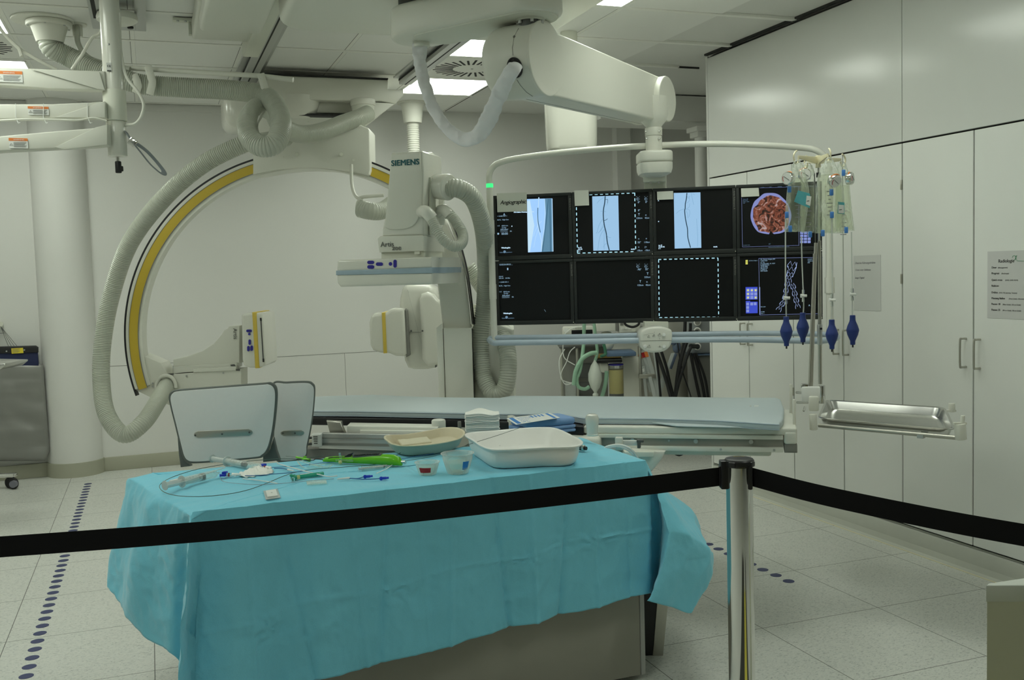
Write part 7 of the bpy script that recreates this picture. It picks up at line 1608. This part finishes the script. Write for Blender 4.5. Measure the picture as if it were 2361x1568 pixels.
build('slider_ribs', m, M_black, t)
m = MB(); m.prism([gf((0.27*GL, -0.006, 0.022)), gf((0.36*GL, -0.006, 0.024)), gf((0.40*GL, -0.006, 0.040)), gf((0.34*GL, -0.006, 0.034))], gy*0.008, bev=0.001); build('trigger', m, M_black, t)
m = MB(); m.cyl(gf((0.22*GL, -0.002, 0.024)), gf((0.22*GL, -0.002, 0.036)), 0.004, seg=12).cyl(gf((GL, 0, 0.014)), gf((GL+0.012, 0, 0.014)), 0.0055, seg=14).cyl(gf((GL+0.012, 0, 0.014)), gf((GL+0.016, 0, 0.014)), 0.007, seg=14); build('metal_port', m, M_steel, t)
m = MB(); m.cyl(gf((0.20*GL, -0.018, 0.012)), gf((0.42*GL, -0.020, 0.014)), 0.004, seg=12).cyl(gf((0.27*GL, -0.02, 0.008)), gf((0.27*GL, -0.024, 0.030)), 0.0045, seg=12); build('clear_valve', m, M_clear, t)
m = MB(); m.cyl(gf((0.268*GL, -0.026, 0.002)), gf((0.268*GL, -0.0255, 0.013)), 0.0062, seg=14, bev=0.002); build('yellow_cap', m, mat('pale_yellow_cap', (0.68, 0.66, 0.28), 0.4, var=0.02), t)
m = MB(); m.tube(catmull([gf((0.0, 0, 0.008)), gf((-0.035, 0.004, 0.008)), gf((-0.045, -0.002, 0.004)), gf((-0.08, -0.004, 0.004))], 5), 0.0018, 8); build('nose_wire', m, M_black, t)
# small green clip
cg = D(705, 1057, 0.004)
t = T('green_clip', 'tiny lime green connector with a hair-thin wire left of the green device', 'connector', cg)
build('clip_body', MB().cyl(D(683, 1054, 0.004), D(714, 1061, 0.004), 0.0035, 0.0055, seg=12).ell(D(703, 1054, 0.007), 0.007, 0.004, 0.004, seg=10), M_green, t)
build('thin_wire', MB().tube([D(683, 1054, 0.004), D(659, 1052, 0.003)], 0.0006, 6), M_wire, t)
# syringes
def syringe(tail, nose, r, lb, pl=0.35, grp='clear syringes on the drape', stop=0.55):
    a = V((tail.x, tail.y, ZD+r+0.001)); b = V((nose.x, nose.y, ZD+r+0.001)); x = (b-a); L_ = x.length; x.normalize()
    t = T('syringe', lb, 'syringe', V((a.x, a.y, ZD)), grp)
    s0 = pl*L_
    frost = M_clearw
    build('barrel', MB().lathe(a+x*s0, [(r*0.86, 0), (r, 0.0), (r, L_*(1-pl)*0.88), (r*0.35, L_*(1-pl)*0.93), (r*0.25, L_*(1-pl)), (r*0.12, L_*(1-pl))], axis=x, seg=28, cap=False), M_barrel, t, smooth=40)
    build('flange', MB().lathe(a+x*s0, [(r*1.05, 0), (r*1.5, 0), (r*1.5, r*0.18), (r*1.02, r*0.2)], axis=x, seg=24), frost, t)
    build('plunger', MB().lathe(a, [(r*1.15, 0), (r*1.2, r*0.15), (r*0.75, r*0.22), (r*0.7, L_*stop)], axis=x, seg=20), frost, t)
    build('rubber_stopper', MB().lathe(a+x*L_*stop, [(r*0.90, 0), (r*0.93, r*0.1), (r*0.93, r*0.7), (r*0.4, r*0.95)], axis=x, seg=24), M_darkgrey, t)
    m = MB()
    for i in range(9): m.tube([a+x*(L_*(pl+0.12+0.055*i))+UP*math.sin(q)*r*1.01+x.cross(UP)*math.cos(q)*r*1.01 for q in (0.5, 0.7, 0.9, 1.1 if i % 3 == 0 else 1.0)], 0.0003, 4)
    build('scale_marks', m, M_ink, t)
    return t
syringe(D(490, 1066), D(608, 1088), 0.0125, 'large clear syringe at the back with its nose toward the dark blue wing connector', 0.30, stop=0.62)
syringe(D(380, 1130), D(506, 1100), 0.0135, 'large clear syringe lying foremost at left, inside the wire loop', 0.30, stop=0.66)
syringe(D(827, 1086), D(900, 1079), 0.0058, 'small slim clear syringe in front of the green device', 0.10, stop=0.78)
# torn gauze
m = MB(); R_ = []
for i in range(25):
    row = []; f = i/24
    wv = 13*(math.sin(math.pi*min(1, max(0, f)))**0.5)*(0.75+0.5*noise.noise(V((f*6, 1, 8))))+0.8
    for k in range(15):
        g = k/14-0.5; u = 550+80*f+3*noise.noise(V((f*9, g*7, 1))); vv = 1095-9*f+2*math.sin(f*9)+g*wv*(1.6+0.4*noise.noise(V((f*14, 2, g*2))))
        h = 0.002+0.017*max(0, 1-(2*g)**2)*max(0, math.sin(math.pi*f))**0.5*(0.75+1.1*noise.noise(V((f*11, g*6, 3))))
        p = D(u, vv, 0); row.append(V((p.x, p.y, ZD+max(0.0005, h))))
    R_.append(row)
m.grid(R_); sg = solo('crumpled_swab', m, M_gauze, 'crumpled torn white swab among the connectors', 'gauze swab', smooth=70); md = sg.modifiers.new('thick', 'SOLIDIFY'); md.thickness = 0.002
# blue wing connectors with clear hubs
def wing(u, v, ang, lb, L1=0.05):
    p = D(u, v, 0.008); x = V((math.cos(ang), math.sin(ang), 0)); y = V((-x.y, x.x, 0)); fr_ = Fr((p.x, p.y, ZD+0.008), x, y)
    t = T('wing_connector', lb, 'connector', V((p.x, p.y, ZD)), 'dark blue wing connectors')
    m = MB(); m.box((-0.004, -0.004, -0.004), (0.006, 0.004, 0.004), fr_, bev=0.0015)
    for s_ in (-1, 1): m.box((-0.012, s_*0.003-0.003, -0.002+0.004*(s_ > 0)), (0.004, s_*0.014+0.003*s_, 0.004+0.006*(s_ > 0)), fr_, bev=0.0015)
    build('wings', m, M_blue, t)
    build('hub', MB().cyl(fr_((0.006, 0, 0)), fr_((L1*0.45, 0, 0)), 0.0062, 0.005, seg=16), M_clear, t)
    build('hub_ring', MB().cyl(fr_((0.012, 0, 0)), fr_((0.0145, 0, 0)), 0.0066, seg=16), M_red, t)
    build('white_collar', MB().cyl(fr_((L1*0.45, 0, 0)), fr_((L1, 0, 0)), 0.007, 0.0045, seg=16, bev=0.001).cyl(fr_((L1*0.7, -0.01, 0)), fr_((L1*0.7, 0.01, 0)), 0.0045, seg=12), M_tiewhite, t)
    return t
wing(605, 1077, -0.95, 'dark blue wing connector at the tip of the rear syringe', 0.045)
wing(519, 1095, -0.45, 'dark blue wing connector in front, beside the crumpled swab', 0.055)
# green torquer
a = D(672, 1102, 0.0075); b = D(746, 1092, 0.0075); x = (b-a).normalized()
t = T('torque_device', 'emerald green barrel device with a yellow cap and clear elbow', 'medical device', (a+b)/2)
build('barrel', MB().cyl(a+x*0.012, b, 0.0075, 0.0068, seg=20, bev=0.002), mat('emerald_clear', (0.03, 0.42, 0.26), 0.15, alpha=0.85, var=0.05), t)
build('head', MB().cyl(a, a+x*0.014, 0.010, seg=18, bev=0.002).ell(a+UP*0.008, 0.006, 0.005, 0.005, seg=10), M_green2, t)
build('label', MB().box((0.03, -0.003, 0.0068), (0.062, 0.003, 0.0079), Fr(a, x)), M_lblw, t)
cy = D(688, 1103, 0.004); build('yellow_cap', MB().cyl(cy-UP*0.002, cy+UP*0.010, 0.0058, seg=14, bev=0.002), MATS['pale_yellow_cap'], t)
ce = D(676, 1110, 0.004); build('clear_elbow', MB().cyl(ce-UP*0.003, ce+UP*0.012, 0.0055, seg=14), M_clear, t)
# catheters, wires
def wire(name, pts, r, m, lb, cat, z=0.003, cl=False):
    P = [V((*D(u, v, 0).xy, ZD+z+(q[0] if q else 0))) for u, v, *q in pts]
    return solo(name, MB().tube(catmull(P, 14, closed=cl), r, 8, closed=cl), m, lb, cat)
wire('guidewire', [(1376, 985, 0.10)][:0]+[(935, 1045, 0.01), (880, 1070), (800, 1079), (760, 1082), (720, 1085), (680, 1092), (650, 1102), (615, 1117), (570, 1133), (520, 1143), (460, 1148), (410, 1146), (380, 1138), (368, 1126), (376, 1114), (405, 1100), (450, 1086), (500, 1076), (570, 1066), (640, 1061), (700, 1060), (745, 1058, 0.008)], 0.0011, M_wire, 'dark coated guidewire looping widely round the syringes', 'guidewire', z=0.004)
P = [V((*DV(u, v, z).xy, ZD+z)) for u, v, z in ((1200, 986, 0.085), (1150, 1003, 0.080), (1090, 1022, 0.055), (1060, 1032, 0.03), (1035, 1040, 0.012), (1000, 1052, 0.004), (940, 1062, 0.003), (900, 1066, 0.003))]
solo('guidewire', MB().tube(catmull(P, 8), 0.0009, 8), M_wire, 'dark wire leaning across the left rim of the white basin', 'guidewire')
wire('blue_sheath_line', [(1000, 1048), (960, 1054), (900, 1063), (760, 1068), (690, 1076), (640, 1079), (600, 1080)], 0.0011, mat('blue_line', (0.03, 0.14, 0.35), 0.4, var=0.02), 'thin blue line running behind the green device', 'catheter')
wire('white_catheter', [(640, 1075), (670, 1084), (700, 1092), (740, 1102), (760, 1106), (778, 1104)], 0.0020, M_tiewhite, 'white catheter crossing over the emerald device', 'catheter', z=0.010)
wire('white_catheter', [(926, 1063), (905, 1075), (890, 1085), (868, 1095)], 0.0016, M_tiewhite, 'white catheter trailing from the green device tip', 'catheter', z=0.005)
wire('white_catheter', [(560, 1106), (590, 1109), (625, 1114), (640, 1117)], 0.0019, M_tiewhite, 'short white catheter below the crumpled swab', 'catheter')
wire('clear_line', [(508, 1100), (515, 1112), (560, 1118), (620, 1119), (700, 1112), (770, 1106)], 0.0011, M_bluegloss, 'thin clear-blue line sweeping under the emerald device', 'catheter')
wire('clear_line', [(386, 1141), (430, 1130), (480, 1112), (520, 1098)], 0.0015, M_tube, 'clear line lying over the foremost syringe', 'tubing', z=0.03)
t = T('white_port', 'small white port with a stub at the left end of the foremost syringe', 'connector', D(402, 1108))
build('port_body', MB().cyl(D(392, 1110, 0.006), D(425, 1103, 0.006), 0.0045, seg=12, bev=0.001).cyl(D(425, 1103, 0.006), D(442, 1108, 0.006), 0.002, seg=8), M_tiewhite, t)
def yhub(p0_, p1_, p2_, lb, hub_u):
    t = T('catheter_hub', lb, 'catheter hub', D(*hub_u))
    build('hub_body', MB().cyl(D(hub_u[0]-14, hub_u[1]+1, 0.005), D(hub_u[0]+15, hub_u[1]-1.5, 0.005), 0.0028, 0.0042, seg=14, bev=0.001), M_tiewhite, t)
    for q in (p1_, p2_):
        build('side_tube', MB().tube(catmull([D(hub_u[0]+14, hub_u[1]-1, 0.005), D((hub_u[0]+q[0])/2+10, (hub_u[1]+q[1])/2+1.5, 0.004), D(*q, 0.005)], 6), 0.0016, 8), MATS['blue_line'], t)
        build('blue_luer', MB().cyl(D(q[0], q[1], 0.005), D(q[0]+16, q[1]-1.5, 0.005), 0.0046, seg=12, bev=0.001).cyl(D(q[0]+16, q[1]-1.5, 0.005), D(q[0]+21, q[1]-2, 0.005), 0.0034, seg=12).box((0.002, -0.0015, -0.006), (0.009, 0.0015, 0.006), Fr(D(q[0], q[1], 0.005), RT)), M_blue, t)
    return t
yhub(None, (838, 1099.5), (875, 1103.5), 'white forked catheter hub with two bright blue luer ends', (792, 1104))
t = T('catheter_hub', 'white tapered catheter hub left of the crossing white catheter', 'catheter hub', D(630, 1080)); build('hub_body', MB().cyl(D(664, 1083, 0.006), D(678, 1086, 0.006), 0.0042, 0.0018, seg=12), M_tiewhite, t)
build('blue_tail', MB().tube(catmull([D(664, 1083, 0.006), D(650, 1080, 0.005), D(632, 1080, 0.005)], 5), 0.0016, 8), MATS['blue_line'], t)
solo('blue_catheter_shaft', MB().tube(catmull([D(565, 1097, 0.02), D(600, 1096, 0.022), D(630, 1093, 0.012), D(670, 1090, 0.005), D(700, 1086, 0.004)], 6), 0.0013, 8), MATS['blue_line'], 'dark blue shaft lying across the crumpled swab', 'catheter')
solo('clear_pouch_strip', MB().prism([D(706, 1112, 0.001), D(752, 1109, 0.001), D(754, 1116, 0.001), D(708, 1119.5, 0.001)], (0, 0, 0.005), bev=0.0015), M_clearbag, 'flat clear tube piece in front of the emerald device', 'tubing')
m = MB()
for q in (((685, 1063), (700, 1078), (730, 1079), (760, 1074)), ((690, 1062), (720, 1071), (752, 1078), (766, 1072))): m.tube(catmull([D(u, v, 0.004) for u, v in q], 6), 0.0022, 8)
m.ell(D(730, 1072, 0.004), 0.03, 0.007, 0.004, seg=14); solo('clear_sheath', m, M_clearbag, 'crumpled clear sheath in front of the green device', 'tubing')
pb = D(628, 1140); t = T('blister_case', 'little square clear case on the front edge of the drape', 'small case', pb)
cs_ = [D(u, v, 0.0) for u, v in ((607, 1133), (640, 1128), (647, 1148), (613, 1153))]
build('base', MB().prism(cs_, (0, 0, 0.002), bev=0.0005), M_clearw, t)
cc_ = sum(cs_, V((0, 0, 0)))/4
build('lid', MB().prism([cc_+(p-cc_)*0.72+UP*0.002 for p in cs_], (0, 0, 0.0035), bev=0.001), M_lblw, t)
m = MB(); txt_bm(m, '+', 0.012, cc_+UP*0.0058-RT*0.004-FW*0.003, RT, FW, depth=0.0002); build('mark', m, M_inkg, t)
a = D(1332, 1036, 0.012); b = D(1349, 1030, 0.012)
t = T('metal_handle', 'dark ribbed metal handle end peeking out right of the basin', 'handle', a)
build('grip', MB().cyl(D(1318, 1030, 0.012), D(1343, 1033, 0.012), 0.010, seg=20, bev=0.002), M_darkgrey, t); build('ring', MB().cyl(D(1343, 1033, 0.012), D(1348, 1033.5, 0.012), 0.0115, seg=20, bev=0.002), M_steel, t); build('tip', MB().cyl(D(1348, 1033.5, 0.012), D(1352, 1034, 0.012), 0.007, seg=16), M_black, t)
# ================================================================== QUEUE BARRIER
DB = 2.5
pc_ = W(1706, 1200, DB); PX, PY = pc_.x, pc_.y
zc_ = W(1702, 1052, DB).z
t = T('barrier_post', 'polished steel barrier post with black head between two belts', 'barrier post', (PX, PY, 0))
build('tube', MB().cyl((PX, PY, 0.02), (PX, PY, zc_-0.018), 0.0338, seg=64), M_chrome, t)
build('base_plate', MB().lathe((PX, PY, 0), [(0.17, 0), (0.17, 0.012), (0.15, 0.02), (0.04, 0.035), (0.034, 0.05)], seg=48), M_chrome, t)
build('cap', MB().lathe((PX, PY, zc_-0.026), [(0.034, 0), (0.0365, 0.002), (0.038, 0.006), (0.038, 0.016), (0.035, 0.020), (0.030, 0.0215), (0.001, 0.022)], seg=48), M_black, t)
hx_ = W(1690, 1060, DB); 
rl = -RT; 
for sgn, nm, a0 in ((-1, 'belt_slot', None), (1, 'belt_cassette', None)):
    s_ = RT*sgn
    fr_ = Fr((PX, PY, 0), s_, s_.cross(UP)*-1)
    if sgn < 0: build('belt_clip', MB().box((0.026, -0.018, zc_-0.083), (0.049, 0.012, zc_-0.010), fr_, bev=0.0025).box((0.049, -0.008, zc_-0.078), (0.052, 0.006, zc_-0.024), fr_, bev=0.001), M_black, t)
    else: build('belt_outlet', MB().box((0.016, -0.033, zc_-0.082), (0.027, 0.006, zc_-0.02), fr_, bev=0.004), M_black, t)
for k in range(4):
    a = k*math.pi/2+0.5; build('cap_lug', MB().box((0.030, -0.010, zc_-0.024), (0.0405, 0.010, zc_-0.010), Fr((PX, PY, 0), (math.cos(a), math.sin(a), 0)), bev=0.003), M_black, t)
m = MB(); txt_bm(m, 'Beltrac', 0.010, (PX-RT.x*0.017-FW.x*0.012, PY-RT.y*0.017-FW.y*0.012, zc_+0.0012), RT, FW, depth=0.0002); build('cap_lettering', m, mat('gold_print', (0.42, 0.36, 0.12), 0.5, var=0.02), t)
def belt(side_, ends, prof, lb):
    q = W(*ends[0]); r_ = W(*ends[1]); dr = V((r_.x-q.x, r_.y-q.y, 0)).normalized(); n_ = V((-dr.y, dr.x, 0))
    rows_ = []
    for u, vt, vb in prof:
        a = Pl(u, vt, q, n_); b = Pl(u, vb, q, n_); rows_.append([a, V((a.x, a.y, a.z-0.048))])
    if side_ > 0: rows_.append([rows_[-1][0]+(rows_[-1][0]-rows_[-3][0]).normalized()*1.3+UP*0.06])
    A = catmull([r[0] for r in rows_], 8); m = MB()
    m.ring_loft([[p+n_*0.0006, p-n_*0.0006, p-n_*0.0006-UP*0.048, p+n_*0.0006-UP*0.048] for p in A])
    return solo('barrier_belt', m, M_belt, lb, 'barrier belt', 'black barrier belts')
belt(-1, ((1668, 1100, DB), (0, 1260, 2.19)), [(1664, 1077, 0), (1400, 1109, 0), (1100, 1143, 0), (800, 1174.5, 0), (400, 1208, 0), (0, 1237, 0), (-300, 1257, 0), (-700, 1280, 0)], 'black belt stretching left from the post across the teal drape')
belt(1, ((1732, 1100, DB-0.02), (2361, 1230, 2.03)), [(1729, 1077, 0), (1840, 1106, 0), (1948, 1130.5, 0), (2164, 1173.5, 0), (2361, 1208, 0), (2700, 1262, 0)], 'black belt stretching right from the post in front of the cupboards')
# waste container at the lower right
zt_ = 0.74
t = T('waste_container', 'pale corner container with a stepped lid at the lower right of the photo', 'container', (W(2400, 1450, 2.3).x, W(2400, 1450, 2.3).y, 0))
A1 = Zp(2274, 1349, zt_); A2 = Zp(2278, 1344.5, zt_); B1 = Zp(2560, 1349, zt_); C1 = Zp(2560, 1303, zt_)
fp = [A1, B1, C1, A2]; cf = (A1+B1+C1+A2)/4
build('body', MB().prism([V((cf.x+(p.x-cf.x)*0.985, cf.y+(p.y-cf.y)*0.985, 0)) for p in fp], (0, 0, zt_-0.03)), M_binbody, t)
build('lid', MB().prism([V((p.x, p.y, zt_-0.042)) for p in fp], (0, 0, 0.042), bev=0.004), M_binlid, t)
